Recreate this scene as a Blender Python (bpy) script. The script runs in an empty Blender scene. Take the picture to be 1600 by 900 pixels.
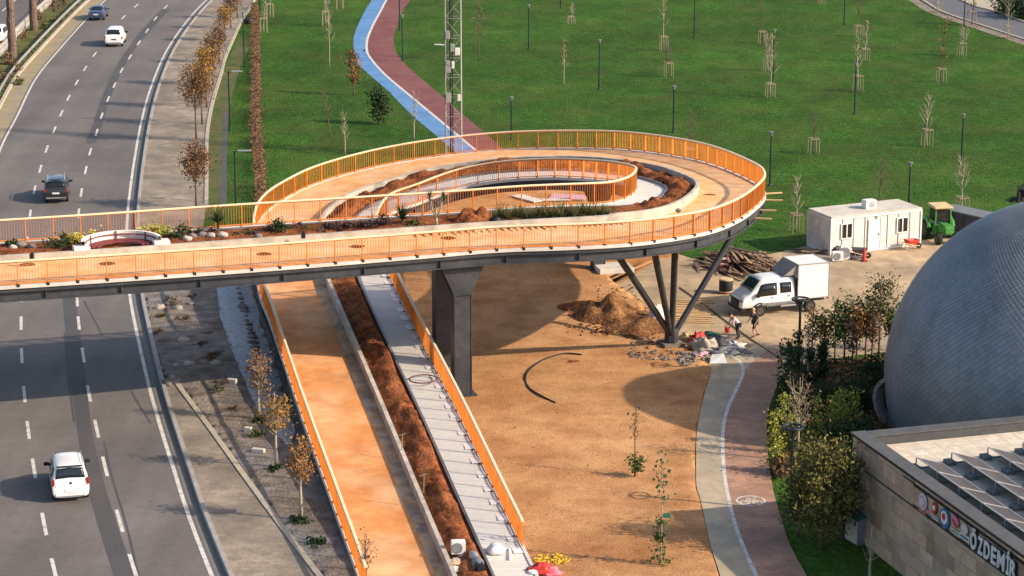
import bpy, bmesh, math, random
from mathutils import Vector, Matrix, noise
R = math.radians
C = bpy.context.scene
COL = C.collection
# ------------------------------------------------------------------ camera, sky, sun, exposure
CAM_H = 37.6; PITCH = R(14.7); FPX = 3700.0          # focal length in pixels of the 1600 px wide photo
cam_d = bpy.data.cameras.new('camera'); cam = bpy.data.objects.new('camera', cam_d); COL.objects.link(cam)
cam_d.sensor_width = 36.0; cam_d.lens = 36.0 * FPX / 1600.0
cam_d.clip_start = 1.0; cam_d.clip_end = 3000.0
cam.location = (0, 0, CAM_H); cam.rotation_euler = (math.pi/2 - PITCH, 0, 0)
C.camera = cam
SUN_EL = R(29.5); SUN_AZ = R(107.0)                  # azimuth clockwise from +Y
w = bpy.data.worlds.new('World'); C.world = w; w.use_nodes = True
nt = w.node_tree; bg = nt.nodes['Background']
sky = nt.nodes.new('ShaderNodeTexSky'); sky.sky_type = 'NISHITA'; sky.sun_disc = False
sky.sun_elevation = SUN_EL; sky.sun_rotation = SUN_AZ; sky.air_density = 1.0; sky.dust_density = 2.0; sky.ozone_density = 1.0
nt.links.new(sky.outputs[0], bg.inputs[0]); bg.inputs[1].default_value = 0.15
sd = bpy.data.lights.new('sun', 'SUN'); sun = bpy.data.objects.new('sun', sd); COL.objects.link(sun)
sd.energy = 4.2; sd.angle = R(0.6); sd.color = (1.0, 0.85, 0.67)
_sv = Vector((math.cos(SUN_EL)*math.sin(SUN_AZ), math.cos(SUN_EL)*math.cos(SUN_AZ), math.sin(SUN_EL)))
sun.rotation_euler = _sv.to_track_quat('Z', 'Y').to_euler()
C.view_settings.view_transform = 'Standard'; C.view_settings.look = 'None'
C.view_settings.exposure = 0.62; C.view_settings.gamma = 1.0

# ------------------------------------------------------------------ pixel of the photo -> point in the place
SP, CP = math.sin(PITCH), math.cos(PITCH)
def ray(u, v):
    dx = (u - 800.0)/FPX; dy = (450.0 - v)/FPX
    return Vector((dx, CP + dy*SP, -SP + dy*CP))
def P(u, v, z=0.0):
    d = ray(u, v); t = (z - CAM_H)/d.z
    return Vector((d.x*t, d.y*t, z))
def ztop(base, v):
    "height of something standing at base whose top shows at row v"
    d = ray(800, v); return CAM_H + d.z/d.y*base.y
def pxm(p):
    "pixels per metre at a point"
    return FPX/(p.y*CP + (CAM_H - p.z)*SP)

# ------------------------------------------------------------------ mesh builder
class MB:
    def __init__(s): s.v = []; s.f = []; s.uv = None; s.fm = []; s.cm = 0
    def add(s, vs, fs):
        n = len(s.v); s.v += [tuple(x) for x in vs]
        for f in fs: s.f.append(tuple(n + i for i in f)); s.fm.append(s.cm)
    def box(s, c, d, M=None):
        x, y, z = d[0]/2, d[1]/2, d[2]/2; c = Vector(c)
        vs = [Vector((sx*x, sy*y, sz*z)) for sz in (-1, 1) for sy in (-1, 1) for sx in (-1, 1)]
        if M is not None: vs = [M @ q for q in vs]
        s.add([c + q for q in vs], [(0,2,3,1),(4,5,7,6),(0,1,5,4),(2,6,7,3),(0,4,6,2),(1,3,7,5)])
    def beam(s, p, q, wd, ht, up=Vector((0,0,1))):
        p, q = Vector(p), Vector(q); d = (q-p)
        if d.length < 1e-6: return
        d.normalize(); sd_ = d.cross(up)
        if sd_.length < 1e-4: sd_ = d.cross(Vector((1,0,0)))
        sd_.normalize(); u = sd_.cross(d)
        a, b = sd_*wd/2, u*ht/2
        vs = [p-a-b, p+a-b, p+a+b, p-a+b, q-a-b, q+a-b, q+a+b, q-a+b]
        s.add(vs, [(0,1,2,3)[::-1],(4,5,6,7)[::-1][::-1],(0,1,5,4),(1,2,6,5),(2,3,7,6),(3,0,4,7)])
    def tube(s, pts, rad, n=6, cap=True):
        pts = [Vector(p) for p in pts]; m = len(pts)
        if not hasattr(rad, '__len__'): rad = [rad]*m
        base = len(s.v); ref = None
        for i, p in enumerate(pts):
            t = (pts[min(i+1, m-1)] - pts[max(i-1, 0)])
            if t.length < 1e-9: t = Vector((0,0,1))
            t.normalize()
            if ref is None:
                ref = Vector((1,0,0)) if abs(t.x) < .8 else Vector((0,1,0))
            a = t.cross(ref)
            if a.length < 1e-4: a = t.cross(Vector((0,1,.3)))
            a.normalize(); b = a.cross(t); ref = b if abs(b.dot(t)) < .9 else ref
            b = t.cross(a)
            for k in range(n):
                an = 2*math.pi*k/n
                s.v.append(tuple(p + (a*math.cos(an) + b*math.sin(an))*rad[i]))
            ref = a.cross(t) if False else ref
        for i in range(m-1):
            for k in range(n):
                k2 = (k+1) % n
                s.f.append((base+i*n+k, base+i*n+k2, base+(i+1)*n+k2, base+(i+1)*n+k)); s.fm.append(s.cm)
        if cap and n > 2:
            s.f.append(tuple(base+k for k in range(n))[::-1]); s.fm.append(s.cm)
            s.f.append(tuple(base+(m-1)*n+k for k in range(n))); s.fm.append(s.cm)
    def prism(s, poly, z0, z1):
        n = len(poly)
        vs = [(p[0], p[1], z0) for p in poly] + [(p[0], p[1], z1) for p in poly]
        fs = [tuple(range(n))[::-1], tuple(range(n, 2*n))] + [(i, (i+1) % n, n+(i+1) % n, n+i) for i in range(n)]
        s.add(vs, fs)
    def lathe(s, prof, n=20, c=(0,0,0), M=None):
        c = Vector(c); base = len(s.v); m = len(prof)
        for r, z in prof:
            for k in range(n):
                an = 2*math.pi*k/n; q = Vector((r*math.cos(an), r*math.sin(an), z))
                if M is not None: q = M @ q
                s.v.append(tuple(c+q))
        for i in range(m-1):
            for k in range(n):
                k2 = (k+1) % n
                s.f.append((base+i*n+k, base+i*n+k2, base+(i+1)*n+k2, base+(i+1)*n+k)); s.fm.append(s.cm)
        s.f.append(tuple(base+k for k in range(n))[::-1]); s.fm.append(s.cm)
        s.f.append(tuple(base+(m-1)*n+k for k in range(n))); s.fm.append(s.cm)
    def blob(s, c, d, seed=0, amp=.18, fr=1.3, nu=16, nv=9, flat=None, M=None):
        "lumpy closed body, d = half sizes; flat: cut everything below that height share"
        c = Vector(c); base = len(s.v); off = Vector((seed*7.31, seed*3.17, seed*1.93))
        rows = []
        for i in range(nv+1):
            th = math.pi*i/nv
            row = []
            for k in range(nu):
                ph = 2*math.pi*k/nu
                q = Vector((math.sin(th)*math.cos(ph), math.sin(th)*math.sin(ph), math.cos(th)))
                r = 1 + amp*noise.noise(q*fr + off) + amp*.5*noise.noise(q*fr*2.7 + off)
                q = q*r
                if flat is not None and q.z < flat: q.z = flat
                q = Vector((q.x*d[0], q.y*d[1], q.z*d[2]))
                if M is not None: q = M @ q
                row.append(c+q)
            rows.append(row)
        for row in rows: s.v += [tuple(x) for x in row]
        for i in range(nv):
            for k in range(nu):
                k2 = (k+1) % nu
                s.f.append((base+i*nu+k, base+(i+1)*nu+k, base+(i+1)*nu+k2, base+i*nu+k2)); s.fm.append(s.cm)
    def leaf(s, c, n, sz, rng, asp=.6):
        n = Vector(n)
        if n.length < 1e-5: n = Vector((0,0,1))
        n.normalize(); a = n.cross(Vector((rng.uniform(-1,1), rng.uniform(-1,1), rng.uniform(-1,1))))
        if a.length < 1e-3: a = n.orthogonal()
        a.normalize(); b = n.cross(a); c = Vector(c)
        a *= sz; b *= sz*asp
        s.add([c-a, c-b*.9+n*sz*.12, c+a, c+b*.9+n*sz*.12], [(0,1,2,3)])
    def build(s, name, mat, parent=None, local=False, smooth=False, org=None):
        me = bpy.data.meshes.new(name)
        o3 = Vector((0,0,0))
        if parent is not None and not local:
            q = parent
            while q is not None: o3 += q.location; q = q.parent
        elif org is not None: o3 = Vector(org)
        me.from_pydata([tuple(Vector(x)-o3) for x in s.v], [], s.f)
        mats = mat if isinstance(mat, (list, tuple)) else [mat]
        for m in mats: me.materials.append(m)
        if len(mats) > 1:
            me.polygons.foreach_set('material_index', s.fm)
        if s.uv:
            l = me.uv_layers.new(name='UVMap')
            for i, lp in enumerate(me.loops): l.data[i].uv = s.uv[lp.vertex_index]
        if smooth:
            me.polygons.foreach_set('use_smooth', [True]*len(me.polygons))
        me.update()
        if smooth and smooth is not True:
            try: me.set_sharp_from_angle(angle=R(smooth))
            except Exception: pass
        o = bpy.data.objects.new(name, me); COL.objects.link(o)
        if parent is not None: o.parent = parent
        elif org is not None: o.location = Vector(org)
        return o
def fixnormals(o):
    bm = bmesh.new(); bm.from_mesh(o.data); bmesh.ops.recalc_face_normals(bm, faces=bm.faces); bm.to_mesh(o.data); bm.free(); return o
def bevel(o, wd=.03, seg=2):
    bm = bmesh.new(); bm.from_mesh(o.data)
    bmesh.ops.remove_doubles(bm, verts=bm.verts, dist=1e-5)
    bmesh.ops.recalc_face_normals(bm, faces=bm.faces)
    es = [e for e in bm.edges if len(e.link_faces) == 2 and e.calc_face_angle(0) > .5]
    bmesh.ops.bevel(bm, geom=es, offset=wd, segments=seg, affect='EDGES', clamp_overlap=True)
    bm.to_mesh(o.data); bm.free(); return o
def tag(o, label, cat, group=None, kind=None):
    o['label'] = label; o['category'] = cat
    if group: o['group'] = group
    if kind: o['kind'] = kind
    return o
def struct(o, kind='structure', label=None):
    o['kind'] = kind
    if label: o['label'] = label
    return o
def thing(name, label, cat, loc, rz=0.0, group=None):
    o = bpy.data.objects.new(name, None); COL.objects.link(o); o.empty_display_size = .3
    o.location = loc; o.rotation_euler = (0, 0, rz)
    return tag(o, label, cat, group)
def dup(root, loc, rz, label, group=None):
    def cp(o, par):
        c = o.copy(); COL.objects.link(c); c.parent = par
        for ch in [x for x in bpy.data.objects if x.parent == o]: cp(ch, c)
        return c
    r = cp(root, None); r.location = loc; r.rotation_euler = (0, 0, rz); r['label'] = label
    if group: r['group'] = group
    return r

# ------------------------------------------------------------------ materials
def _n(t, k, x=0, y=0): n = t.nodes.new(k); n.location = (x, y); return n
MATS = {}
def mat(name, c1, c2=None, scale=1.0, rough=.8, metal=0.0, bump=0.0, bscale=None, big=None, bigscale=.05, bigamt=.5,
        spec=.3, detail=6, lo=.35, hi=.65, island=None, coat=0.0, bdist=.05, uv=False, stretch=None):
    m = bpy.data.materials.new(name); m.use_nodes = True; t = m.node_tree; b = t.nodes['Principled BSDF']
    b.inputs['Roughness'].default_value = rough; b.inputs['Metallic'].default_value = metal
    b.inputs['Specular IOR Level'].default_value = spec
    if coat: b.inputs['Coat Weight'].default_value = coat; b.inputs['Coat Roughness'].default_value = .08
    co = _n(t, 'ShaderNodeTexCoord'); src = co.outputs['UV' if uv else 'Object']
    if stretch:
        mp = _n(t, 'ShaderNodeMapping'); mp.inputs['Scale'].default_value = stretch; t.links.new(src, mp.inputs[0]); src = mp.outputs[0]
    col = None
    if c2 is None: c2 = tuple(x*.85 for x in c1)
    nz = _n(t, 'ShaderNodeTexNoise'); nz.inputs['Scale'].default_value = scale; nz.inputs['Detail'].default_value = detail
    nz.inputs['Roughness'].default_value = .62
    t.links.new(src, nz.inputs['Vector'])
    rp = _n(t, 'ShaderNodeValToRGB'); rp.color_ramp.elements[0].position = lo; rp.color_ramp.elements[1].position = hi
    rp.color_ramp.elements[0].color = (*c1, 1); rp.color_ramp.elements[1].color = (*c2, 1)
    t.links.new(nz.outputs[0], rp.inputs[0]); col = rp.outputs[0]
    if island:
        g = _n(t, 'ShaderNodeNewGeometry'); r2 = _n(t, 'ShaderNodeValToRGB'); el = r2.color_ramp.elements
        while len(el) < len(island): el.new(.5)
        for i, c in enumerate(island): el[i].position = i/(len(island)-1); el[i].color = (*c, 1)
        t.links.new(g.outputs['Random Per Island'], r2.inputs[0])
        col = r2.outputs[0]
    if big:
        n2 = _n(t, 'ShaderNodeTexNoise'); n2.inputs['Scale'].default_value = bigscale; n2.inputs['Detail'].default_value = 5
        n2.inputs['Roughness'].default_value = .6
        t.links.new(src, n2.inputs['Vector'])
        r3 = _n(t, 'ShaderNodeValToRGB'); r3.color_ramp.elements[0].position = .42; r3.color_ramp.elements[1].position = .68
        r3.color_ramp.elements[0].color = (0,0,0,1); r3.color_ramp.elements[1].color = (bigamt,)*3+(1,)
        t.links.new(n2.outputs[0], r3.inputs[0])
        mx = _n(t, 'ShaderNodeMix'); mx.data_type = 'RGBA'; mx.inputs[7].default_value = (*big, 1)
        t.links.new(r3.outputs[0], mx.inputs[0]); t.links.new(col, mx.inputs[6]); col = mx.outputs[2]
    t.links.new(col, b.inputs['Base Color'])
    if bump:
        n3 = _n(t, 'ShaderNodeTexNoise'); n3.inputs['Scale'].default_value = bscale or scale*4; n3.inputs['Detail'].default_value = 4
        t.links.new(src, n3.inputs['Vector'])
        bp = _n(t, 'ShaderNodeBump'); bp.inputs['Strength'].default_value = bump; bp.inputs['Distance'].default_value = bdist
        t.links.new(n3.outputs[0], bp.inputs['Height']); t.links.new(bp.outputs[0], b.inputs['Normal'])
    MATS[name] = m; return m
def brickmat(name, c1, c2, mortar, bw, bh, msize=.02, rough=.85, uv=False, offset=.5, rot=None, bump=.0, big=None, bigscale=.2, bigamt=.5):
    m = bpy.data.materials.new(name); m.use_nodes = True; t = m.node_tree; b = t.nodes['Principled BSDF']
    b.inputs['Roughness'].default_value = rough; b.inputs['Specular IOR Level'].default_value = .25
    co = _n(t, 'ShaderNodeTexCoord'); src = co.outputs['UV' if uv else 'Object']
    if rot is not None:
        mp = _n(t, 'ShaderNodeMapping'); mp.inputs['Rotation'].default_value = rot; t.links.new(src, mp.inputs[0]); src = mp.outputs[0]
    br = _n(t, 'ShaderNodeTexBrick'); br.inputs['Scale'].default_value = 1.0
    br.inputs['Color1'].default_value = (*c1, 1); br.inputs['Color2'].default_value = (*c2, 1); br.inputs['Mortar'].default_value = (*mortar, 1)
    br.inputs['Brick Width'].default_value = bw; br.inputs['Row Height'].default_value = bh; br.inputs['Mortar Size'].default_value = msize
    br.offset = offset
    t.links.new(src, br.inputs['Vector']); col = br.outputs[0]
    nz = _n(t, 'ShaderNodeTexNoise'); nz.inputs['Scale'].default_value = 1.7; nz.inputs['Detail'].default_value = 8; nz.inputs['Roughness'].default_value = .7
    t.links.new(src, nz.inputs['Vector'])
    rp = _n(t, 'ShaderNodeMapRange'); rp.inputs[1].default_value = .3; rp.inputs[2].default_value = .7; rp.inputs[3].default_value = .72; rp.inputs[4].default_value = 1.2
    t.links.new(nz.outputs[0], rp.inputs[0])
    mx = _n(t, 'ShaderNodeMix'); mx.data_type = 'RGBA'; mx.blend_type = 'MULTIPLY'; mx.inputs[0].default_value = 1
    t.links.new(col, mx.inputs[6]); t.links.new(rp.outputs[0], mx.inputs[7]); col = mx.outputs[2]
    if big:
        n2 = _n(t, 'ShaderNodeTexNoise'); n2.inputs['Scale'].default_value = bigscale; n2.inputs['Detail'].default_value = 6
        t.links.new(src, n2.inputs['Vector'])
        r3 = _n(t, 'ShaderNodeMapRange'); r3.inputs[1].default_value = .42; r3.inputs[2].default_value = .65; r3.inputs[4].default_value = bigamt
        t.links.new(n2.outputs[0], r3.inputs[0])
        m2 = _n(t, 'ShaderNodeMix'); m2.data_type = 'RGBA'; m2.inputs[7].default_value = (*big, 1)
        t.links.new(r3.outputs[0], m2.inputs[0]); t.links.new(col, m2.inputs[6]); col = m2.outputs[2]
    t.links.new(col, b.inputs['Base Color'])
    if bump:
        bp = _n(t, 'ShaderNodeBump'); bp.inputs['Strength'].default_value = bump; bp.inputs['Distance'].default_value = .02
        t.links.new(nz.outputs[0], bp.inputs['Height']); t.links.new(bp.outputs[0], b.inputs['Normal'])
    MATS[name] = m; return m
M = {}
M['lawn'] = mat('lawn', (.024,.088,.007), (.062,.142,.017), 1.5, .95, bump=1, bscale=6, big=(.090,.108,.024), bigscale=.16, bigamt=.6, spec=.1, detail=11, lo=.36, hi=.64, bdist=.25)
M['verge'] = mat('verge', (.045,.085,.018), (.10,.11,.04), 1.3, .95, bump=.9, bscale=8, big=(.16,.12,.07), bigscale=.35, bigamt=.7, spec=.1, detail=8, bdist=.1)
M['median'] = mat('median', (.10,.11,.035), (.17,.14,.06), 1.1, .95, bump=1, bscale=6, big=(.05,.085,.02), bigscale=.3, bigamt=.8, spec=.1, detail=8, bdist=.15)
M['asphalt'] = mat('asphalt', (.130,.115,.105), (.158,.139,.126), 7, .85, bump=.25, bscale=40, big=(.108,.098,.093), bigscale=.09, bigamt=.8, spec=.3, detail=8, bdist=.01)
M['asphalt_patch'] = mat('asphalt_patch', (.062,.058,.060), (.082,.076,.076), 6, .8, bigscale=.3, big=(.095,.088,.084), bigamt=.5)
M['asphalt_dark'] = mat('asphalt_dark', (.10,.10,.11), (.13,.13,.14), 4, .85)
M['dusty_shoulder'] = mat('dusty_shoulder', (.22,.18,.13), (.28,.23,.15), 1.2, .9, big=(.36,.27,.12), bigscale=.5, bigamt=.6)
M['paint'] = mat('road_paint', (.62,.58,.52), (.50,.47,.42), 3.0, .7, big=(.30,.28,.26), bigscale=1.6, bigamt=.45)
M['kerb'] = mat('kerb_stone', (.40,.35,.28), (.30,.26,.21), 1.5, .85, big=(.5,.40,.22), bigscale=.6, bigamt=.5)
M['kerb_grey'] = mat('kerb_grey', (.34,.32,.30), (.26,.24,.22), 1.5, .85)
M['gutter'] = mat('gutter', (.20,.18,.16), (.15,.14,.125), 1.3, .9)
M['paver'] = brickmat('pavers', (.315,.255,.19), (.27,.22,.165), (.21,.17,.13), .62, .31, .016, big=(.17,.14,.115), bigscale=.30, bigamt=.85)
M['yard'] = mat('yard', (.52,.375,.225), (.42,.30,.18), .7, .95, bump=.3, bscale=9, big=(.30,.235,.17), bigscale=.16, bigamt=.8, detail=9, bdist=.03)
M['mulch'] = mat('mulch', (.62,.350,.165), (.44,.238,.108), 5.5, .98, bump=.8, bscale=17, big=(.42,.185,.080), bigscale=.22, bigamt=.55, spec=.05, detail=10, lo=.25, hi=.75, bdist=.06)
M['dirt'] = mat('dirt', (.285,.225,.17), (.18,.14,.11), 1.7, .97, bump=.8, bscale=6, big=(.25,.235,.22), bigscale=.25, bigamt=.7, spec=.05, detail=9, bdist=.12)
M['gravel'] = mat('gravel', (.54,.53,.52), (.35,.35,.35), 3.5, .95, bump=1, bscale=9, spec=.1, detail=9, bdist=.1)
M['soil'] = mat('soil', (.30,.098,.038), (.11,.038,.018), 1.7, .98, bump=.7, bscale=7, big=(.32,.125,.052), bigscale=.4, bigamt=.6, spec=.04, detail=10, bdist=.12)
M['soil_heap'] = mat('soil_heap', (.25,.115,.052), (.12,.055,.028), 1.6, .98, bump=1, bscale=5, big=(.40,.21,.09), bigscale=.5, bigamt=.6, spec=.04, detail=10, bdist=.15)
M['orange_lane'] = mat('orange_lane', (.69,.305,.110), (.60,.25,.085), .55, .85, bump=.12, bscale=14, big=(.70,.44,.24), bigscale=.33, bigamt=.75, spec=.2, detail=10, bdist=.01)
M['peach_lane'] = mat('peach_lane', (.78,.44,.205), (.70,.36,.145), .6, .85, bump=.1, bscale=14, big=(.68,.48,.31), bigscale=.35, bigamt=.7, spec=.2, detail=10, bdist=.01)
M['lane_dust'] = mat('lane_dust', (.42,.31,.22), (.60,.34,.16), 1.3, .9, detail=11, lo=.40, hi=.66)
M['grey_lane'] = None
M['concrete'] = mat('concrete', (.52,.46,.38), (.43,.38,.31), 1.4, .85, bump=.15, bscale=20, big=(.36,.32,.27), bigscale=.5, bigamt=.5)
M['concrete_white'] = mat('concrete_white', (.66,.60,.53), (.55,.50,.44), 1.2, .8, big=(.40,.36,.32), bigscale=.6, bigamt=.4)
M['plaster'] = mat('white_plaster', (.78,.72,.66), (.68,.62,.56), .8, .7)
M['steel'] = mat('dark_steel', (.036,.039,.046), (.050,.052,.060), 1.2, .55, metal=.15, spec=.35, big=(.09,.088,.09), bigscale=.4, bigamt=.5)
M['steel_light'] = mat('grey_steel', (.15,.155,.165), (.20,.20,.21), 1.5, .5, metal=.3, spec=.4, big=(.10,.10,.11), bigscale=.8, bigamt=.5)
M['rail'] = mat('orange_paint', (.74,.225,.030), (.66,.195,.026), 1.2, .45, spec=.4)
M['handrail'] = mat('cream_handrail', (.80,.62,.40), (.74,.56,.35), 2, .45)
M['galv'] = mat('galvanised', (.42,.42,.41), (.34,.34,.34), 4, .5, metal=.5)
M['mast_paint'] = mat('mast_paint', (.40,.39,.38), (.30,.29,.28), 3, .5, metal=.2)
M['pole'] = mat('pole_green_black', (.012,.022,.022), (.02,.03,.03), 3, .45)
M['black'] = mat('black_plastic', (.014,.014,.016), (.022,.022,.024), 4, .5)
M['rubber'] = mat('tyre_rubber', (.016,.015,.015), (.028,.026,.025), 6, .85)
M['white'] = mat('white_paint', (.78,.76,.73), (.72,.70,.67), 1, .45)
M['carwhite'] = mat('white_car_paint', (.80,.79,.77), (.77,.76,.74), .5, .28, spec=.5, coat=.6)
M['carblack'] = mat('black_car_paint', (.016,.013,.014), (.022,.018,.018), .5, .22, spec=.5, coat=.8)
M['carblue'] = mat('blue_car_paint', (.030,.042,.095), (.036,.05,.11), .5, .22, spec=.5, coat=.8)
M['glass'] = mat('dark_glass', (.010,.013,.015), (.014,.018,.02), 1, .06, spec=.6)
M['glass_teal'] = mat('windscreen_glass', (.018,.045,.045), (.02,.055,.052), 1, .06, spec=.6)
M['red_lens'] = mat('red_lens', (.45,.018,.018), (.35,.012,.014), 3, .25, spec=.5)
M['clear_lens'] = mat('clear_lens', (.12,.12,.13), (.25,.25,.26), 9, .15, spec=.6)
M['plate'] = mat('plate_white', (.72,.72,.72), (.6,.6,.6), 20, .4)
M['alloy'] = mat('wheel_alloy', (.16,.155,.15), (.10,.10,.10), 4, .35, metal=.7)
M['wood'] = mat('weathered_wood', (.30,.20,.135), (.19,.125,.09), 1.4, .9, island=[(.34,.23,.15),(.20,.135,.10),(.40,.28,.17),(.15,.10,.08),(.29,.17,.11)], spec=.1)
M['wood_new'] = mat('fresh_wood', (.62,.42,.22), (.52,.34,.17), 2, .85)
M['stake'] = mat('stake_wood', (.30,.25,.165), (.22,.185,.12), 3, .9)
M['bark'] = mat('bark', (.16,.115,.085), (.10,.07,.055), 6, .95, bump=.5, bscale=20)
M['bark_pale'] = mat('pale_bark', (.40,.33,.25), (.29,.235,.18), 5, .95)
M['palm_bark'] = mat('palm_bark', (.20,.13,.095), (.085,.055,.045), 5, .95, bump=1, bscale=6, bdist=.1)
def leafm(k, cols): M[k] = mat('leaves_'+k, cols[0], island=cols, rough=.75, spec=.15)
leafm('autumn_brown', [(.15,.075,.040),(.21,.095,.04),(.11,.06,.035),(.25,.13,.045),(.09,.07,.04)])
leafm('autumn_gold', [(.30,.165,.035),(.24,.12,.03),(.34,.20,.045),(.20,.10,.03),(.27,.17,.05)])
leafm('autumn_orange', [(.29,.125,.035),(.22,.095,.03),(.33,.16,.045),(.16,.075,.03),(.26,.15,.05)])
leafm('yellowgreen', [(.105,.115,.03),(.16,.145,.038),(.06,.08,.022),(.21,.17,.05),(.045,.065,.018),(.17,.10,.04)])
leafm('olive', [(.065,.08,.025),(.09,.10,.03),(.04,.058,.018),(.12,.115,.04),(.16,.13,.05)])
leafm('darkgreen', [(.022,.045,.016),(.035,.065,.022),(.016,.035,.014),(.05,.08,.03)])
leafm('midgreen', [(.045,.085,.02),(.07,.11,.03),(.03,.06,.018),(.10,.13,.04)])
leafm('lime', [(.32,.33,.05),(.24,.27,.045),(.38,.36,.07),(.15,.19,.03)])
leafm('gold', [(.50,.40,.05),(.42,.34,.045),(.30,.28,.04),(.55,.46,.10)])
leafm('purple', [(.07,.035,.045),(.10,.05,.05),(.045,.03,.035),(.09,.065,.05)])
leafm('reed', [(.10,.12,.045),(.15,.15,.06),(.07,.09,.035),(.20,.17,.08)])
leafm('drybrown', [(.16,.085,.05),(.21,.115,.06),(.11,.065,.045),(.13,.10,.05)])
M['blue_path'] = mat('blue_path', (.10,.235,.44), (.085,.205,.40), 2, .85, big=(.15,.26,.42), bigscale=.4, bigamt=.5)
M['red_path'] = mat('red_path', (.185,.060,.058), (.155,.050,.050), 2, .9, big=(.22,.10,.08), bigscale=.25, bigamt=.5)
M['grey_path'] = mat('grey_path', (.46,.365,.245), (.38,.305,.21), 1.8, .9, big=(.38,.32,.23), bigscale=.3, bigamt=.5)
M['brick_path'] = brickmat('brick_path', (.46,.255,.165), (.40,.215,.145), (.28,.17,.115), .4, .2, .018, big=(.30,.19,.13), bigscale=.35, bigamt=.6)
M['tile_roof'] = brickmat('roof_tiles', (.62,.54,.42), (.58,.50,.39), (.42,.36,.28), .8, .8, .025, offset=0, big=(.5,.43,.34), bigscale=.5, bigamt=.4)
M['travertine'] = brickmat('travertine', (.64,.45,.30), (.30,.20,.135), (.17,.12,.085), 1.25, .62, .012, uv=True, bump=.3, big=(.46,.37,.28), bigscale=.6, bigamt=.7)
M['parapet'] = mat('parapet_cap', (.085,.083,.082), (.115,.11,.108), 2, .6, metal=.2)
M['anthracite'] = mat('anthracite', (.05,.05,.053), (.07,.07,.072), 3, .6)
M['dome_tile'] = mat('dome_tile', (.18,.20,.22), (.20,.22,.24), 1.5, .50, metal=.15, spec=.4, island=[(.165,.185,.205),(.185,.205,.225),(.205,.225,.245),(.175,.195,.215),(.215,.23,.245)])
M['solar'] = mat('solar_cell', (.085,.075,.080), (.10,.09,.095), 5, .3, spec=.5)
M['alu'] = mat('aluminium', (.62,.58,.53), (.52,.49,.45), 3, .4, metal=.4)
M['ballast'] = mat('ballast', (.12,.12,.125), (.17,.17,.17), 3, .8)
M['container'] = mat('container_panel', (.70,.66,.60), (.62,.58,.53), .7, .6, big=(.55,.50,.45), bigscale=.7, bigamt=.4)
M['container_roof'] = mat('container_roof', (.60,.55,.46), (.48,.43,.36), 1.2, .8, big=(.38,.33,.27), bigscale=.7, bigamt=.6)
M['red_plastic'] = mat('red_plastic', (.55,.045,.035), (.45,.035,.03), 3, .5)
M['pink_plastic'] = mat('pink_plastic', (.72,.20,.26), (.62,.14,.2), 2, .5)
M['yellow_plastic'] = mat('yellow_plastic', (.75,.50,.03), (.60,.38,.02), 6, .5)
M['tarp_white'] = mat('white_tarp', (.66,.63,.58), (.55,.52,.48), 3, .6)
M['tarp_grey'] = mat('grey_tarp', (.22,.22,.23), (.14,.14,.15), 3, .6)
M['tarp_dark'] = mat('dark_tarp', (.05,.045,.055), (.08,.07,.085), 3, .6)
M['tarp_beige'] = mat('beige_tarp', (.48,.40,.32), (.38,.31,.25), 2.5, .7)
M['green_paint'] = mat('green_paint', (.05,.26,.045), (.07,.22,.045), 2, .45)
M['green_roof'] = mat('green_roof', (.02,.12,.075), (.03,.10,.065), 2, .6)
M['tan_roof'] = mat('tan_roof', (.62,.46,.25), (.52,.38,.2), 2, .7)
M['maroon'] = mat('maroon_slats', (.22,.045,.045), (.17,.035,.036), 3, .6)
M['rock'] = mat('rock', (.24,.21,.19), (.12,.105,.10), 3, .9, bump=.8, bscale=9)
M['rock_pale'] = mat('pale_rock', (.48,.42,.37), (.34,.29,.26), 3, .9, bump=.8, bscale=9)
M['skin'] = mat('skin', (.50,.28,.19), (.45,.25,.17), 8, .6)
M['hair'] = mat('hair', (.02,.014,.011), (.03,.02,.016), 20, .7)
M['cloth_white'] = mat('white_cloth', (.66,.55,.56), (.58,.47,.50), 9, .9)
M['cloth_pink'] = mat('pink_cloth', (.55,.33,.38), (.48,.28,.33), 9, .9)
M['cloth_dark'] = mat('dark_cloth', (.030,.032,.036), (.045,.045,.05), 9, .9)
M['cloth_olive'] = mat('olive_cloth', (.045,.05,.042), (.06,.062,.05), 9, .9)
M['blue_paint'] = mat('blue_enamel', (.05,.14,.28), (.06,.16,.32), 3, .5)
M['letter'] = mat('letter_white', (.72,.70,.68), (.66,.64,.62), 4, .5)
M['hose'] = mat('black_hose', (.018,.017,.017), (.03,.028,.026), 4, .6)
M['maroon_hose'] = mat('maroon_hose', (.19,.07,.06), (.15,.06,.05), 4, .6)
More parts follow.
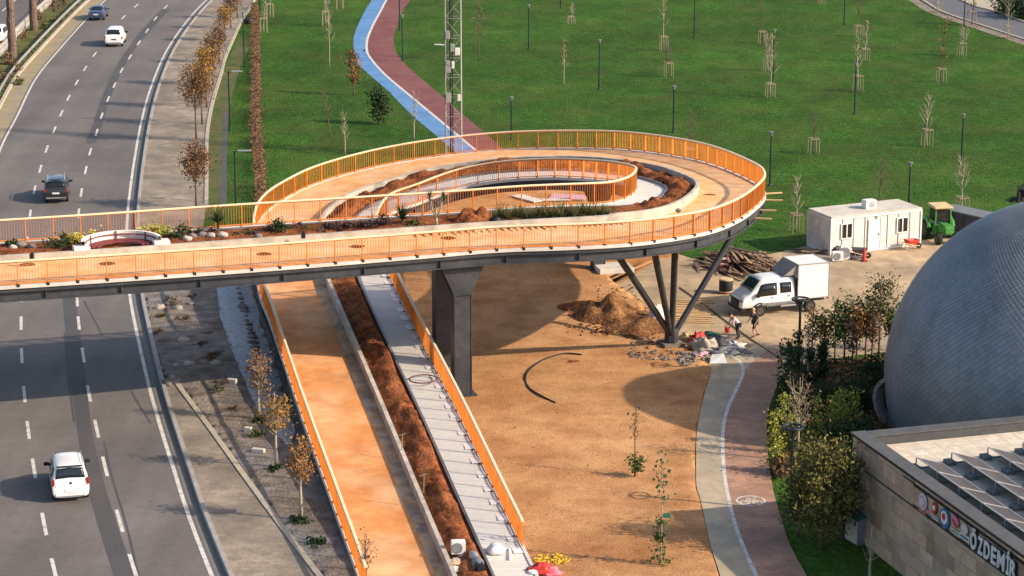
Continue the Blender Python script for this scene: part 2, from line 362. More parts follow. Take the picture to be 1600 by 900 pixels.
def layer(m, scale, dark, light, p0=.35, p1=.65, stretch=None, detail=6, tint=None):
    "multiply a mottled layer over a material's own colour (dirt, wear, damp, uneven growth)"
    t = m.node_tree; b = t.nodes['Principled BSDF']; src = b.inputs['Base Color'].links[0].from_socket
    co = _n(t, 'ShaderNodeTexCoord'); mp = _n(t, 'ShaderNodeMapping'); mp.inputs['Location'].default_value = (scale*13.7, dark*31, 0)
    if stretch: mp.inputs['Scale'].default_value = stretch
    t.links.new(co.outputs['Object'], mp.inputs[0]); nz = _n(t, 'ShaderNodeTexNoise'); nz.inputs['Scale'].default_value = scale; nz.inputs['Detail'].default_value = detail
    nz.inputs['Roughness'].default_value = .6; t.links.new(mp.outputs[0], nz.inputs['Vector'])
    rp = _n(t, 'ShaderNodeValToRGB'); e = rp.color_ramp.elements; e[0].position = p0; e[1].position = p1
    a = tint or (1,1,1); e[0].color = (dark*a[0], dark*a[1], dark*a[2], 1); e[1].color = (light, light, light, 1); t.links.new(nz.outputs[0], rp.inputs[0])
    mx = _n(t, 'ShaderNodeMix'); mx.data_type = 'RGBA'; mx.blend_type = 'MULTIPLY'; mx.inputs[0].default_value = 1; mx.clamp_result = False
    t.links.new(src, mx.inputs[6]); t.links.new(rp.outputs[0], mx.inputs[7]); t.links.new(mx.outputs[2], b.inputs['Base Color'])
layer(M['lawn'], .045, .80, 1.12, .38, .62); layer(M['lawn'], .35, .78, 1.14, .36, .64, (1,.55,1)); layer(M['lawn'], .9, 1.0, 1.0, .30, .36); layer(M['lawn'], 4.0, .62, 1.25, .36, .66, None, 10)
layer(M['asphalt'], .5, .86, 1.08, .35, .65, (1,.04,1)); layer(M['asphalt'], .12, .88, 1.08); layer(M['asphalt'], 1.4, .90, 1.05, .3, .5)
layer(M['mulch'], .10, .80, 1.10, .35, .62, None, 8, (1,.92,.85)); layer(M['mulch'], .55, .80, 1.08, .35, .6, None, 9, (1,.93,.88)); layer(M['mulch'], 26, .55, 1.35, .36, .66, None, 4)
layer(M['yard'], .22, .74, 1.10, .36, .62, None, 9); layer(M['yard'], 1.3, .82, 1.08, .36, .62, (1,.6,1), 9)
layer(M['soil'], .8, .55, 1.2, .36, .62, None, 9); layer(M['soil'], 6.0, .60, 1.3, .36, .64)
layer(M['soil_heap'], 1.1, .6, 1.2, .36, .62, None, 9); layer(M['soil_heap'], 6.0, .6, 1.3, .36, .64)
layer(M['orange_lane'], .9, .86, 1.05, .36, .6, None, 10, (1,.92,.85)); layer(M['orange_lane'], .16, .88, 1.06)
layer(M['peach_lane'], .9, .84, 1.05, .36, .6, None, 10, (1,.92,.85)); layer(M['paver'], .7, .80, 1.1, .36, .62, None, 10); layer(M['paver'], .12, .85, 1.12)
layer(M['brick_path'], .5, .78, 1.1, .36, .62, None, 10); layer(M['grey_path'], .6, .8, 1.08, .36, .62, None, 10); layer(M['dirt'], .9, .62, 1.15, .36, .62, None, 10)
layer(M['median'], .8, .6, 1.2, .36, .62, None, 9); layer(M['lane_dust'], .9, .6, 1.15, .38, .6, None, 10); layer(M['rail'], .8, .86, 1.06); layer(M['steel'], 2.5, .8, 1.15)
layer(M['concrete'], 1.1, .72, 1.08, .36, .58, None, 9); layer(M['red_path'], .5, .84, 1.1); layer(M['blue_path'], .5, .84, 1.08); layer(M['carwhite'], 1.5, .90, 1.02); layer(M['container'], 1.5, .84, 1.04); layer(M['white'], 1.5, .86, 1.03)
layer(M['paint'], 2.5, .55, 1.08, .30, .48, None, 9); layer(M['dome_tile'], .25, .82, 1.1); layer(M['dome_tile'], .6, .9, 1.05, .4, .6, (1,1,.15))
# grey lane: thin crosswise boards drawn along the lane's own length (UV metres)
def board_mat(name, c1, c2, line, per=.30, gap=.035):
    m = bpy.data.materials.new(name); m.use_nodes = True; t = m.node_tree; b = t.nodes['Principled BSDF']; b.inputs['Roughness'].default_value = .85
    co = _n(t, 'ShaderNodeTexCoord'); sx = _n(t, 'ShaderNodeSeparateXYZ'); t.links.new(co.outputs['UV'], sx.inputs[0])
    a = _n(t, 'ShaderNodeMath'); a.operation = 'DIVIDE'; a.inputs[1].default_value = per; t.links.new(sx.outputs[0], a.inputs[0])
    f = _n(t, 'ShaderNodeMath'); f.operation = 'FRACT'; t.links.new(a.outputs[0], f.inputs[0])
    l = _n(t, 'ShaderNodeMath'); l.operation = 'LESS_THAN'; l.inputs[1].default_value = gap/per; t.links.new(f.outputs[0], l.inputs[0])
    fl = _n(t, 'ShaderNodeMath'); fl.operation = 'FLOOR'; t.links.new(a.outputs[0], fl.inputs[0])
    wn = _n(t, 'ShaderNodeTexWhiteNoise'); wn.noise_dimensions = '1D'; t.links.new(fl.outputs[0], wn.inputs['W'])
    nz = _n(t, 'ShaderNodeTexNoise'); nz.inputs['Scale'].default_value = 1.4; nz.inputs['Detail'].default_value = 8; t.links.new(co.outputs['Object'], nz.inputs['Vector'])
    ad = _n(t, 'ShaderNodeMath'); ad.operation = 'MULTIPLY_ADD'; ad.inputs[1].default_value = .35; t.links.new(wn.outputs[0], ad.inputs[0]); t.links.new(nz.outputs[0], ad.inputs[2])
    rp = _n(t, 'ShaderNodeValToRGB'); rp.color_ramp.elements[0].position = .4; rp.color_ramp.elements[1].position = .95
    rp.color_ramp.elements[0].color = (*c1, 1); rp.color_ramp.elements[1].color = (*c2, 1); t.links.new(ad.outputs[0], rp.inputs[0])
    mx = _n(t, 'ShaderNodeMix'); mx.data_type = 'RGBA'; mx.inputs[7].default_value = (*line, 1)
    t.links.new(l.outputs[0], mx.inputs[0]); t.links.new(rp.outputs[0], mx.inputs[6]); t.links.new(mx.outputs[2], b.inputs['Base Color'])
    return m
M['grey_lane'] = board_mat('grey_boards', (.56,.52,.46), (.66,.61,.54), (.46,.425,.375), .25, .03)

# ------------------------------------------------------------------ curve helpers
def crom(pts, n=10):
    "Catmull-Rom through tuples of any length"
    out = []; m = len(pts)
    for i in range(m-1):
        p0 = pts[max(i-1, 0)]; p1 = pts[i]; p2 = pts[i+1]; p3 = pts[min(i+2, m-1)]
        for k in range(n):
            t = k/n; t2 = t*t; t3 = t2*t
            out.append(tuple(.5*((2*b) + (c-a)*t + (2*a-5*b+4*c-d)*t2 + (-a+3*b-3*c+d)*t3) for a, b, c, d in zip(p0, p1, p2, p3)))
    out.append(tuple(pts[-1])); return out
def pxcurve(pts, z=0.0, n=8): return [Vector(q) for q in crom([tuple(P(u, v, z)) for u, v in pts], n)]
def resample(pts, step):
    pts = [Vector(p) for p in pts]; out = [pts[0].copy()]; acc = 0
    for a, b in zip(pts, pts[1:]):
        L = (b-a).length
        if L < 1e-9: continue
        d = step - acc
        while d <= L: out.append(a + (b-a)*(d/L)); d += step
        acc = L - (d - step)
    return out
def offset2(pts, d):
    "shift a ground curve sideways (to its right for d > 0)"
    out = []
    for i, p in enumerate(pts):
        t = pts[min(i+1, len(pts)-1)] - pts[max(i-1, 0)]; t = Vector((t.x, t.y, 0)).normalized()
        out.append(p + Vector((t.y, -t.x, 0))*d)
    return out
def byY(c, n, y0, y1):
    c = sorted(c, key=lambda p: p.y); out = []; j = 0
    for i in range(n):
        y = y0 + (y1-y0)*i/(n-1)
        while j < len(c)-2 and c[j+1].y < y: j += 1
        t = (y-c[j].y)/max(c[j+1].y-c[j].y, 1e-9); out.append(c[j].lerp(c[j+1], max(0, min(1, t))))
    return out
def sheet(name, poly, z, m, kind='structure'):
    b = MB(); b.add([(p[0], p[1], z) for p in poly], [tuple(range(len(poly)))])
    o = b.build(name, m); bm = bmesh.new(); bm.from_mesh(o.data)
    for f in bm.faces:
        if f.normal.z < 0: f.normal_flip()
    bmesh.ops.triangulate(bm, faces=bm.faces); bm.to_mesh(o.data); bm.free()
    return struct(o, kind)
def strip(mb, A, B, za=None, zb=None):
    n = len(mb.v); m = len(A)
    for a, b in zip(A, B):
        mb.v.append((a[0], a[1], a[2] if za is None else za)); mb.v.append((b[0], b[1], b[2] if zb is None else zb))
    for i in range(m-1):
        mb.f.append((n+2*i, n+2*i+1, n+2*i+3, n+2*i+2)); mb.fm.append(mb.cm)
def profile_sweep(mb, curve, prof, closed=True):
    "sweep a (side, height) profile along a ground curve; side > 0 is to the right"
    n = len(mb.v); k = len(prof); m = len(curve)
    for i, p in enumerate(curve):
        t = curve[min(i+1, m-1)] - curve[max(i-1, 0)]; t = Vector((t.x, t.y, 0)).normalized(); r = Vector((t.y, -t.x, 0))
        for sx, h in prof:
            q = p + r*sx; mb.v.append((q.x, q.y, p.z + h))
    for i in range(m-1):
        for j in range(k if closed else k-1):
            j2 = (j+1) % k
            mb.f.append((n+i*k+j, n+i*k+j2, n+(i+1)*k+j2, n+(i+1)*k+j)); mb.fm.append(mb.cm)
    if closed:
        mb.f.append(tuple(n+j for j in range(k))); mb.fm.append(mb.cm)
        mb.f.append(tuple(n+(m-1)*k+j for j in range(k))[::-1]); mb.fm.append(mb.cm)
# ================================================================== SETTING
g = MB(); N_ = 24
for j in range(N_+1):
    for i in range(N_+1): g.v.append((-420 + 840*i/N_, 30 + 900*j/N_, 0.0))
for j in range(N_):
    for i in range(N_): a = j*(N_+1)+i; g.f.append((a, a+1, a+N_+2, a+N_+1)); g.fm.append(0)
struct(g.build('lawn', M['lawn']), 'structure')

RL = [(520,-150),(450,-100),(380,-48),(323,0),(290.7,35),(260,80),(236,136),(221,190),(210,250),(203,300),(199,340),(198,400),(202,455),(211,507),(232,600),(253,675),(272,735),(293,801),(331,900),(370,990),(405,1070)]
LLp = [(345,-150),(275,-95),(212,-43),(165,0),(136,29),(93,77),(56,123),(27,181),(0,235),(-26,325),(-44,400),(-54,470),(-58,530),(-60,600),(-62,672),(-56,760),(-38,900),(-16,990),(8,1070)]
RLc = pxcurve(RL, 0, 10); LLc = pxcurve(LLp, 0, 11)
RLc, LLc = resample(RLc, 1.0)[::-1], resample(LLc, 1.0)[::-1]        # from near to far, so right is +X
RKc = offset2(RLc, .62); LKc = offset2(LLc, -1.75)
def even(c, n):
    L = [0]
    for a, b in zip(c, c[1:]): L.append(L[-1] + (b-a).length)
    out = []; j = 0
    for i in range(n):
        t = L[-1]*i/(n-1)
        while j < len(L)-2 and L[j+1] < t: j += 1
        q = (t-L[j])/max(L[j+1]-L[j], 1e-9); out.append(c[j].lerp(c[j+1], q))
    return out
b = MB(); strip(b, even(LKc, 160), even(RKc, 160), .004, .004); struct(b.build('road', M['asphalt']))
b = MB(); strip(b, even(LKc, 160), even(offset2(LLc, -.25), 160), .008, .008); struct(b.build('dusty_shoulder', M['dusty_shoulder']))
b = MB(); strip(b, even(offset2(RLc, .22), 160), even(RKc, 160), .008, .008); struct(b.build('gutter', M['gutter']))
# dark repair strip beside the second lane line
pt_a = [(253,14),(215,55),(184,100),(160,150),(143,200),(133,224)]
pt_b = [(267,14),(228,55),(196,100),(174,150),(158,200),(149,224)]
b = MB(); strip(b, even(pxcurve(pt_a), 40), even(pxcurve(pt_b), 40), .009, .009)
pt_a = [(92,380),(98,465),(104,540),(112,610),(122,680),(133,745),(150,810),(178,900),(205,980)]
pt_b = [(108,380),(119,465),(127,540),(136,610),(145,680),(160,745),(180,810),(211,900),(240,980)]
strip(b, even(pxcurve(pt_a), 50), even(pxcurve(pt_b), 50), .009, .009)
struct(b.build('asphalt_repair', M['asphalt_patch']))
# thin sealed cracks
b = MB()
for cr in ([(131,470),(150,505),(160,525)], [(205,612),(222,640),(236,662)], [(163,690),(175,745),(196,815),(217,900)], [(101,520),(107,590),(116,660)]):
    c = pxcurve(cr); strip(b, offset2(c, -.05), offset2(c, .05), .0115, .0115)
struct(b.build('road_cracks', M['asphalt_patch']))
# painted lines
b = MB()
def solid(c, wd, z=.013):
    c = even(c, 150); strip(b, offset2(c, -wd/2), offset2(c, wd/2), z, z)
solid(RLc, .19); solid(LLc, .17)
D1 = [(259,-34),(236,-12),(213,9),(193,27),(171,55),(148,85),(133,107),(120,129),(107,153),(96,177),(85,203),(73,233),(63,264),(54,297),(47,335),(42,378),(37,420),(34,462),(33,505),(34,556),(38,616),(44,672),(53,732),(69,819),(85,892),(103,965)]
D2 = [(310,-32),(284,-11),(259,11),(243,29),(230,48),(217,67),(203,89),(190,110),(179,133),(169,155),(159,181),(151,207),(141,237),(134,266),(127,301),(123,333),(121,370),(120,405),(119.5,437),(120.5,469),(123,505),(130,555),(139,615),(151,670),(164,729),(187,814),(208,885),(232,955)]
for D in (D1, D2):
    q = [P(*x) for x in D]
    for i, p in enumerate(q):
        t = (q[min(i+1, len(q)-1)] - q[max(i-1, 0)]).normalized(); r = Vector((t.y, -t.x, 0))*.085; h = t*1.5
        b.add([p-h-r, p-h+r, p+h+r, p+h-r], [(0,1,2,3)][::1])
        for k in range(1, 5): x = b.v[-k]; b.v[-k] = (x[0], x[1], .013)
o = b.build('lane_markings', M['paint']); fixnormals(o); struct(o)
# kerbs
b = MB(); profile_sweep(b, RKc, [(0,-.02),(0,.19),(.03,.22),(.24,.22),(.24,-.02)]); struct(fixnormals(b.build('road_kerb', M['kerb_grey'])))
b = MB(); profile_sweep(b, LKc, [(0,-.02),(0,.17),(-.03,.2),(-.30,.2),(-.30,-.02)]); struct(fixnormals(b.build('median_kerb', M['kerb'])))
# pavement beside the road
SK = [(440,-60),(405,-10),(390,14),(378,32),(367,56),(353,88),(345,117),(332.6,159),(326,191),(323,220),(322.7,273),(322,324),(308,400),(278,470),(258,540),(275,601),(331,677),(384,751),(440,827),(490,893),(545,965)]
SKtop = [p for p in SK if p[1] <= 324]; SKbot = [(268,590)]+[p for p in SK if p[1] >= 601]
SKc = resample(pxcurve(SK, 0, 8), .8)
rk = [p for p in offset2(RLc, .86)]
hi = max(p.y for p in SKc); lo_ = min(p.y for p in SKc)
rk = [p for p in rk if lo_ <= p.y <= hi]
b = MB(); strip(b, byY(rk, 200, lo_, hi), byY(SKc, 200, lo_, hi), .120, .120); struct(b.build('pavement', M['paver']))
b = MB()
for q in (SKtop, SKbot): profile_sweep(b, resample(pxcurve(q, 0, 8), 1.2), [(-.15,-.02),(-.15,.17),(.12,.17),(.12,-.02)])
struct(fixnormals(b.build('pavement_kerb', M['kerb'])))
# loose earth beside and under the bridge
dirt_poly = [(345,395),(430,395),(470,470),(600,980),(545,970),(487,889),(460,857),(419,799),(384,753),(347,697),(329,677),(296,627),(276,604),(262,575),(258,530),(268,490)]
def lumpy(name, poly_px, mt, z, amp, step=.5, kind='structure', fr=.5, edge=1.2, seed=0, extra=None):
    poly = [P(u, v) for u, v in poly_px]
    xs = [p.x for p in poly]; ys = [p.y for p in poly]
    def inside(x, y):
        c = False; n = len(poly); j = n-1
        for i in range(n):
            a, q = poly[i], poly[j]
            if (a.y > y) != (q.y > y) and x < (q.x-a.x)*(y-a.y)/(q.y-a.y)+a.x: c = not c
            j = i
        return c
    def dist(x, y):
        m = 9e9; n = len(poly)
        for i in range(n):
            a, q = poly[i], poly[(i+1) % n]; d = q-a; t = max(0, min(1, ((x-a.x)*d.x+(y-a.y)*d.y)/(d.x*d.x+d.y*d.y+1e-9)))
            m = min(m, math.hypot(x-a.x-d.x*t, y-a.y-d.y*t))
        return m
    nx = int((max(xs)-min(xs))/step)+1; ny = int((max(ys)-min(ys))/step)+1
    bm = MB(); idx = {}
    def vid(i, j):
        if (i, j) not in idx:
            x = min(xs)+i*step; y = min(ys)+j*step
            ins = inside(x, y); d = dist(x, y)*(1 if ins else -1)
            h = max(0, min(1, (d+.1)/edge))
            nz = noise.noise(Vector((x*fr+seed, y*fr, seed*1.7)))*.6 + noise.noise(Vector((x*fr*3, y*fr*3+seed, 3.1)))*.4
            if not ins:
                bx, by, bd = x, y, 9e9; n = len(poly)
                for q_ in range(n):
                    a, q = poly[q_], poly[(q_+1) % n]; dd = q-a; t = max(0, min(1, ((x-a.x)*dd.x+(y-a.y)*dd.y)/(dd.x*dd.x+dd.y*dd.y+1e-9)))
                    m_ = math.hypot(x-a.x-dd.x*t, y-a.y-dd.y*t)
                    if m_ < bd: bd = m_; bx, by = a.x+dd.x*t, a.y+dd.y*t
                x, y = bx, by
            zz = z + h*amp*(.5+nz) + (extra(x, y)*h if extra else 0)
            if d < -.02: zz = z-.006
            idx[(i, j)] = len(bm.v); bm.v.append((x, y, zz))
        return idx[(i, j)]
    for i in range(nx):
        for j in range(ny):
            x = min(xs)+(i+.5)*step; y = min(ys)+(j+.5)*step
            if inside(x, y) or -dist(x, y) < step*.75:
                bm.f.append((vid(i,j), vid(i+1,j), vid(i+1,j+1), vid(i,j+1))); bm.fm.append(0)
    return struct(bm.build(name, mt, smooth=True), kind)
lumpy('bare_earth', dirt_poly, M['dirt'], .135, .12, .45, seed=4)
# dust and earth spread over the paving under the bridge
lumpy('spread_earth', [(222,440),(345,430),(352,520),(330,600),(262,603),(240,560),(228,500)], M['dirt'], .150, .10, .4, seed=9)
# pale gravel laid along the foot of the ramp
def gravel_h(x, y): return 0
lumpy('gravel_strip', [(338,448),(392,448),(412,520),(436,590),(462,680),(452,705),(416,669),(397,637),(373,579),(357,539),(344,501)], M['gravel'], .22, .22, .4, seed=2, fr=.7)
# planted strip between the carriageways and the far carriageway
opp = [(-320,480),(-120,200),(0,78),(40,36),(78,0),(150,-62),(230,-125)]
oppc = pxcurve(opp, 0, 10)
lk2 = [p for p in offset2(LLc, -2.06)]
lk2 = [p for p in lk2 if oppc[0].y <= p.y <= oppc[-1].y]
b = MB(); y0_, y1_ = max(oppc[0].y, min(p.y for p in lk2)), min(oppc[-1].y, max(p.y for p in lk2)); strip(b, byY(oppc, 120, y0_, y1_), byY(lk2, 120, y0_, y1_), .05, .05); struct(b.build('median_ground', M['median']))
b = MB(); far = offset2(oppc, -13); strip(b, even(far, 120), even(oppc, 120), .005, .005); struct(b.build('far_carriageway', M['asphalt']))
b = MB(); profile_sweep(b, oppc, [(0,-.02),(0,.2),(.25,.2),(.25,-.02)]); struct(fixnormals(b.build('far_kerb', M['kerb_grey'])))
b = MB()
for dd in (-.5,): c = even(offset2(oppc, dd), 100); strip(b, offset2(c, -.08), offset2(c, .08), .012, .012)
c = offset2(oppc, -4.0); c = resample(c, 1.0)
for i in range(4, len(c)-4, 7):
    p = c[i]; t = (c[i+1]-c[i-1]).normalized(); r = Vector((t.y,-t.x,0))*.085; h = t*1.5
    b.add([(q.x, q.y, .012) for q in (p-h-r, p-h+r, p+h+r, p+h-r)], [(0,1,2,3)])
struct(fixnormals(b.build('far_markings', M['paint'])))
# brown strip with dry planting beside the pavement, narrow trench
hed = pxcurve([(398,14),(399,60),(400,120),(399,190),(405,260),(408,330)], 0, 6)
b = MB(); strip(b, offset2(hed, -.42), offset2(hed, .42), .006, .006); struct(b.build('planting_strip', M['soil_heap']))
tr = pxcurve([(353,175),(351,220),(350,270),(349,325)], 0, 6)
b = MB(); strip(b, offset2(tr, -.22), offset2(tr, .22), .007, .007); struct(b.build('drain_channel', M['asphalt_patch']))
ver = pxcurve([(384,60),(365,100),(350,145),(340,190),(335,240),(334,300),(334,340)], 0, 6)
b = MB(); strip(b, offset2(ver, -.8), offset2(ver, .7), .005, .005); struct(b.build('mixed_verge', M['verge']))
# coloured path through the park
bl = [(628,-80),(604,-38),(581,0),(570.7,16),(557,45),(552,65),(556,88),(562.7,103),(605,141),(645,181),(683,213),(760,280)]
wh = [(655,-80),(630,-40),(604,0),(596,15),(584,37),(574.7,59),(573,75),(577,88),(600,115),(640,149),(693,193),(800,282)]
rd = [(700,-80),(670,-40),(641,0),(627,21),(617,51),(615.5,67),(621,85),(640,107),(680,141),(720,176),(752,203),(860,296)]
blc, whc, rdc = (pxcurve(q, 0, 9) for q in (bl, wh, rd))
b = MB(); strip(b, blc, whc, .006, .006); struct(b.build('blue_lane', M['blue_path']))
b = MB(); strip(b, whc, rdc, .006, .006); struct(b.build('red_lane', M['red_path']))
b = MB(); strip(b, offset2(whc, -.12), offset2(whc, .12), .011, .011); struct(b.build('path_line', M['paint']))
# park road at the top right
lo_e = pxcurve([(1340,-40),(1400,-18),(1440,0),(1468,17),(1503,30),(1540,42),(1600,62),(1700,95)], 0, 6)
up_e = pxcurve([(1420,-40),(1470,-14),(1505,2),(1527,11),(1551,17),(1580,27),(1610,38),(1720,72)], 0, 6)
b = MB(); strip(b, up_e, lo_e, .006, .006); struct(b.build('park_road', M['asphalt_dark']))
b = MB(); profile_sweep(b, lo_e, [(-.15,-.02),(-.15,.12),(.15,.12),(.15,-.02)]); profile_sweep(b, up_e, [(-.15,-.02),(-.15,.12),(.15,.12),(.15,-.02)])
struct(fixnormals(b.build('park_road_kerb', M['kerb'])))
b = MB(); strip(b, lo_e, offset2(lo_e, 1.6), .004, .004); struct(b.build('bare_shoulder', M['dirt']))
sheet('paved_forecourt', [P(u, v) for u, v in [(1495,-40),(1600,-40),(1566,14),(1548,16),(1527,10),(1503,0)]], .005, M['kerb'])
# yard, path and bark mulch under the ring
sheet('yard', [P(u, v) for u, v in [(900,380),(1000,378),(1085,405),(1110,412),(1160,404),(1208,396),(1262,384),(1340,376),(1440,376),(1475,370),(1520,352),(1700,335),(1900,340),(1900,560),(1500,552),(1385,550),(1330,556),(1265,566),(1228,578),(1212,600),(1100,600),(1040,520),(950,440)]], .004, M['yard'])
pl = [(1190,535),(1121,576),(1105,603),(1096,637),(1089,675),(1087.7,715),(1088,758),(1095,784),(1109,848),(1125,900),(1150,980)]
pw = [(1200,548),(1163,580),(1153,605),(1137,640),(1129.5,677),(1131,735),(1138,779),(1150,825),(1164,862),(1181,900),(1215,980)]
pr = [(1222,545),(1218,590),(1208,620),(1199,650),(1199,698),(1206,756),(1217.6,802),(1235,854),(1259.5,900),(1300,980)]
plc, pwc, prc = (even(pxcurve(q, 0, 9), 90) for q in (pl, pw, pr))
b = MB(); strip(b, plc, pwc, .050, .050); struct(b.build('grey_path', M['grey_path']))
b = MB(); strip(b, pwc, prc, .050, .050); struct(b.build('brick_path', M['brick_path']))
wl = even(pxcurve([(1143,559),(1153,563),(1159,571),(1161,584)] + pw[2:], 0, 9), 110)
b = MB(); strip(b, offset2(wl, -.09), offset2(wl, .09), .055, .055); struct(b.build('path_edge_line', M['paint']))
mul = [(430,445),(520,330),(600,258),(960,256),(1040,300),(1062,402),(935,414),(958,440),(1000,470),(1045,520),(1078,540),(1112,575),(1105,603),(1096,637),(1089,675),(1087.7,715),(1088,758),(1095,784),(1109,848),(1125,900),(1150,985),(540,985)]
mulo = lumpy('bark_mulch', mul, M['mulch'], .02, .06, .55, seed=6, fr=.9, edge=.6)
# bicycle mark and roundel on the brick path
b = MB(); cc = P(1173, 784)
def ringflat(mb, c, r0, r1, z, n=28, sx=1.0):
    k = len(mb.v)
    for i in range(n):
        a = 2*math.pi*i/n
        for r in (r0, r1): mb.v.append((c[0]+math.cos(a)*r*sx, c[1]+math.sin(a)*r, z))
    for i in range(n):
        j = (i+1) % n; mb.f.append((k+2*i, k+2*i+1, k+2*j+1, k+2*j)); mb.fm.append(mb.cm)
for dx in (-.30, .30): ringflat(b, (cc.x+dx, cc.y-.25), .17, .25, .0562, 18, 1.0)
for p_, q_ in (((-.30,-.25),(-.1,.25)), ((-.1,.25),(.2,.2)), ((.2,.2),(.30,-.25)), ((-.1,.25),(.02,-.2)), ((.02,-.2),(.2,.2)), ((.15,.38),(.3,.38)), ((-.2,.36),(0,.36))):
    a = Vector((cc.x+p_[0], cc.y+p_[1], .056)); q = Vector((cc.x+q_[0], cc.y+q_[1], .056)); t = (q-a).normalized(); r = Vector((t.y,-t.x,0))*.04
    b.add([a-r, a+r, q+r, q-r], [(0,1,2,3)])
ringflat(b, cc, .60, .70, .0565, 32, 1.0)
struct(fixnormals(b.build('bicycle_mark', M['paint'])))

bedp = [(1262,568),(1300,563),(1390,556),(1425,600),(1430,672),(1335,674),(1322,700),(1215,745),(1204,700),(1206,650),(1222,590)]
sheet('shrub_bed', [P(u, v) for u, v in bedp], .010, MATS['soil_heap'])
# ================================================================== FOOTBRIDGE (outer edge, inner edge, level along its length)
ST = [ # outer u,v   inner u,v   z
 (0,449, -35,382, 8.0), (210,435, 150,370, 8.0), (420,420, 345,356, 8.0), (657,401, 575,341, 8.0), (780,391, 700,333, 8.0),
 (895,387, 800,325, 8.0), (993,381, 880,321, 7.95), (1073,370, 940,318.5, 7.85), (1121,358.7, 966,314, 7.75), (1161,340, 983,307, 7.6),
 (1190,316, 991,298, 7.4), (1194.5,301, 990,293, 7.28), (1180,286.7, 980,289, 7.1), (1127,262.7, 958,284.5, 6.8), (1073,248, 930,281.5, 6.5),
 (993,236, 890,279, 6.1), (913,232, 850,278.5, 5.75), (780,234.7, 780,283, 5.2), (647,250, 715,295, 4.6), (540,273, 655,317, 4.0),
 (460,302.7, 606,338, 3.5), (401,350.7, 588,385, 2.95), (403,447, 612,434, 2.35), (424,508, 649,511, 1.95), (473,655, 721,652, 1.25),
 (519,785, 789,795, .65), (556,889, 836,892, .28), (580,960, 872,965, .06)]
key = []
for uo, vo, ui, vi, z in ST:
    o = P(uo, vo, z); i_ = P(ui, vi, z); key.append((o.x, o.y, i_.x, i_.y, z))
k0, k1 = key[0], key[1]
ext = [tuple(a + (a-b)*t if j != 4 else 8.0 for j, (a, b) in enumerate(zip(k0, k1))) for t in (4.5, 3.0, 1.5)]
key = ext + key
SM = crom(key, 10)
def dense(S, step=.45):
    out = [S[0]]; 
    for a, b_ in zip(S, S[1:]):
        L = max(math.hypot(a[0]-b_[0], a[1]-b_[1]), math.hypot(a[2]-b_[2], a[3]-b_[3])); n = max(1, int(L/step))
        for k in range(1, n+1): t = k/n; out.append(tuple(x+(y-x)*t for x, y in zip(a, b_)))
    return out
SM = dense(SM)
NS = len(SM)
def at(i, f, dz=0.0):
    s = SM[i]; return Vector((s[0]+(s[2]-s[0])*f, s[1]+(s[3]-s[1])*f, s[4]+dz))
def width(i): s = SM[i]; return math.hypot(s[0]-s[2], s[1]-s[3])
ALEN = [0]
for i in range(1, NS): ALEN.append(ALEN[-1] + (at(i, .85)-at(i-1, .85)).length)
def first(cond): return next(i for i in range(NS) if cond(i))
i_tip = min(range(NS), key=lambda i: -SM[i][0])              # rightmost point of the ring
i_cross = first(lambda i: SM[i][4] < 2.9)
i_low = first(lambda i: SM[i][4] < 1.05)
i_end = NS-1
bridge = thing('footbridge', 'long orange decked footbridge on dark steel legs, looping round and ramping down', 'bridge', at(i_tip, .5, -at(i_tip, .5).z))
F_K0, F_K1 = .502, .528
i_w0 = min(range(i_tip), key=lambda i: abs(SM[i][0]-key[8][0])+abs(SM[i][1]-key[8][1])); i_w1 = min(range(i_tip), key=lambda i: abs(SM[i][0]-key[13][0])+abs(SM[i][1]-key[13][1]))
def FS1(i):
    t = max(0, min(1, (i-i_w0)/(i_w1-i_w0))); t = t*t*(3-2*t); return .915 + (.742-.915)*t
def FW1(i): return FS1(i)+.015
def ribbon(name, fa, fb, m, i0=0, i1=None, dza=0.0, dzb=0.0, parent=bridge, uv=False):
    mb = MB(); i1 = NS-1 if i1 is None else i1
    fa_ = fa if callable(fa) else (lambda i: fa)
    A = [at(i, fa_(i), dza) for i in range(i0, i1+1)]; B = [at(i, fb, dzb) for i in range(i0, i1+1)]
    strip(mb, A, B)
    if uv: mb.uv = [(ALEN[i], k*2.0) for i in range(i0, i1+1) for k in (0, 1)]
    o = mb.build(name, m, parent); bm = bmesh.new(); bm.from_mesh(o.data)
    for f in bm.faces:
        if f.normal.z < 0: f.normal_flip()
    bm.to_mesh(o.data); bm.free(); return o
def sweep(name, prof, m, i0=0, i1=None, parent=bridge, mb=None, fin=True):
    "prof(i) -> list of (f, dz) ring points"
    mb = mb or MB(); i1 = NS-1 if i1 is None else i1; n = len(mb.v); k = None
    for i in range(i0, i1+1):
        pr_ = prof(i); k = len(pr_)
        for f, dz in pr_: mb.v.append(tuple(at(i, f, dz)))
    for i in range(i1-i0):
        for j in range(k):
            j2 = (j+1) % k; mb.f.append((n+i*k+j, n+i*k+j2, n+(i+1)*k+j2, n+(i+1)*k+j)); mb.fm.append(mb.cm)
    mb.f.append(tuple(n+j for j in range(k))); mb.fm.append(mb.cm); mb.f.append(tuple(n+(i1-i0)*k+j for j in range(k))); mb.fm.append(mb.cm)
    return fixnormals(mb.build(name, m, parent)) if fin else None
ribbon('orange_lane', .016, F_K0, M['peach_lane'], 0, i_cross); ribbon('orange_lane', .016, F_K0, M['orange_lane'], i_cross, NS-1)
ribbon('grey_lane', FW1, .986, M['grey_lane'], uv=True)
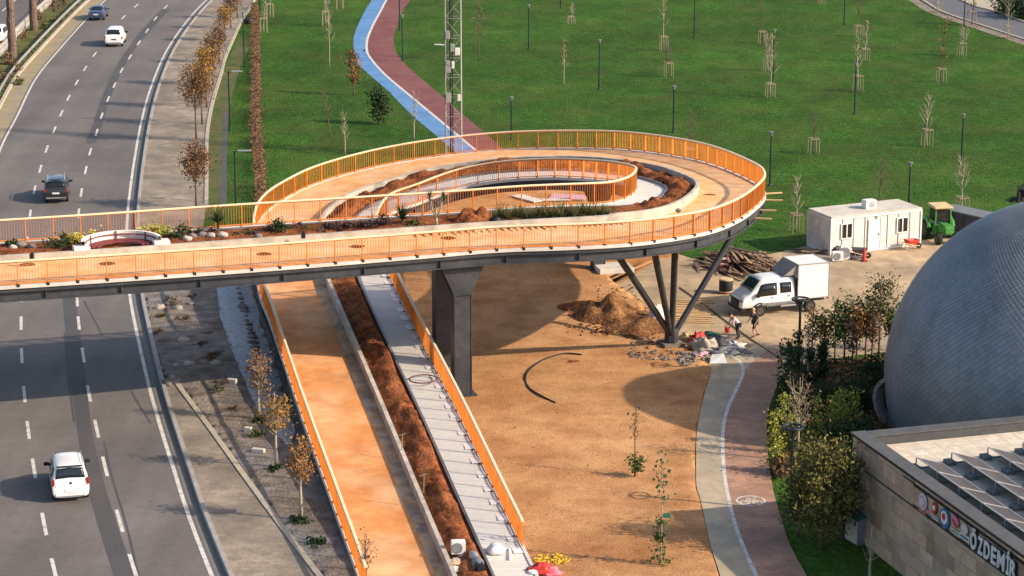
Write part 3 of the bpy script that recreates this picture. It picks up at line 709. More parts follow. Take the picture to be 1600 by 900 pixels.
# dust swept against the kerb and dry stains on the orange lane
def w2f(i, m_): return m_/width(i)
i_dust = first(lambda i: SM[i][4] < 2.6)
mb = MB(); rg = random.Random(5)
A, B = [], []
for i in range(i_dust, NS):
    wv = .62 + .22*noise.noise(Vector((i*.05, 0, 0))); A.append(at(i, F_K0-.001, .004)); B.append(at(i, F_K0 - w2f(i, wv), .004))
strip(mb, A, B); ribdust = mb.build('dust_strip', M['lane_dust'], bridge); fixnormals(ribdust)
for u, v in ((43,412.5+1),(168,412),(412,397),(558,385),(700,372)):
    mb = MB(); q = P(u, v, 8.0); k = len(mb.v); n = 18
    for t in range(n):
        an = 2*math.pi*t/n; r = 1+.25*noise.noise(Vector((math.cos(an)*1.5+u, math.sin(an)*1.5, 0))); mb.v.append((q.x+.42*r*math.cos(an), q.y+.38*r*math.sin(an), 8.004))
    mb.f.append(tuple(range(k, k+n))); mb.fm.append(0); mb.build('mud_stain', M['soil'], bridge)
mb = MB(); q = P(1108, 305, 7.35); k = len(mb.v)
for t in range(16): an = 2*math.pi*t/16; mb.v.append((q.x+.4*math.cos(an), q.y+.4*math.sin(an), q.z+.012))
mb.f.append(tuple(range(k, k+16))); mb.fm.append(0)
mb.build('mud_stain', M['soil'], bridge)
# kerb walls each side of the planting bed
sweep('kerb_wall', lambda i: [(F_K0, -.1), (F_K0, .42 if i < i_cross-150 else .50), (F_K1, .42 if i < i_cross-150 else .50), (F_K1, -.1)], M['concrete'])
sweep('bed_edging', lambda i: [(FS1(i), -.1), (FS1(i), .14), (FW1(i), .14), (FW1(i), -.1)], M['steel_light'])
# white concrete edge strips
mb = MB()
sweep('edge_strip', lambda i: [(-.008, -.11), (-.008, .05), (.016, .05), (.016, -.11)], M['concrete_white'], mb=mb, fin=False)
edge = fixnormals(mb.build('edge_strip', M['concrete_white'], bridge))
fixnormals(sweep('edge_strip', lambda i: [(1.006, -.11), (1.006, .05), (.986, .05), (.986, -.11)], M['concrete_white']))
# slab
sweep('slab', lambda i: [(.0, -.24), (.0, -.025), (1.0, -.025), (1.0, -.24)], M['steel'])
# main girders: flanges, web, stiffeners
def girder(fside, sgn):
    mb = MB(); iz = first(lambda i: SM[i][4] < 1.6)
    fo = lambda i, m_: fside + sgn*m_/width(i)
    sweep('', lambda i: [(fo(i,-.02), -.243), (fo(i,.36), -.243), (fo(i,.36), -.30), (fo(i,-.02), -.30)], None, 0, iz, mb=mb, fin=False)
    sweep('', lambda i: [(fo(i,.16), -.30), (fo(i,.19), -.30), (fo(i,.19), -.72), (fo(i,.16), -.72)], None, 0, iz, mb=mb, fin=False)
    sweep('', lambda i: [(fo(i,-.02), -.72), (fo(i,.36), -.72), (fo(i,.36), -.78), (fo(i,-.02), -.78)], None, 0, iz, mb=mb, fin=False)
    o = fixnormals(mb.build('girder', M['steel'], bridge))
    last = -9; al = 0
    for i in range(1, iz):
        al += (at(i, fside)-at(i-1, fside)).length
        if al - last > 3.6:
            last = al; t = (at(i+1, fside)-at(i-1, fside)).normalized()
            s = MB(); s.beam(at(i, fo(i,.02), -.51), at(i, fo(i,.16), -.51), .03, .42); s.build('stiffener', M['steel'], o)
    return o
girder(.0, 1); girder(1.0, -1)
mb = MB(); last = -9
iz = first(lambda i: SM[i][4] < 1.6)
for i in range(0, iz):
    if ALEN[i]-last > 3.6: last = ALEN[i]; mb.beam(at(i, .03, -.46), at(i, .97, -.46), .22, .40)
mb.build('cross_beams', M['steel'], bridge)
# low ramp: side walls down to the ground
iw = first(lambda i: SM[i][4] < 1.62)
mb = MB()
sweep('', lambda i: [(.004, -.245), (.02, -.245), (.02, -SM[i][4]-.05 if SM[i][4] > .2 else -.25), (.004, -SM[i][4]-.05 if SM[i][4] > .2 else -.25)], None, iw, None, mb=mb, fin=False)
sweep('', lambda i: [(.98, -.245), (.996, -.245), (.996, -SM[i][4]-.05 if SM[i][4] > .2 else -.25), (.98, -SM[i][4]-.05 if SM[i][4] > .2 else -.25)], None, iw, None, mb=mb, fin=False)
fixnormals(mb.build('side_wall', M['steel'], bridge))
# railings
def railing(f, i0, i1, label, bw=.020):
    mb = MB(); pts = [at(i, f, 0) for i in range(i0, i1+1)]
    c = resample(pts, .1455)
    for k, p in enumerate(c):
        t = (c[min(k+1, len(c)-1)] - c[max(k-1, 0)]).normalized(); an = math.atan2(t.y, t.x); Mx = Matrix.Rotation(an, 3, 'Z')
        if k % 10 == 0 and f < .5 and p.z > 7.2 and -30 < p.x < 13:
            if not hasattr(railing, 'foot'):
                ft_ = MB(); ft_.box((0,0,0), (.16,.16,.13)); fo_ = ft_.build('post_foot', M['black'], bridge, local=True); railing.foot = fo_
            else: fo_ = railing.foot.copy(); COL.objects.link(fo_); fo_.parent = bridge
            nv_ = Vector((t.y, -t.x, 0)); fo_.location = p + nv_*.06 + Vector((0,0,.03)) - bridge.location; fo_.rotation_euler = (0,0,an)
        if k % 10 == 0: mb.box(p + Vector((0,0,.62)), (.05, .11, 1.24), Mx); mb.box(p + Vector((0,0,.07)), (.16, .16, .03), Mx)
        else: mb.box(p + Vector((0,0,.67)), (bw, .030, 1.06), Mx)
    cc = c[::4] + [c[-1]]
    for a, q in zip(cc, cc[1:]):
        mb.beam(a+Vector((0,0,.13)), q+Vector((0,0,.13)), .045, .05)
        mb.beam(a+Vector((0,0,1.205)), q+Vector((0,0,1.205)), .05, .05)
    r = mb.build('railing', M['rail'], bridge); r['label'] = label
    hr = MB(); pp = c[::3] + [c[-1]]; n = len(hr.v)
    prof = [(-.075,1.232),(-.075,1.29),(-.05,1.31),(.05,1.31),(.075,1.29),(.075,1.232)]
    profile_sweep(hr, pp, prof); fixnormals(hr.build('handrail', M['handrail'], r))
    # fixing plates on the deck edge
    return r
i_r1 = first(lambda i: SM[i][4] < .15); i_r2 = first(lambda i: SM[i][4] < .42)
railing(.006, 0, i_r1, 'outer orange railing of thin upright bars')
railing(.990, 0, i_r2, 'inner orange railing round the open middle of the loop', .014)
# bright plates and dark brackets along the stepped lane's edge
mb = MB(); mb2 = MB(); last = -9
ig = first(lambda i: SM[i][4] < 2.9)
for i in range(ig, i_r2):
    if ALEN[i]-last > 1.45:
        last = ALEN[i]; t = (at(i+1, .9)-at(i-1, .9)).normalized(); an = math.atan2(t.y, t.x); Mx = Matrix.Rotation(an, 3, 'Z')
        mb2 = MB(); mb2.box(at(i, .972, .035), (.07, .10, .05), Mx); mb2.build('rail_bracket', M['black'], bridge)
        mb = MB(); mb.box(at(min(i+2, NS-1), .955, .006) , (1.12, .40, .02), Mx); mb.build('edge_plate', M['white'], bridge)
# supports ----------------------------------------------------------
def nearest(p, f): return min(range(NS), key=lambda i: (at(i, f).xy - Vector(p).xy).length + abs(at(i, f).z-8)*.8)
pb = P(721, 617)
def pillar(p, ztop_, wx, wy, an, name='pillar', lab=None):
    mb = MB(); Mx = Matrix.Rotation(an, 3, 'Z')
    zc = ztop_-1.55
    for sx in (-1, 1): mb.box(Vector((p.x, p.y, zc/2)) + Mx @ Vector((sx*(wx/2-.02), 0, 0)), (.045, wy, zc), Mx)
    mb.box(Vector((p.x, p.y, zc/2)), (wx-.09, .06, zc), Mx)
    mb.box(Vector((p.x, p.y, zc/2)) + Mx @ Vector((0, -wy/2+.06, 0)), (wx-.1, .05, zc-.01), Mx)
    o = mb.build(name, M['steel'], bridge); 
    if lab: o['label'] = lab
    # flared head
    h = MB(); 
    for sy in (-1, 1):
        q = [(-wx/2, zc), (wx/2, zc), (wx/2+.72, ztop_), (-wx/2-.72, ztop_)]
        vs = []
        for yy in (sy*(wy/2-.05)-.025, sy*(wy/2-.05)+.025):
            for x, z in q: vs.append(Vector((p.x, p.y, z)) + Mx @ Vector((x, yy, 0)))
        h.add(vs, [(0,1,2,3),(7,6,5,4),(0,4,5,1),(1,5,6,2),(2,6,7,3),(3,7,4,0)])
    h.box(Vector((p.x, p.y, (zc+ztop_)/2)), (wx, wy-.14, ztop_-zc), Mx)
    h.box(Vector((p.x, p.y, zc-.02)), (wx+.06, wy+.06, .05), Mx)
    fixnormals(h.build('bracket', M['steel'], o))
    bp_ = MB(); bp_.box(Vector((p.x, p.y, .06)), (wx+.5, wy+.4, .10), Mx)
    bp_.build('base_plate', M['steel'], o)
    return o
d_b = (Vector(key[5][:2])-Vector(key[4][:2])); AN = math.atan2(d_b.y, d_b.x)
pillar(pb, 7.20, .95, .85, AN, lab='front steel pillar with a flared head')
nb = Vector((-math.sin(AN), math.cos(AN), 0))
pillar(pb + nb*5.6 + Vector((.45, .1, 0)), 7.20, .95, .85, AN, lab='rear steel pillar with a flared head')
pl_ = P(-330, 565); 
pillar(Vector((key[3][0]-6, key[3][1]+1.2, 0)), 7.20, .95, .85, AN)
# a pillar under the back of the ring on its pale plinth
pq = P(934, 420)
pillar(pq, 5.6, .8, .7, AN)
# V-shaped group of four struts on one foot
vb = P(1049, 540)
mb = MB(); mb.box((vb.x, vb.y, .12), (1.25, 1.2, .22), Matrix.Rotation(.3, 3, 'Z')); o = mb.build('foundation', M['dirt'], bridge)
mb = MB(); mb.prism([(vb.x+.42*math.cos(a), vb.y+.42*math.sin(a)) for a in [math.pi/8+k*math.pi/4 for k in range(8)]], .28, 1.05)
mb.build('strut_shoe', M['steel'], bridge)
for (u, v, zt, fy) in ((962,394,7.18,.06),(1022,391,7.1,.60),(1055,386,7.05,.10),(1157,347,6.8,.05)):
    q = P(u, v, zt)
    mb = MB(); a = Vector((vb.x, vb.y, .75)); dv = (q-a); dv2 = Vector((dv.x, dv.y, 0)).normalized()*.22
    mb.tube([a+dv2, q+dv.normalized()*.18], [.17, .19], 12); mb.build('strut', M['steel'], bridge, smooth=40)
# tapered timbers poking out of the ring's edge (left from formwork)
for k, (u, v, z) in enumerate(((1195,303,7.2),(1196,312,7.15),(1195,328,6.9),(1188,341,6.8))):
    p = P(u-9, v, z); q = P(u+(27 if k < 2 else 18), v + (-2 if k == 0 else 1), z)
    mb = MB(); mb.beam(p-Vector((p+q)/2), q-Vector((p+q)/2), .12, .07); o = mb.build('timber_batten', M['wood_new'], org=None); o.location = (p+q)/2
    tag(o, ['topmost pale timber sticking out of the ring edge', 'second pale timber sticking out of the ring edge, just under the topmost', 'third pale timber sticking out below the ring railing', 'lowest short pale timber under the ring edge by the girder'][k], 'timber', 'timbers sticking out of the ring')
# soil of the planting bed ------------------------------------------
mb = MB(); nf = 12
def soil_amp(i):
    z = SM[i][4]; tipd = ALEN[i]-ALEN[i_tip]
    if tipd < -14: return .10
    if tipd < 6: return .10 + .35*(tipd+14)/20
    if z > 2.7: return .62
    return .58
for i in range(NS):
    a = soil_amp(i)
    for j in range(nf+1):
        f = j/nf; ff = F_K1+.001 + (FS1(i)-F_K1-.002)*f; q = at(i, ff); pr_ = math.sin(math.pi*min(1, max(0, f))**1.35)**.7
        hump = .65 + .75*noise.noise(Vector((q.x*.42, q.y*.42, 1.3))) + .35*noise.noise(Vector((q.x*1.1, q.y*1.1, 2.3)))
        h = .10 + a*pr_*max(.1, hump) + .30*noise.noise(Vector((q.x*1.3, q.y*1.3, 5)))*(1 if a > .2 else .25) + .17*noise.noise(Vector((q.x*3.1, q.y*3.1, 9)))*(1 if a > .2 else .5)
        if SM[i][4] < 2.7 and f > .86: h = -.02
        mb.v.append((q.x, q.y, q.z+max(h, -.02)))
for i in range(NS-1):
    for j in range(nf): a = i*(nf+1)+j; mb.f.append((a, a+1, a+nf+2, a+nf+1)); mb.fm.append(0)
o = mb.build('planting_soil', M['soil'], smooth=True); fixnormals(o); o['kind'] = 'stuff'; o['label'] = 'red brown soil heaped along the planting bed of the footbridge'; o['category'] = 'soil'

# dead leaves and dirt blown along the foot of the kerb wall on the upper lane
lt = MB(); rl = random.Random(31)
ia = min(range(i_tip), key=lambda i: abs(at(i, F_K0).x-P(655,352,8).x)); ib = min(range(i_tip), key=lambda i: abs(at(i, F_K0).x-P(985,352,8).x))
for k in range(1100):
    i = rl.randrange(ia, ib); dd = abs(rl.gauss(0,.28)); 
    qq = at(i, .4)
    if rl.random() > .55+1.1*noise.noise(Vector((qq.x*.55, qq.y*.3, 2))): continue
    q = at(i, F_K0 - w2f(i, .03+dd), .012+.05*rl.random()*max(0,1-dd*2)); lt.leaf(q, (rl.gauss(0,.5), rl.gauss(0,.5), 1), rl.uniform(.04,.10), rl)
o = lt.build('leaf_litter', M['drybrown']); o['kind'] = 'stuff'; o['label'] = 'dry leaves blown against the kerb wall on the upper lane'; o['category'] = 'leaf litter'

q = P(958,423,.0); mb = MB(); mb.box((0,0,.18),(2.3,1.8,.36)); o = bevel(mb.build('concrete_slab', M['concrete_white']), .03, 1); o.location = q; o.rotation_euler = (0,0,.25)
tag(o, 'pale concrete slab on the ground under the back of the ring, behind the V struts', 'slab')
# ================================================================== VEHICLES
def loft_body(rows, crown=.05):
    "rows: x, z bottom, z belt, z top, half width at sill, belt, roof"
    mb = MB(); k = 11
    for (x, zb, zl, zt, wb, wl, wt) in rows:
        zm = zb + (zl-zb)*.45; wm = max(wb, wl)*1.012
        ring = [(wb*.8, zb), (wb, zb+.05), (wm, zm), (wl, zl), (wt+(wl-wt)*.12, zt-(zt-zl)*.10), (wt*.78, zt+crown*.45)]
        pts = [(x, -a, b) for a, b in ring] + [(x, 0, zt+crown)] + [(x, a, b) for a, b in ring[::-1]]
        k = len(pts); mb.v += pts
    m = len(rows)
    for i in range(m-1):
        for j in range(k):
            j2 = (j+1) % k; mb.f.append((i*k+j, i*k+j2, (i+1)*k+j2, (i+1)*k+j)); mb.fm.append(0)
    mb.f.append(tuple(range(k))[::-1]); mb.fm.append(0); mb.f.append(tuple((m-1)*k+j for j in range(k))); mb.fm.append(0)
    return mb
def rowat(rows, x):
    for a, b in zip(rows, rows[1:]):
        if a[0] <= x <= b[0]:
            t = (x-a[0])/(b[0]-a[0]+1e-9); return [p+(q-p)*t for p, q in zip(a, b)]
    return list(rows[0] if x < rows[0][0] else rows[-1])
def side_panel(mb, rows, xs, t0, t1, sy, off=.012):
    "panel on the flank between belt and roof; t is the height share; xs is (x, shift at top)"
    (xa, sa), (xb, sb) = xs; n = 5; base = len(mb.v)
    for i in range(n+1):
        for t, s_ in ((t0, 0), (t1, 1)):
            x = xa + (xb-xa)*i/n + s_*(sa + (sb-sa)*i/n); r = rowat(rows, x)
            z = r[2]+(r[3]-r[2])*t*.92; y = r[5]+(r[6]+(r[5]-r[6])*.12-r[5])*t
            mb.v.append((x, sy*(y+off), z))
    for i in range(n): mb.f.append((base+2*i, base+2*i+1, base+2*i+3, base+2*i+2)); mb.fm.append(0)
def top_panel(mb, rows, x0, x1, w, off=.014, crown=.05, n=4):
    "panel lying on the roof line between two stations (windscreen, rear window)"
    base = len(mb.v); ks = (-1, -.78, 0, .78, 1)
    a, b = rowat(rows, x0), rowat(rows, x1); dx, dz = b[0]-a[0], b[3]-a[3]; L = math.hypot(dx, dz); nx, nz = -dz/L, dx/L
    for i in range(n+1):
        x = x0+(x1-x0)*i/n; r = rowat(rows, x)
        for q in ks:
            zc = r[3] + (crown if q == 0 else crown*.45*(1-(abs(q)-.78)/.22*.6 if abs(q) > .78 else 1))
            mb.v.append((x+nx*off, q*r[6]*w, zc+nz*off))
    m = len(ks)
    for i in range(n):
        for j in range(m-1): mb.f.append((base+i*m+j, base+i*m+j+1, base+(i+1)*m+j+1, base+(i+1)*m+j)); mb.fm.append(0)
def wheel(parent, x, y, r, wd):
    mb = MB(); Mx = Matrix.Rotation(math.pi/2, 3, 'X')
    mb.lathe([(r*.62,-wd/2),(r*.93,-wd/2),(r,-wd*.36),(r,wd*.36),(r*.93,wd/2),(r*.62,wd/2)], 22, (x, y, r), Mx)
    wl = mb.build('wheel', M['rubber'], parent, local=True, smooth=40)
    h = MB(); s = 1 if y > 0 else -1
    h.lathe([(r*.60,-.01),(r*.60,.012),(r*.5,.004),(r*.16,.012),(r*.12,.03)], 18, (x, y+s*(wd/2), r), Matrix.Rotation(-s*math.pi/2, 3, 'X'))
    h.build('rim', M['alloy'], wl, local=True, smooth=30)
def solidify(o, th=.012):
    md = o.modifiers.new('thickness', 'SOLIDIFY'); md.thickness = th; md.offset = 0; return o
def lamp(parent, nm, m, c, d):
    mb = MB(); mb.box(c, d); o = bevel(mb.build(nm, m, parent, local=True), min(d)*.25, 2); return o
def car(name, label, cat, loc, rz, rows, paint, wheels, wr, side, screens, tail, extra=None, group='vehicles on the main road', crown=.05):
    t = thing(name, label, cat, loc, rz, group)
    body = fixnormals(loft_body(rows, crown).build('body', paint, t, local=True, smooth=38))
    md = body.modifiers.new('sub', 'SUBSURF'); md.levels = 1; md.render_levels = 1
    for sy in (-1, 1):
        for seg in side:
            mb = MB(); side_panel(mb, rows, seg[0], seg[1], seg[2], sy, .018); solidify(mb.build('side_window', M['glass'], t, local=True, smooth=True))
    for nm, x0, x1, w_, m in screens:
        mb = MB(); top_panel(mb, rows, x0, x1, w_, .022, crown); solidify(mb.build(nm, m, t, local=True, smooth=True))
    hw = max(r[4] for r in rows)
    for x in wheels:
        for sy in (-1, 1): wheel(t, x, sy*(hw-.11), wr, .22)
    for c, d in tail: 
        for sy in (-1, 1): lamp(t, 'taillight', M['red_lens'], (c[0], sy*c[1], c[2]), d)
    if extra: extra(t, rows)
    return t
def mirrors(t, x, y, z, m):
    for sy in (-1, 1):
        mb = MB(); mb.box((x, sy*(y+.11), z), (.12, .24, .17)); o = bevel(mb.build('door_mirror', m, t, local=True), .03, 2)
def heading(a, b):
    p, q = P(*a), P(*b); d = q-p; return math.atan2(d.y, d.x)
def place_rear(u, v, L, rz):
    p = P(u, v); return p + Vector((math.cos(rz), math.sin(rz), 0))*L/2
# --- white compact people carrier, nearest
rows_mpv = [(-1.98,.36,.60,.66,.70,.76,.72),(-1.95,.27,.86,.92,.78,.83,.79),(-1.90,.24,1.02,1.07,.80,.85,.79),(-1.80,.24,1.02,1.40,.81,.855,.73),(-1.68,.24,1.02,1.64,.82,.86,.68),(-1.5,.24,1.02,1.71,.82,.86,.68),
            (-.6,.24,1.02,1.74,.83,.865,.68),(.35,.24,1.0,1.72,.83,.865,.67),(.62,.24,.99,1.62,.83,.865,.66),(1.32,.25,.95,1.04,.82,.85,.74),(1.72,.27,.80,.90,.79,.83,.72),(1.93,.33,.62,.70,.72,.76,.66),(1.98,.38,.55,.58,.66,.70,.6)]
def mpv_extra(t, rows):
    mirrors(t, .85, .86, 1.06, M['black'])
    mb = MB(); mb.box((-1.935,0,.80),(.05,1.50,.13)); bevel(mb.build('tailgate_trim', M['black'], t, local=True), .03, 2)
    mb = MB(); mb.box((-1.985,0,.62),(.03,.54,.13)); mb.build('number_plate', M['plate'], t, local=True)
    mb = MB(); mb.lathe([(.065,-.01),(.065,.012),(.03,.02)], 14, (-1.94,0,.965), Matrix.Rotation(-math.pi/2,3,'Y')); mb.build('badge', M['black'], t, local=True)
    for sy in (-1, 1):
        mb = MB(); mb.tube([(-1.45,sy*.62,1.74),(-1.2,sy*.62,1.80),(.1,sy*.62,1.81),(.35,sy*.62,1.75)], .022, 6); mb.build('roof_rail', M['galv'], t, local=True)
        mb = MB(); mb.box((1.86,sy*.60,.70),(.16,.24,.14)); bevel(mb.build('headlight', M['clear_lens'], t, local=True), .03, 2)
    mb = MB(); mb.box((-1.66,0,1.70),(.13,1.22,.035)); bevel(mb.build('spoiler', M['black'], t, local=True), .012, 1)
    mb = MB(); mb.box((-1.99,0,.42),(.08,1.46,.16)); bevel(mb.build('bumper', M['carwhite'], t, local=True), .04, 2)
    mb = MB(); mb.box((-1.755,0,1.52),(.03,.26,.05)); mb.build('brake_light', M['clear_lens'], t, local=True)
h1 = heading((87,893),(60,760)); h1 = heading((135,860),(112,745))
car('people_carrier', 'white compact people carrier with roof rails, driving nearest to the photographer', 'car', place_rear(112,786,3.96,h1), h1, rows_mpv, M['carwhite'], (-1.25,1.27), .31,
    [(((-1.45,.02),(-.55,.02)),.10,.86),(((-.48,0),(.32,-.02)),.10,.86),(((.38,-.02),(1.05,-.42)),.08,.84)],
    [('rear_window',-1.87,-1.70,.88,M['glass']),('windscreen',.68,1.28,.90,M['glass_teal'])],
    [((-1.90,.785,1.02),(.16,.12,.34))], mpv_extra)
# --- black sport utility car
rows_suv = [(-2.2,.42,.68,.74,.74,.80,.76),(-2.17,.33,.92,.98,.82,.87,.82),(-2.10,.30,1.06,1.12,.85,.89,.80),(-1.92,.30,1.06,1.42,.86,.90,.72),(-1.72,.30,1.05,1.62,.86,.90,.66),(-1.4,.30,1.05,1.67,.86,.91,.66),
            (-.3,.30,1.04,1.69,.86,.91,.66),(.35,.30,1.02,1.66,.86,.91,.65),(.60,.30,1.02,1.58,.86,.91,.65),(1.25,.30,1.0,1.10,.86,.90,.76),(1.85,.33,.92,1.0,.84,.88,.76),(2.12,.38,.74,.82,.77,.82,.7),(2.2,.44,.6,.64,.7,.75,.62)]
def suv_extra(t, rows):
    mirrors(t, .80, .90, 1.08, M['carblack'])
    mb = MB(); mb.box((-2.205,0,.80),(.03,.52,.12)); mb.build('number_plate', M['plate'], t, local=True)
    for sy in (-1, 1):
        mb = MB(); mb.tube([(-1.5,sy*.60,1.70),(-1.2,sy*.60,1.77),(.1,sy*.60,1.78),(.4,sy*.60,1.70)], .028, 6); mb.build('roof_rail', M['galv'], t, local=True)
        lamp(t, 'headlight', M['clear_lens'], (2.05, sy*.66, .84), (.16,.28,.14))
    mb = MB(); mb.box((-2.2,0,.45),(.10,1.5,.14)); bevel(mb.build('bumper', M['tarp_grey'], t, local=True), .04, 2)
    mb = MB(); mb.box((-1.80,0,1.62),(.25,1.2,.03)); bevel(mb.build('spoiler', M['carblack'], t, local=True), .012, 1)
h2 = heading((92,330),(103,262))
car('sport_utility_car', 'black high roofed car with red tail lamps driving just before the bridge', 'car', place_rear(88,319,4.4,h2), h2, rows_suv, M['carblack'], (-1.32,1.34), .36,
    [(((-1.55,.04),(-.55,.02)),.10,.84),(((-.48,0),(.30,-.02)),.10,.86),(((.36,-.02),(1.02,-.40)),.08,.84)],
    [('rear_window',-2.04,-1.74,.86,M['glass']),('windscreen',.66,1.20,.9,M['glass_teal'])],
    [((-2.10,.76,1.0),(.16,.24,.17))], suv_extra)
# --- white panel van
rows_van = [(-2.2,.40,.60,.68,.74,.80,.78),(-2.17,.30,.98,1.04,.84,.88,.86),(-2.12,.28,1.10,1.16,.86,.90,.83),(-2.06,.28,1.10,1.55,.86,.90,.79),(-1.95,.28,1.10,1.79,.87,.91,.75),(-1.7,.28,1.10,1.84,.87,.91,.74),
            (.1,.28,1.06,1.85,.87,.915,.74),(.45,.28,1.04,1.81,.87,.915,.73),(.72,.28,1.03,1.70,.87,.91,.72),(1.45,.28,1.0,1.10,.87,.90,.78),(1.9,.30,.88,.96,.84,.88,.78),(2.14,.36,.70,.76,.76,.8,.7),(2.2,.42,.6,.62,.7,.74,.62)]
def van_extra(t, rows):
    mirrors(t, .95, .90, 1.12, M['black'])
    mb = MB(); mb.box((-2.185,0,.80),(.03,.52,.12)); mb.build('number_plate', M['black'], t, local=True)
    mb = MB(); mb.box((-2.19,0,.42),(.10,1.55,.17)); bevel(mb.build('bumper', M['tarp_grey'], t, local=True), .04, 2)
    for sy in (-1, 1): lamp(t, 'headlight', M['clear_lens'], (2.04, sy*.64, .80), (.16,.26,.16))
h3 = heading((176,82),(203,42))
car('panel_van', 'white panel van with a dark rear window on the far bend of the road', 'van', place_rear(178,74,4.4,h3), h3, rows_van, M['carwhite'], (-1.4,1.4), .32,
    [(((.30,0),(1.15,-.45)),.06,.86)], [('rear_window',-2.10,-1.97,.84,M['glass']),('windscreen',.78,1.40,.9,M['glass_teal'])],
    [((-2.13,.85,.95),(.14,.10,.34))], van_extra)
# --- dark blue saloon
rows_sal = [(-2.3,.42,.64,.70,.70,.76,.70),(-2.27,.33,.86,.93,.80,.84,.76),(-2.15,.30,.92,1.0,.84,.87,.76),(-1.62,.28,.92,1.04,.86,.89,.76),(-1.2,.26,.93,1.22,.86,.90,.70),(-.75,.26,.93,1.40,.86,.90,.62),(-.2,.26,.93,1.44,.86,.90,.61),
            (.25,.26,.92,1.41,.86,.90,.61),(.55,.26,.91,1.32,.86,.90,.62),(1.15,.27,.88,.98,.86,.89,.74),(1.8,.30,.80,.88,.84,.87,.74),(2.18,.36,.64,.72,.76,.8,.66),(2.3,.42,.55,.58,.68,.72,.58)]
def sal_extra(t, rows):
    mirrors(t, .68, .89, .98, M['carblue'])
    mb = MB(); mb.box((-2.295,0,.72),(.03,.52,.12)); mb.build('number_plate', M['plate'], t, local=True)
    for sy in (-1, 1): lamp(t, 'headlight', M['clear_lens'], (2.10, sy*.62, .68), (.18,.28,.12))
    mb = MB(); mb.box((-2.29,0,.42),(.08,1.45,.12)); bevel(mb.build('bumper', M['carblue'], t, local=True), .03, 2)
h4 = heading((152,34),(182,2))
car('saloon_car', 'dark blue saloon car, farthest up the road ahead of the white van', 'car', place_rear(150,33,4.6,h4), h4, rows_sal, M['carblue'], (-1.38,1.40), .33,
    [(((-1.05,.18),(-.25,0)),.08,.84),(((-.18,0),(.30,-.05)),.08,.86),(((.35,-.05),(.95,-.36)),.08,.82)],
    [('rear_window',-1.55,-.80,.88,M['glass']),('windscreen',.50,1.10,.9,M['glass_teal'])],
    [((-2.21,.66,.82),(.14,.34,.14))], sal_extra)
# --- white car on the far carriageway, half outside the picture
h5 = heading((60,20),(0,72))
car('white_car', 'white car on the other carriageway behind the palm trunk, cut by the photo edge', 'car', P(-4,66)+Vector((0,0,.006)), h5, rows_suv, M['carwhite'], (-1.32,1.34), .34,
    [(((-1.55,.04),(-.55,.02)),.10,.84),(((-.48,0),(.30,-.02)),.10,.86),(((.36,-.02),(1.02,-.40)),.08,.84)],
    [('rear_window',-2.04,-1.74,.86,M['glass']),('windscreen',.66,1.20,.9,M['glass'])],
    [((-2.10,.76,1.0),(.16,.24,.17))], lambda t, r: [lamp(t, 'headlight', M['clear_lens'], (2.05, sy*.66, .84), (.16,.28,.14)) for sy in (-1,1)], group='')
# --- white box lorry with crew cab
fa, fb = P(1186,494), P(1264,486.5)          # ground points of the two near wheels
hd = (fa-fb); hd.z = 0; wb_ = hd.length; hd.normalize(); rzT = math.atan2(hd.y, hd.x); side_ = Vector((-hd.y, hd.x, 0))   # left of travel
mid = (fa+fb)/2 - side_*.86
t = thing('box_lorry', 'white crew cab lorry with a tall box body parked in the yard', 'lorry', mid, rzT)
hb = wb_/2; fx = hb
rows_cab = [(fx-2.35,.62,1.28,2.20,.94,.99,.84),(fx-2.30,.52,1.28,2.24,.96,1.0,.85),(fx-1.2,.50,1.26,2.28,.96,1.01,.85),(fx-.35,.50,1.24,2.27,.96,1.01,.84),(fx-.10,.50,1.23,2.20,.96,1.01,.83),(fx+.58,.50,1.20,1.46,.96,1.0,.90),
            (fx+.72,.50,1.18,1.34,.96,1.0,.88),(fx+1.04,.50,1.10,1.20,.94,.98,.86),(fx+1.16,.50,.98,1.08,.92,.95,.82),(fx+1.20,.52,.72,.80,.88,.91,.78),(fx+1.21,.58,.66,.70,.84,.88,.74)]
body = fixnormals(loft_body(rows_cab, .05).build('body', M['carwhite'], t, local=True, smooth=38)); md = body.modifiers.new('sub','SUBSURF'); md.levels = 1; md.render_levels = 1
for sy in (-1, 1):
    for seg in ((((fx-2.02,.0),(fx-1.32,0)),.10,.78),(((fx-1.08,0),(fx+.32,-.42)),.02,.80)):
        mb = MB(); side_panel(mb, rows_cab, seg[0], seg[1], seg[2], sy, .018); solidify(mb.build('side_window', M['glass'], t, local=True, smooth=True))
    mb = MB(); mb.box((fx-1.15, sy*1.025, .74), (2.2,.06,.17)); bevel(mb.build('side_trim', M['tarp_grey'], t, local=True), .02, 1)
    mb = MB(); mb.box((fx+.22, sy*1.13, 1.36), (.12,.22,.30)); bevel(mb.build('door_mirror', M['black'], t, local=True), .03, 2)
    mb = MB(); mb.box((fx+1.06, sy*.76, .98), (.24,.32,.22)); bevel(mb.build('headlight', M['clear_lens'], t, local=True), .04, 2)
    mb = MB(); mb.box((fx-.75, sy*1.03, 1.12), (.20,.03,.04)); mb.build('door_handle', M['black'], t, local=True)
    mb = MB(); mb.box((fx-1.85, sy*1.03, 1.15), (.20,.03,.04)); mb.build('door_handle', M['black'], t, local=True)
mb = MB(); top_panel(mb, rows_cab, fx-.06, fx+.52, .92, .022, .05); solidify(mb.build('windscreen', M['glass_teal'], t, local=True, smooth=True))
mb = MB(); mb.box((fx+1.175,0,.80),(.10,1.15,.46)); bevel(mb.build('grille', M['black'], t, local=True), .02, 1)
mb = MB(); mb.box((fx+1.08,0,.48),(.34,1.90,.26)); bevel(mb.build('bumper', M['black'], t, local=True), .05, 2)
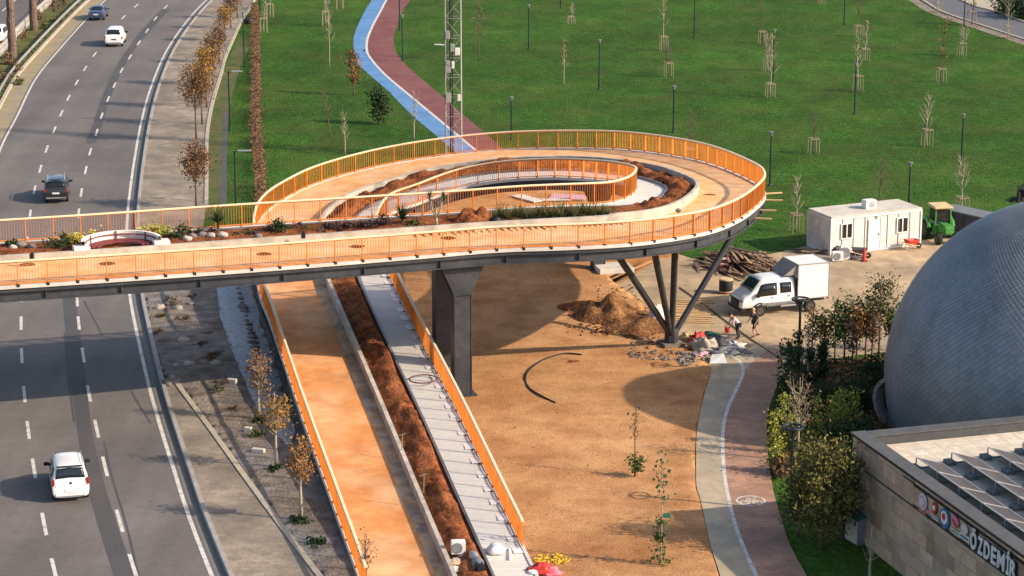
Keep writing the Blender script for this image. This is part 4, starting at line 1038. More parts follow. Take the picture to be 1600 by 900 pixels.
bx0, bx1 = -hb-1.18, fx-2.42
mb = MB(); mb.box(((bx0+bx1)/2,0,1.94),(bx1-bx0,2.14,2.12)); cb = bevel(mb.build('cargo_box', M['white'], t, local=True), .02, 1)
mb = MB()
for sy in (-1, 1):
    for zz in (.90, 3.0): mb.box(((bx0+bx1)/2, sy*1.075, zz), (bx1-bx0+.02,.05,.06))
    for xx in (bx0, bx1): mb.box((xx, sy*1.075, 1.95), (.06,.05,2.10))
for xx in (bx0, bx1):
    for zz in (.90, 3.0): mb.box((xx,0,zz),(.05,2.1,.06))
mb.build('edge_trim', M['galv'], cb, local=True)
mb = MB(); q = [(bx1,.95),(bx1,2.95),(bx1+.55,2.34)]      # wind deflector over the cab
vs = []
for zz, xx, ww in ((2.36, bx1+.85, .90), (2.98, bx1+.10, 1.0)): vs += [(xx,-ww,zz),(xx,ww,zz)]
vs += [(bx1+.02,-1.0,2.98),(bx1+.02,1.0,2.98),(bx1+.02,-.9,2.36),(bx1+.02,.9,2.36)]
mb.add(vs, [(0,1,3,2),(2,3,5,4),(4,5,7,6),(6,7,1,0),(0,2,4,6),(1,7,5,3)]); fixnormals(mb.build('wind_deflector', M['galv'], t, local=True))
mb = MB(); mb.box(((bx0+fx-.6)/2,0,.66),(fx-.6-bx0,.9,.26)); mb.build('chassis', M['black'], t, local=True)
mb = MB(); mb.box((bx1+.06,0,1.35),(.10,1.7,1.35)); mb.build('bulkhead', M['black'], t, local=True)
for x in (-hb, hb):
    for sy in (-1, 1): wheel(t, x, sy*.90, .37, .26)
for sy in (-1, 1):
    mb = MB(); mb.box((-.2, sy*.99, .55), (1.0,.04,.10)); mb.build('side_guard', M['galv'], t, local=True)
    lamp(t, 'taillight', M['red_lens'], (bx0-.02, sy*.85, .78), (.05,.3,.12))
for sy in (-1, 1):
    mb = MB(); mb.tube([(fx+.47*math.cos(a), sy*1.005, .37+.47*math.sin(a)) for a in [math.pi*k/10 for k in range(11)]], .05, 6); mb.build('wheel_arch', M['black'], t, local=True)
    mb = MB(); mb.box((fx-2.36, sy*.96, 1.42), (.09,.10,1.55)); mb.build('cab_corner_trim', M['black'], t, local=True)
# --- small green tractor beside the dark skip
gt = P(1468,374); t = thing('green_tractor', 'small bright green tractor with a tan roof, half hidden behind the dome', 'tractor', gt, R(-80))
mb = MB(); mb.box((1.15,0,1.0),(1.3,.75,.62)); bevel(mb.build('bonnet', M['green_paint'], t, local=True), .12, 3)
mb = MB(); mb.box((-.15,0,.85),(1.3,1.2,.5)); bevel(mb.build('body', M['green_paint'], t, local=True), .06, 2)
for x in (-.75,.5):
    for y in (-.55,.55): cabf = MB(); cabf.beam((x,y,1.05),(x*.9,y*.92,2.25),.08,.08); cabf.build('cab_post', M['green_paint'], t, local=True)
mb = MB(); mb.box((-.12,0,1.72),(1.02,.98,.8)); mb.build('cab_glass', M['glass'], t, local=True)
mb = MB(); mb.box((-.12,0,2.32),(1.6,1.35,.16)); bevel(mb.build('roof', M['tan_roof'], t, local=True), .06, 2)
for x, y, r in ((-.45,.85,.66),(-.45,-.85,.66),(1.45,.62,.42),(1.45,-.62,.42)): wheel(t, x, y, r, .32)
for y in (-.85,.85):
    mb = MB(); mb.tube([(-1.15,y,.8),(-.95,y,1.25),(-.45,y,1.45),(.05,y,1.25),(.2,y,.9)], .14, 6); mb.build('mudguard', M['green_paint'], t, local=True)
# --- telescopic loader whose fork shows over the dome
tl = P(1668,366); t = thing('telehandler', 'telescopic loader with a black toothed grab, reaching out from behind the dome', 'loader', tl, R(148))
mb = MB(); mb.box((0,0,1.0),(3.6,1.6,.8)); bevel(mb.build('chassis', M['tarp_grey'], t, local=True), .08, 2)
mb = MB(); mb.box((-.2,.55,1.9),(1.5,.8,1.1)); bevel(mb.build('cab', M['glass'], t, local=True), .1, 2)
for x in (-1.25,1.25):
    for y in (-.9,.9): wheel(t, x, y, .55, .38)
a, q = Vector((-1.6,-.35,2.0)), Vector((2.95,-.35,2.30))
mb = MB(); mb.beam(a, (1.0,-.35,2.22), .34, .42); mb.beam((.8,-.35,2.22), q, .26, .32); bm_ = mb.build('boom', M['white'], t, local=True)
mb = MB(); mb.beam(q, (3.25,-.35,1.75), .22, .3); mb.beam((2.5,-.35,1.7),(3.3,-.35,1.9),.12,.12); mb.build('ram', M['black'], t, local=True)
mb = MB(); mb.box((3.55,-.35,2.2),(.16,1.5,.7)); mb.box((3.4,-.35,2.45),(.4,.6,.55))
for k in range(7): y = -.35-.7+k*.233; mb.tube([(3.6,y,2.0),(4.0,y,1.86),(4.45,y,1.95)],[.05,.045,.02],6); mb.tube([(3.6,y,2.5),(3.62,y,3.0)],[.04,.025],6)
mb.build('grab', M['black'], t, local=True)
# ================================================================== BUILDING, DOME, YARD THINGS
# --- dome covered in diamond shaped tiles
dc = P(1667,590,2.6); Rd = 282/pxm(dc)
dome = thing('dome_building', 'large dome clad in blue grey diamond tiles beside the flat roofed building', 'dome', Vector((dc.x, dc.y, 0)))
mb = MB(); mb.lathe([(Rd*.995*math.cos(a), dc.z+Rd*.995*math.sin(a)) for a in [R(-17+107*k/40) for k in range(40)]] + [(.02, dc.z+Rd*.995)], 96, (dc.x, dc.y, 0))
mb.build('shell', M['anthracite'], dome, smooth=True)
mb = MB(); nA = 150; lat = R(-16); row = 0; rows_l = []
while lat < R(80): rows_l.append(lat); lat += math.cos(lat)*math.pi/nA*.92
def dp(la, lo, rr): return Vector((dc.x+rr*math.cos(la)*math.cos(lo), dc.y+rr*math.cos(la)*math.sin(lo), dc.z+rr*math.sin(la)))
for k in range(1, len(rows_l)-1):
    for j in range(nA):
        lo_a = 2*math.pi*(j+.5*(k % 2))/nA; d = math.pi/nA*.97
        if math.sin(lo_a) > .75: continue
        lb, lt = rows_l[k-1], rows_l[k+1]
        mb.add([dp(lb+.0006, lo_a, Rd+.026), dp(rows_l[k], lo_a+d, Rd+.012), dp(lt, lo_a, Rd+.002), dp(rows_l[k], lo_a-d, Rd+.012)], [(0,1,2,3)])
fixnormals(mb.build('tile_cladding', M['dome_tile'], dome))
# round entrance collar on the dome's left flank
cp_ = P(1393,630,1.3); dirc = Vector((-.80,-.60,0)); 
Mx = dirc.to_track_quat('Z','Y').to_matrix()
mb = MB(); mb.lathe([(1.12,-1.2),(1.12,.0),(1.34,.0),(1.34,-1.2)], 32, cp_, Mx); fixnormals(mb.build('entrance_collar', M['dirt'], dome, smooth=40))
mb = MB(); mb.lathe([(1.0,-.5),(1.0,-.45),(.02,-.45)], 28, cp_, Mx); mb.build('round_window', M['glass'], dome)
# --- flat roofed stone building
HB = 4.7
A0 = P(1333,676,HB); A1 = P(1600,866,HB); B1 = P(1600,637,HB)
ex = (A1-A0); ex.z = 0; ex.normalize(); ey = Vector((-ex.y, ex.x, 0)); 
if ey.dot(B1-A0) < 0: ey = -ey
LX, LY = 24.0, 15.0
def bp(x, y, z): return Vector((A0.x, A0.y, 0)) + ex*x + ey*y + Vector((0,0,z))
bld = thing('flat_roofed_building', 'low flat roofed stone clad building with rows of solar panels and a lettered sign', 'building', Vector((A0.x, A0.y, 0)))
Mb = Matrix((ex, ey, Vector((0,0,1)))).transposed()
def bbox(nm, c, d, m, par=bld, bv=0):
    mb = MB(); mb.box(bp(*c), d, Mb); o = fixnormals(mb.build(nm, m, par)); 
    if bv: bevel(o, bv, 1)
    return o
def wallq(nm, x0, y0, x1, y1, z0, z1, th, m, par=bld):
    "a wall slab with metre UVs along its face"
    mb = MB(); a, q = bp(x0, y0, 0), bp(x1, y1, 0); L = (q-a).length; d = (q-a).normalized(); nrm = Vector((d.y, -d.x, 0))*th
    vs = [(a, z0, 0), (q, z0, L), (q, z1, L), (a, z1, 0)]
    pts = [Vector((p.x, p.y, z)) for p, z, _ in vs]; uv = [(u_, z) for _, z, u_ in vs]
    mb.add(pts + [p - nrm for p in pts], [(0,1,2,3),(7,6,5,4),(0,4,5,1),(1,5,6,2),(2,6,7,3),(3,7,4,0)]); mb.uv = uv+uv
    return fixnormals(mb.build(nm, m, par))
sgn = 1 if Vector((ex.y, -ex.x, 0)).dot(ey) < 0 else -1
wallq('wall', 0, 0, LX, 0, 0, HB-1.40, .3*sgn, M['travertine']); wallq('wall', 0, -.0, LX, 0, HB-1.30, HB-.13, .3*sgn, M['travertine'])
wallq('wall', 0, LY, 0, 0.302, 0, HB-1.40, .3*sgn, M['travertine']); wallq('wall', 0, LY, 0, 0.302, HB-1.30, HB-.13, .3*sgn, M['travertine'])
bbox('shadow_gap', (LX/2, .20, HB-1.35), (LX, .3, .098), M['black']); bbox('shadow_gap', (.19, LY/2+.2, HB-1.35), (.3, LY-.4, .098), M['black'])
bbox('wall', (LX, LY/2, HB/2-.1), (.3, LY, HB-.2), M['kerb']); bbox('wall', (LX/2, LY, HB/2-.1), (LX-.7, .3, HB-.2), M['kerb'])
bbox('parapet', (LX/2, .30, HB-.03), (LX+.3, .72, .06), M['parapet']); bbox('parapet', (.30, LY/2+.33, HB-.032), (.72, LY-.06, .058), M['parapet'])
bbox('parapet_edge', (LX/2, -.045, HB-.085), (LX+.2, .04, .09), M['black'])
bbox('parapet_edge', (-.045, LY/2, HB-.085), (.04, LY, .09), M['alu'])
bbox('parapet_wall', (LX/2, .55, HB-.30), (LX-.6, .12, .47), M['anthracite']); bbox('parapet_wall', (.55, LY/2+.3, HB-.30), (.12, LY-1.0, .47), M['anthracite'])
rf = bbox('roof', (LX/2, LY/2, HB-.75), (LX-.5, LY-.5, .34), M['tile_roof'])
rf2 = MB(); rf2.box((0,0,0), (LX-1.2, LY-1.2, .06)); o = rf2.build('roof_paving', M['tile_roof'], bld, local=True); o.location = bp(LX/2, LY/2, HB-.53)-bld.location; o.rotation_euler = (0,0,math.atan2(ex.y, ex.x))
zr = HB-.50
# sign: dark frame, emblems and letters
bbox('sign_frame', (12.5, -.035, HB-.30), (14.6, .03, .04), M['black']); 
sign = thing('wall_sign', 'wall sign reading ÖZDEMİR with a row of round emblems on the stone building', 'sign', bp(6.0, -.05, HB-.75))
bbox('frame_rail', (13.0, -.055, HB-.36), (13.6, .04, .035), M['black'], sign); bbox('frame_rail', (13.0, -.055, HB-1.22), (13.6, .04, .035), M['black'], sign)
Ms = Matrix((ex, Vector((0,0,1)), -ey)).transposed()       # sign plane: x along wall, y up, z outward
def disc(nm, x, z, r, m, par, out=.05, th=.04, n=28, sx=1.0):
    mb = MB(); mb.lathe([(r,-th/2),(r,th/2),(r*.97,th/2+.004)], n, (0,0,0)); mb.v = [(q[0]*sx, q[1], q[2]) for q in mb.v]
    mb.v = [tuple(bp(x, -out, z) + Ms @ Vector(q)) for q in mb.v]; return fixnormals(mb.build(nm, m, par))
def bar(nm, x, z, wx, wz, m, par, out=.07, rot=0):
    mb = MB(); mb.box(bp(x, -out, z), (wx, .03, wz), Mb @ Matrix.Rotation(rot,3,'Y')); return mb.build(nm, m, par)
def along(u, v):
    "distance along the wall and height of a photo point on the wall face"
    d = ray(u, v); o3 = Vector((0,0,CAM_H)); nrm = ey; t = (A0-o3).dot(nrm)/d.dot(nrm); q = o3+d*t; return (q-A0).dot(ex), q.z
xs1 = [along(1445,777), along(1463,787), along(1479,805), along(1495,818), along(1510,832), along(1528,845)]
def zmid(): return HB-.79
e = disc('emblem', xs1[0][0], zmid()+.02, .36, M['cloth_white'], sign, .08); disc('emblem_ring', xs1[0][0], zmid()+.02, .27, M['cloth_pink'], e, .10); disc('emblem_core', xs1[0][0], zmid()+.02, .20, M['cloth_white'], e, .12)
bar('small_lettering', xs1[0][0]-.05, zmid()-.44, .72, .06, M['pink_plastic'], sign)
e = disc('emblem', xs1[1][0], zmid()+.10, .26, M['red_plastic'], sign, .08, sx=.8); disc('emblem_core', xs1[1][0], zmid()+.12, .11, M['white'], e, .10)
bar('small_lettering', xs1[1][0]+.05, zmid()-.30, .60, .16, M['tarp_white'], sign); bar('small_lettering', xs1[1][0]+.05, zmid()-.28, .5, .05, M['tarp_grey'], sign, .09)
e = disc('emblem', xs1[2][0], zmid()-.02, .42, M['blue_paint'], sign, .08); disc('emblem_ring', xs1[2][0], zmid()+.03, .28, M['white'], e, .10); disc('emblem_core', xs1[2][0], zmid()+.07, .15, M['red_plastic'], e, .12)
e = disc('emblem', xs1[3][0], zmid()+.16, .24, M['pink_plastic'], sign, .08, sx=1.2); bar('emblem_ribbon', xs1[3][0]+.02, zmid()+.12, .4, .10, M['maroon'], e, .11, .5)
bar('small_lettering', xs1[3][0]+.05, zmid()-.28, .78, .20, M['tarp_white'], sign); bar('small_lettering', xs1[3][0]+.05, zmid()-.27, .62, .06, M['green_paint'], sign, .09)
e = disc('emblem', xs1[4][0], zmid()+.14, .20, M['cloth_white'], sign, .08, sx=1.3); bar('small_lettering', xs1[4][0]+.02, zmid()-.20, .80, .26, M['tarp_white'], sign); bar('small_lettering', xs1[4][0]+.02, zmid()-.20, .64, .08, M['blue_paint'], sign, .09)
def text_mesh(nm, s_, size, m, par, x, z, out, extr=.05, bold=.022, fit=None):
    cu = bpy.data.curves.new(nm, 'FONT'); cu.body = s_; cu.size = size; cu.extrude = extr; cu.offset = bold; cu.resolution_u = 4
    to = bpy.data.objects.new(nm+'_tmp', cu); COL.objects.link(to); bpy.context.view_layer.update()
    me = bpy.data.meshes.new_from_object(to.evaluated_get(bpy.context.evaluated_depsgraph_get()))
    bpy.data.objects.remove(to); x0_ = min(v.co.x for v in me.vertices); wd = max(v.co.x for v in me.vertices)-x0_; kf = (fit/wd) if fit else 1
    for v in me.vertices: v.co = bp(x, -out, z) + Ms @ Vector(((v.co.x-x0_)*kf, v.co.y, v.co.z)) - par.location
    me.materials.clear(); me.materials.append(m); o = bpy.data.objects.new(nm, me); COL.objects.link(o); o.parent = par; return wd
x = along(1521,846)[0]; xe = along(1594,900)[0]
L7 = 'ÖZDEMİR'; wds = []
xs0 = x; kx = {'Ö':1.12,'Z':.92,'D':1.06,'E':.90,'M':1.28,'İ':.52,'R':1.0}
tot = sum(kx.values()); 
for ch in L7:
    wch = kx[ch]*(xe-xs0)/tot
    text_mesh('letter', ch, .98, M['letter'], sign, x, zmid()-.36, .14, .02, .028, wch*.80)
    text_mesh('letter_side', ch, .98, M['black'], sign, x+.045, zmid()-.385, .085, .03, .050, wch*.88)
    x += wch*1.0
# --- solar panels on the roof
rowpx = [((1433,715),(1473,725)), ((1488.5,707),(1528,717)), ((1545,699),(1584,709)), ((1600,691),(1639,701))]
def rooflocal(u, v, z): q = P(u, v, z); d = q-Vector((A0.x, A0.y, q.z)); return d.dot(ex), d.dot(ey)
ords = ['first','second','third','fourth']
npan = 0
for r_, (pa, pb2) in enumerate(rowpx):
    xa, ya = rooflocal(*pa, zr+.52); xb, yb = rooflocal(*pb2, zr+.14)
    wy = max(.75, abs(yb-ya)); 
    n_in = [6,6,5,4][r_]
    for k in range(n_in):
        x0 = xa + .02 + k*1.98
        if x0 > LX-3: break
        c = bp(x0+.97, ya+wy/2, zr+.33); tilt = math.atan2(-.38, wy)
        sp = thing('solar_panel', '', 'solar panel', c, 0, 'tilted solar panels on the stone building roof')
        where = ('farthest from the photographer' if k == 0 else 'number %s from its far end' % ['two','three','four','five','six'][k-1])
        sp['label'] = 'solar panel in the %s row from the sign, %s' % (ords[r_], where)
        Mt = Mb @ Matrix.Rotation(tilt, 3, 'X'); Lp = math.hypot(wy, .38)
        mb = MB(); mb.box(c, (1.90, Lp-.06, .03), Mt); mb.build('cell_sheet', M['solar'], sp)
        mb = MB()
        for sy in (-1, 1): mb.box(c+Mt @ Vector((0, sy*(Lp/2-.02), 0)), (1.96,.04,.05), Mt)
        for sx in (-1, 1): mb.box(c+Mt @ Vector((sx*.965, 0, 0)), (.035,Lp-.08,.05), Mt)
        mb.build('frame', M['alu'], sp)
        mb = MB(); qb = bp(x0-.05, ya-.02, zr); mb.beam(qb, qb+Vector((0,0,.50)), .05, .05); mb.beam(qb+ey*.0, qb+ey*wy+Vector((0,0,.10)), .05, .05); mb.build('support', M['galv'], sp)
        mb = MB(); mb.box(bp(x0-.05, ya-.10, zr+.09), (.55,.38,.17), Mb); bevel(mb.build('ballast_block', M['ballast'], sp), .02, 1)
# --- green roofed cabinet by the wall
kp = P(1343,846); kb = thing('cabinet', 'small grey cabinet with a green lid standing by the stone wall', 'cabinet', kp, math.atan2(ex.y, ex.x)+R(8))
mb = MB(); mb.box((0,0,.62),(1.0,.9,1.22)); bevel(mb.build('housing', M['tarp_grey'], kb, local=True), .03, 1)
mb = MB(); mb.box((0,-.46,.62),(.92,.03,1.05)); mb.build('front_sheet', M['tarp_white'], kb, local=True)
mb = MB(); vs = [(-.58,-.55,1.22),(.58,-.55,1.22),(.58,.52,1.42),(-.58,.52,1.42)]; mb.add(vs+[(a,b_,c_+.07) for a,b_,c_ in vs],[(0,1,2,3)[::-1],(4,5,6,7),(0,1,5,4),(1,2,6,5),(2,3,7,6),(3,0,4,7)]); mb.build('lid', M['green_roof'], kb, local=True)
# --- white site cabin
q1, q2, q3 = P(1297.3,399.2), P(1437.3,383.2), P(1267.5,382.7)
dx_ = (q2-q1); Lc = dx_.length; dx_.normalize(); dy_ = Vector((-dx_.y, dx_.x, 0)); Wc = 2.9; rz = math.atan2(dx_.y, dx_.x); Hc = 2.55
cabin = thing('site_cabin', 'white prefabricated site cabin with a door and two windows at the lawn edge', 'cabin', q1, rz)
mb = MB(); mb.box((Lc/2,Wc/2,Hc/2+.06),(Lc-.04,Wc-.04,Hc-.12)); mb.build('wall', M['container'], cabin, local=True)
mb = MB(); mb.box((Lc/2,Wc/2,Hc-.0),(Lc+.06,Wc+.06,.10)); rfo = bevel(mb.build('roof', M['container_roof'], cabin, local=True), .02, 1)
fr = MB()
for x in (0, Lc):
    for y in (0, Wc): fr.box((x,y,Hc/2),(.10,.10,Hc-.12))
for y in (0, Wc): fr.box((Lc/2,y,.10),(Lc,.09,.16)); fr.box((Lc/2,y,Hc-.12),(Lc,.09,.13))
for x in (0, Lc): fr.box((x,Wc/2,.10),(.09,Wc,.16)); fr.box((x,Wc/2,Hc-.12),(.09,Wc,.13))
fr.build('frame', M['white'], cabin, local=True)
jn = MB()
for k in range(1,8): jn.box((Lc*k/8,-.0,Hc/2),(.025,.055,Hc-.35))
jn.build('panel_joints', M['galv'], cabin, local=True)
for x in (Lc*.17, Lc*.79):
    wf = MB()
    for dx in (-.42,0,.42): wf.box((x+dx,-.03,1.55),(.07,.06,1.02))
    for dz in (-.5,.5): wf.box((x,-.03,1.55+dz),(.9,.062,.07))
    wo = wf.build('window', M['white'], cabin, local=True)
    mb = MB(); mb.box((x,-.012,1.55),(.84,.03,.98)); mb.build('pane', M['glass'], wo, local=True)
mb = MB(); mb.box((Lc*.475,-.02,1.12),(.86,.04,2.0)); dd = mb.build('door', M['white'], cabin, local=True)
mb = MB(); mb.box((Lc*.475+.34,-.055,1.1),(.04,.05,.14)); mb.build('handle', M['black'], dd, local=True)
mb = MB(); mb.box((Lc*.475-.47,-.025,1.12),(.05,.055,2.08)); mb.box((Lc*.475+.47,-.025,1.12),(.05,.055,2.08)); mb.build('door_frame', M['galv'], dd, local=True)
mb = MB(); mb.box((Lc*.5,-.05,2.3),(.14,.09,.09)); mb.build('wall_lamp', M['galv'], cabin, local=True)
ub = thing('rooftop_unit', 'white air conditioning box on the site cabin roof', 'air conditioner', q1+dx_*3.7+dy_*1.3+Vector((0,0,Hc+.05)), rz)
mb = MB(); mb.box((0,0,.29),(.85,.6,.58)); bevel(mb.build('case', M['white'], ub, local=True), .03, 2)
mb = MB(); mb.lathe([(.22,-.01),(.22,.02),(.05,.03)], 18, (.05,-.30,.30), Matrix.Rotation(math.pi/2,3,'X')); mb.build('fan_grille', M['galv'], ub, local=True)
# fan units and clutter in front of the cabin
def fan_unit(name, label, p, rz, group=None, wx=.75, hz=.62):
    t = thing(name, label, 'air conditioner', p, rz, group)
    mb = MB(); mb.box((0,0,hz/2+.04),(wx,.32,hz)); bevel(mb.build('case', M['white'], t, local=True), .025, 2)
    mb = MB(); mb.lathe([(hz*.40,-.01),(hz*.40,.015),(hz*.34,.02),(hz*.1,.012)], 20, (-.06,-.165,hz/2+.04), Matrix.Rotation(math.pi/2,3,'X')); mb.build('fan_grille', M['tarp_grey'], t, local=True)
    mb = MB(); mb.box((-.25,0,.02),(.06,.34,.05)); mb.build('foot', M['black'], t, local=True); mb = MB(); mb.box((.25,0,.02),(.06,.34,.05)); mb.build('foot', M['black'], t, local=True)
    return t
fan_unit('fan_unit', 'white fan unit on the ground at the corner of the site cabin, left one', P(1308,408), .15, 'fan units before the cabin')
fan_unit('fan_unit', 'white tall fan unit on the ground left of the cabin window, right one', P(1319.5,406), .2, 'fan units before the cabin', .66, .95)
def crumple(name, label, cat, p, d, m, seed, amp=.35, rz=0, group=None, flat=-.25, fr=1.6):
    mb = MB(); mb.blob((0,0,-flat*d[2]*.95), d, seed, amp, fr, 22, 13, flat, Matrix.Rotation(rz,3,'Z')); o = mb.build(name, m, None, smooth=True, org=(0,0,0)); o.location = p
    return tag(o, label, cat, group)
crumple('bin_bag', 'black bulging bag leaning by the fan units at the cabin', 'bag', P(1303,397), (.42,.4,.62), M['black'], 3)
crumple('dark_sack', 'black sack lying between the fan units and the cone', 'sack', P(1331,404), (.75,.35,.30), M['tarp_dark'], 8)
cn = P(1350,408); t = thing('traffic_cone', 'red traffic cone standing left of the cabin door', 'cone', cn)
mb = MB(); mb.lathe([(.17,.04),(.14,.25),(.09,.6),(.04,.92),(.02,.95)], 16); mb.build('cone', M['red_plastic'], t, local=True, smooth=40)
mb = MB(); mb.box((0,0,.02),(.42,.42,.05)); mb.build('base', M['black'], t, local=True)
def barrow(label, p, rz, m):
    t = thing('wheelbarrow', label, 'wheelbarrow', p, rz, 'wheelbarrows by the cabin')
    mb = MB(); mb.add([(-.45,-.34,.72),(.5,-.30,.66),(.5,.30,.66),(-.45,.34,.72),(-.3,-.2,.34),(.22,-.18,.36),(.22,.18,.36),(-.3,.2,.34)],[(4,5,6,7),(0,1,5,4),(1,2,6,5),(2,3,7,6),(3,0,4,7)]); o = mb.build('tray', m, t, local=True); solidify(o, .03)
    for sy in (-1,1):
        mb = MB(); mb.tube([(.62,sy*.08,.22),(.1,sy*.24,.32),(-.95,sy*.30,.62)], .025, 6); mb.build('handle', M['wood_new'], t, local=True)
        mb = MB(); mb.tube([(-.3,sy*.24,.36),(-.36,sy*.25,.0)], .022, 6); mb.build('leg', M['galv'], t, local=True)
    mb = MB(); mb.lathe([(.1,-.05),(.19,-.05),(.2,0),(.19,.05),(.1,.05)], 18, (.62,0,.2), Matrix.Rotation(math.pi/2,3,'X')); mb.build('wheel', M['rubber'], t, local=True)
barrow('red wheelbarrow standing at the right end of the cabin front', P(1424,390), .5, M['red_plastic'])
barrow('dark wheelbarrow with a red frame beside the traffic cone', P(1342,404), .1, M['tarp_dark'])
# dark skip with a sloping lid
sk = P(1512,362); t = thing('skip', 'dark blue grey skip with a sloping lid behind the green tractor', 'skip', sk, R(-25))
mb = MB(); vs = [(-1.3,-.8,0),(1.3,-.8,0),(1.5,.8,0),(-1.3,.8,0),(-1.3,-.85,1.55),(1.3,-.85,1.2),(1.6,.85,1.2),(-1.3,.85,1.55)]
mb.add(vs,[(0,1,2,3)[::-1],(0,1,5,4),(1,2,6,5),(2,3,7,6),(3,0,4,7),(4,5,6,7)]); fixnormals(mb.build('body', M['tarp_dark'], t, local=True))
mb = MB(); vs = [(-1.38,-.92,1.56),(1.38,-.92,1.21),(1.68,.92,1.21),(-1.38,.92,1.56)]; mb.add(vs+[(a,b_,c_+.09) for a,b_,c_ in vs],[(0,1,2,3)[::-1],(4,5,6,7),(0,1,5,4),(1,2,6,5),(2,3,7,6),(3,0,4,7)]); mb.build('lid', M['steel_light'], t, local=True)
for x in (-.8,0,.8):
    mb = MB(); mb.box((x,-.86,.68),(.08,.06,1.2)); mb.build('rib', M['steel'], t, local=True)
# cable drum on its side frame
dr = P(1134,458); t = thing('cable_drum', 'black cable drum with a pale round lid standing near the lorry', 'drum', dr)
mb = MB(); mb.lathe([(.40,.18),(.43,.25),(.43,.80),(.40,.86)], 26); mb.build('cable', M['hose'], t, local=True, smooth=40)
mb = MB(); mb.lathe([(.43,.86),(.43,.93),(.36,.95)], 26); mb.build('flange', M['tan_roof'], t, local=True)
mb = MB(); mb.lathe([(.43,.12),(.43,.18)], 26); mb.build('flange', M['tan_roof'], t, local=True)
mb = MB(); mb.box((0,-.2,.06),(.7,.12,.12)); mb.box((0,.2,.06),(.7,.12,.12)); mb.build('skid', M['red_plastic'], t, local=True)
# red trestle by the lumber
tp = P(1131,424); t = thing('trestle', 'small red and white trestle in front of the lumber pile', 'trestle', tp)
for sx in (-1,1):
    mb = MB(); mb.beam((sx*.25,-.2,0),(sx*.22,0,1.0),.06,.06); mb.beam((sx*.25,.2,0),(sx*.22,0,1.0),.06,.06); mb.build('leg', M['red_plastic'], t, local=True)
mb = MB(); mb.box((0,0,.85),(.6,.05,.14)); mb.box((0,-.08,.5),(.55,.04,.12)); mb.build('board', M['tarp_white'], t, local=True)
# lumber pile: every plank its own object
rg = random.Random(21); pa, pb_ = P(1088,404), P(1185,440)
plk = MB(); plk.box((0,0,0),(3.6,.17,.055)); plank0 = bevel(plk.build('plank', M['wood']), .008, 1); 
wvars = [M['wood']]
for k, c in enumerate([(.33,.225,.15),(.20,.135,.10),(.42,.30,.19),(.15,.105,.085),(.30,.18,.115)]):
    wvars.append(mat('plank_wood_%s' % ['tan','brown','pale','dark','red'][k], c, tuple(x*.7 for x in c), 2.5, .9, spec=.1, stretch=(.4,3,3)))
pmesh = []
for k in range(1,6):
    me = plank0.data.copy(); me.materials.clear(); me.materials.append(wvars[k]); pmesh.append(me)
cpile = P(1160,416); base_dir = (P(1110,395)-P(1190,428)); bang = math.atan2(base_dir.y, base_dir.x)
for k in range(118):
    o = plank0 if k == 0 else plank0.copy()
    if k: COL.objects.link(o)
    o.data = pmesh[rg.randrange(5)]
    lx = rg.gauss(0, 1.25); ly = rg.gauss(0, 1.15); hgt = 1.05*math.exp(-(lx/1.9)**2-(ly/1.5)**2)
    zz = .05 + hgt*rg.random()**.7
    ca, sa = math.cos(bang), math.sin(bang)
    o.location = (cpile.x + lx*ca - ly*sa, cpile.y + lx*sa + ly*ca, zz)
    o.rotation_euler = (rg.gauss(0,.12), rg.gauss(0,.09) + .10*math.copysign(min(1,abs(lx)), lx), bang + rg.gauss(0,.30))
    o.scale = (rg.uniform(.55,1.25), rg.uniform(.7,1.3), rg.uniform(.8,1.7))
    tag(o, 'weathered plank lying in the jumbled lumber pile under the ring end', 'plank', 'planks in the lumber pile')
# loose boards at the cabin corner
for k in range(5):
    o = plank0.copy(); COL.objects.link(o); o.data = pmesh[[3,1,4,0,3][k]]; p = P(1262+k*6, 391+k*1.6); o.location = p+Vector((0,0,.05+.05*k)); o.rotation_euler = (0,0,R(rg.uniform(-25,35))); o.scale = (.7,1.3,1)
    tag(o, 'dark loose board on the ground at the left corner of the site cabin', 'plank', 'loose boards by the cabin')
# battens laid out on the ground behind the V struts
for k in range(12):
    o = plank0.copy(); COL.objects.link(o); o.data = wvars and plank0.data.copy(); o.data.materials.clear(); o.data.materials.append(M['wood_new'])
    p = P(1082+rg.uniform(-6,8), 470+k*3.2); o.location = p+Vector((0,0,.05)); o.rotation_euler = (0,0,R(rg.uniform(-9,6))); o.scale = (.62,.7,1)
    tag(o, 'pale batten laid flat on the ground behind the V struts', 'batten', 'battens behind the V struts')
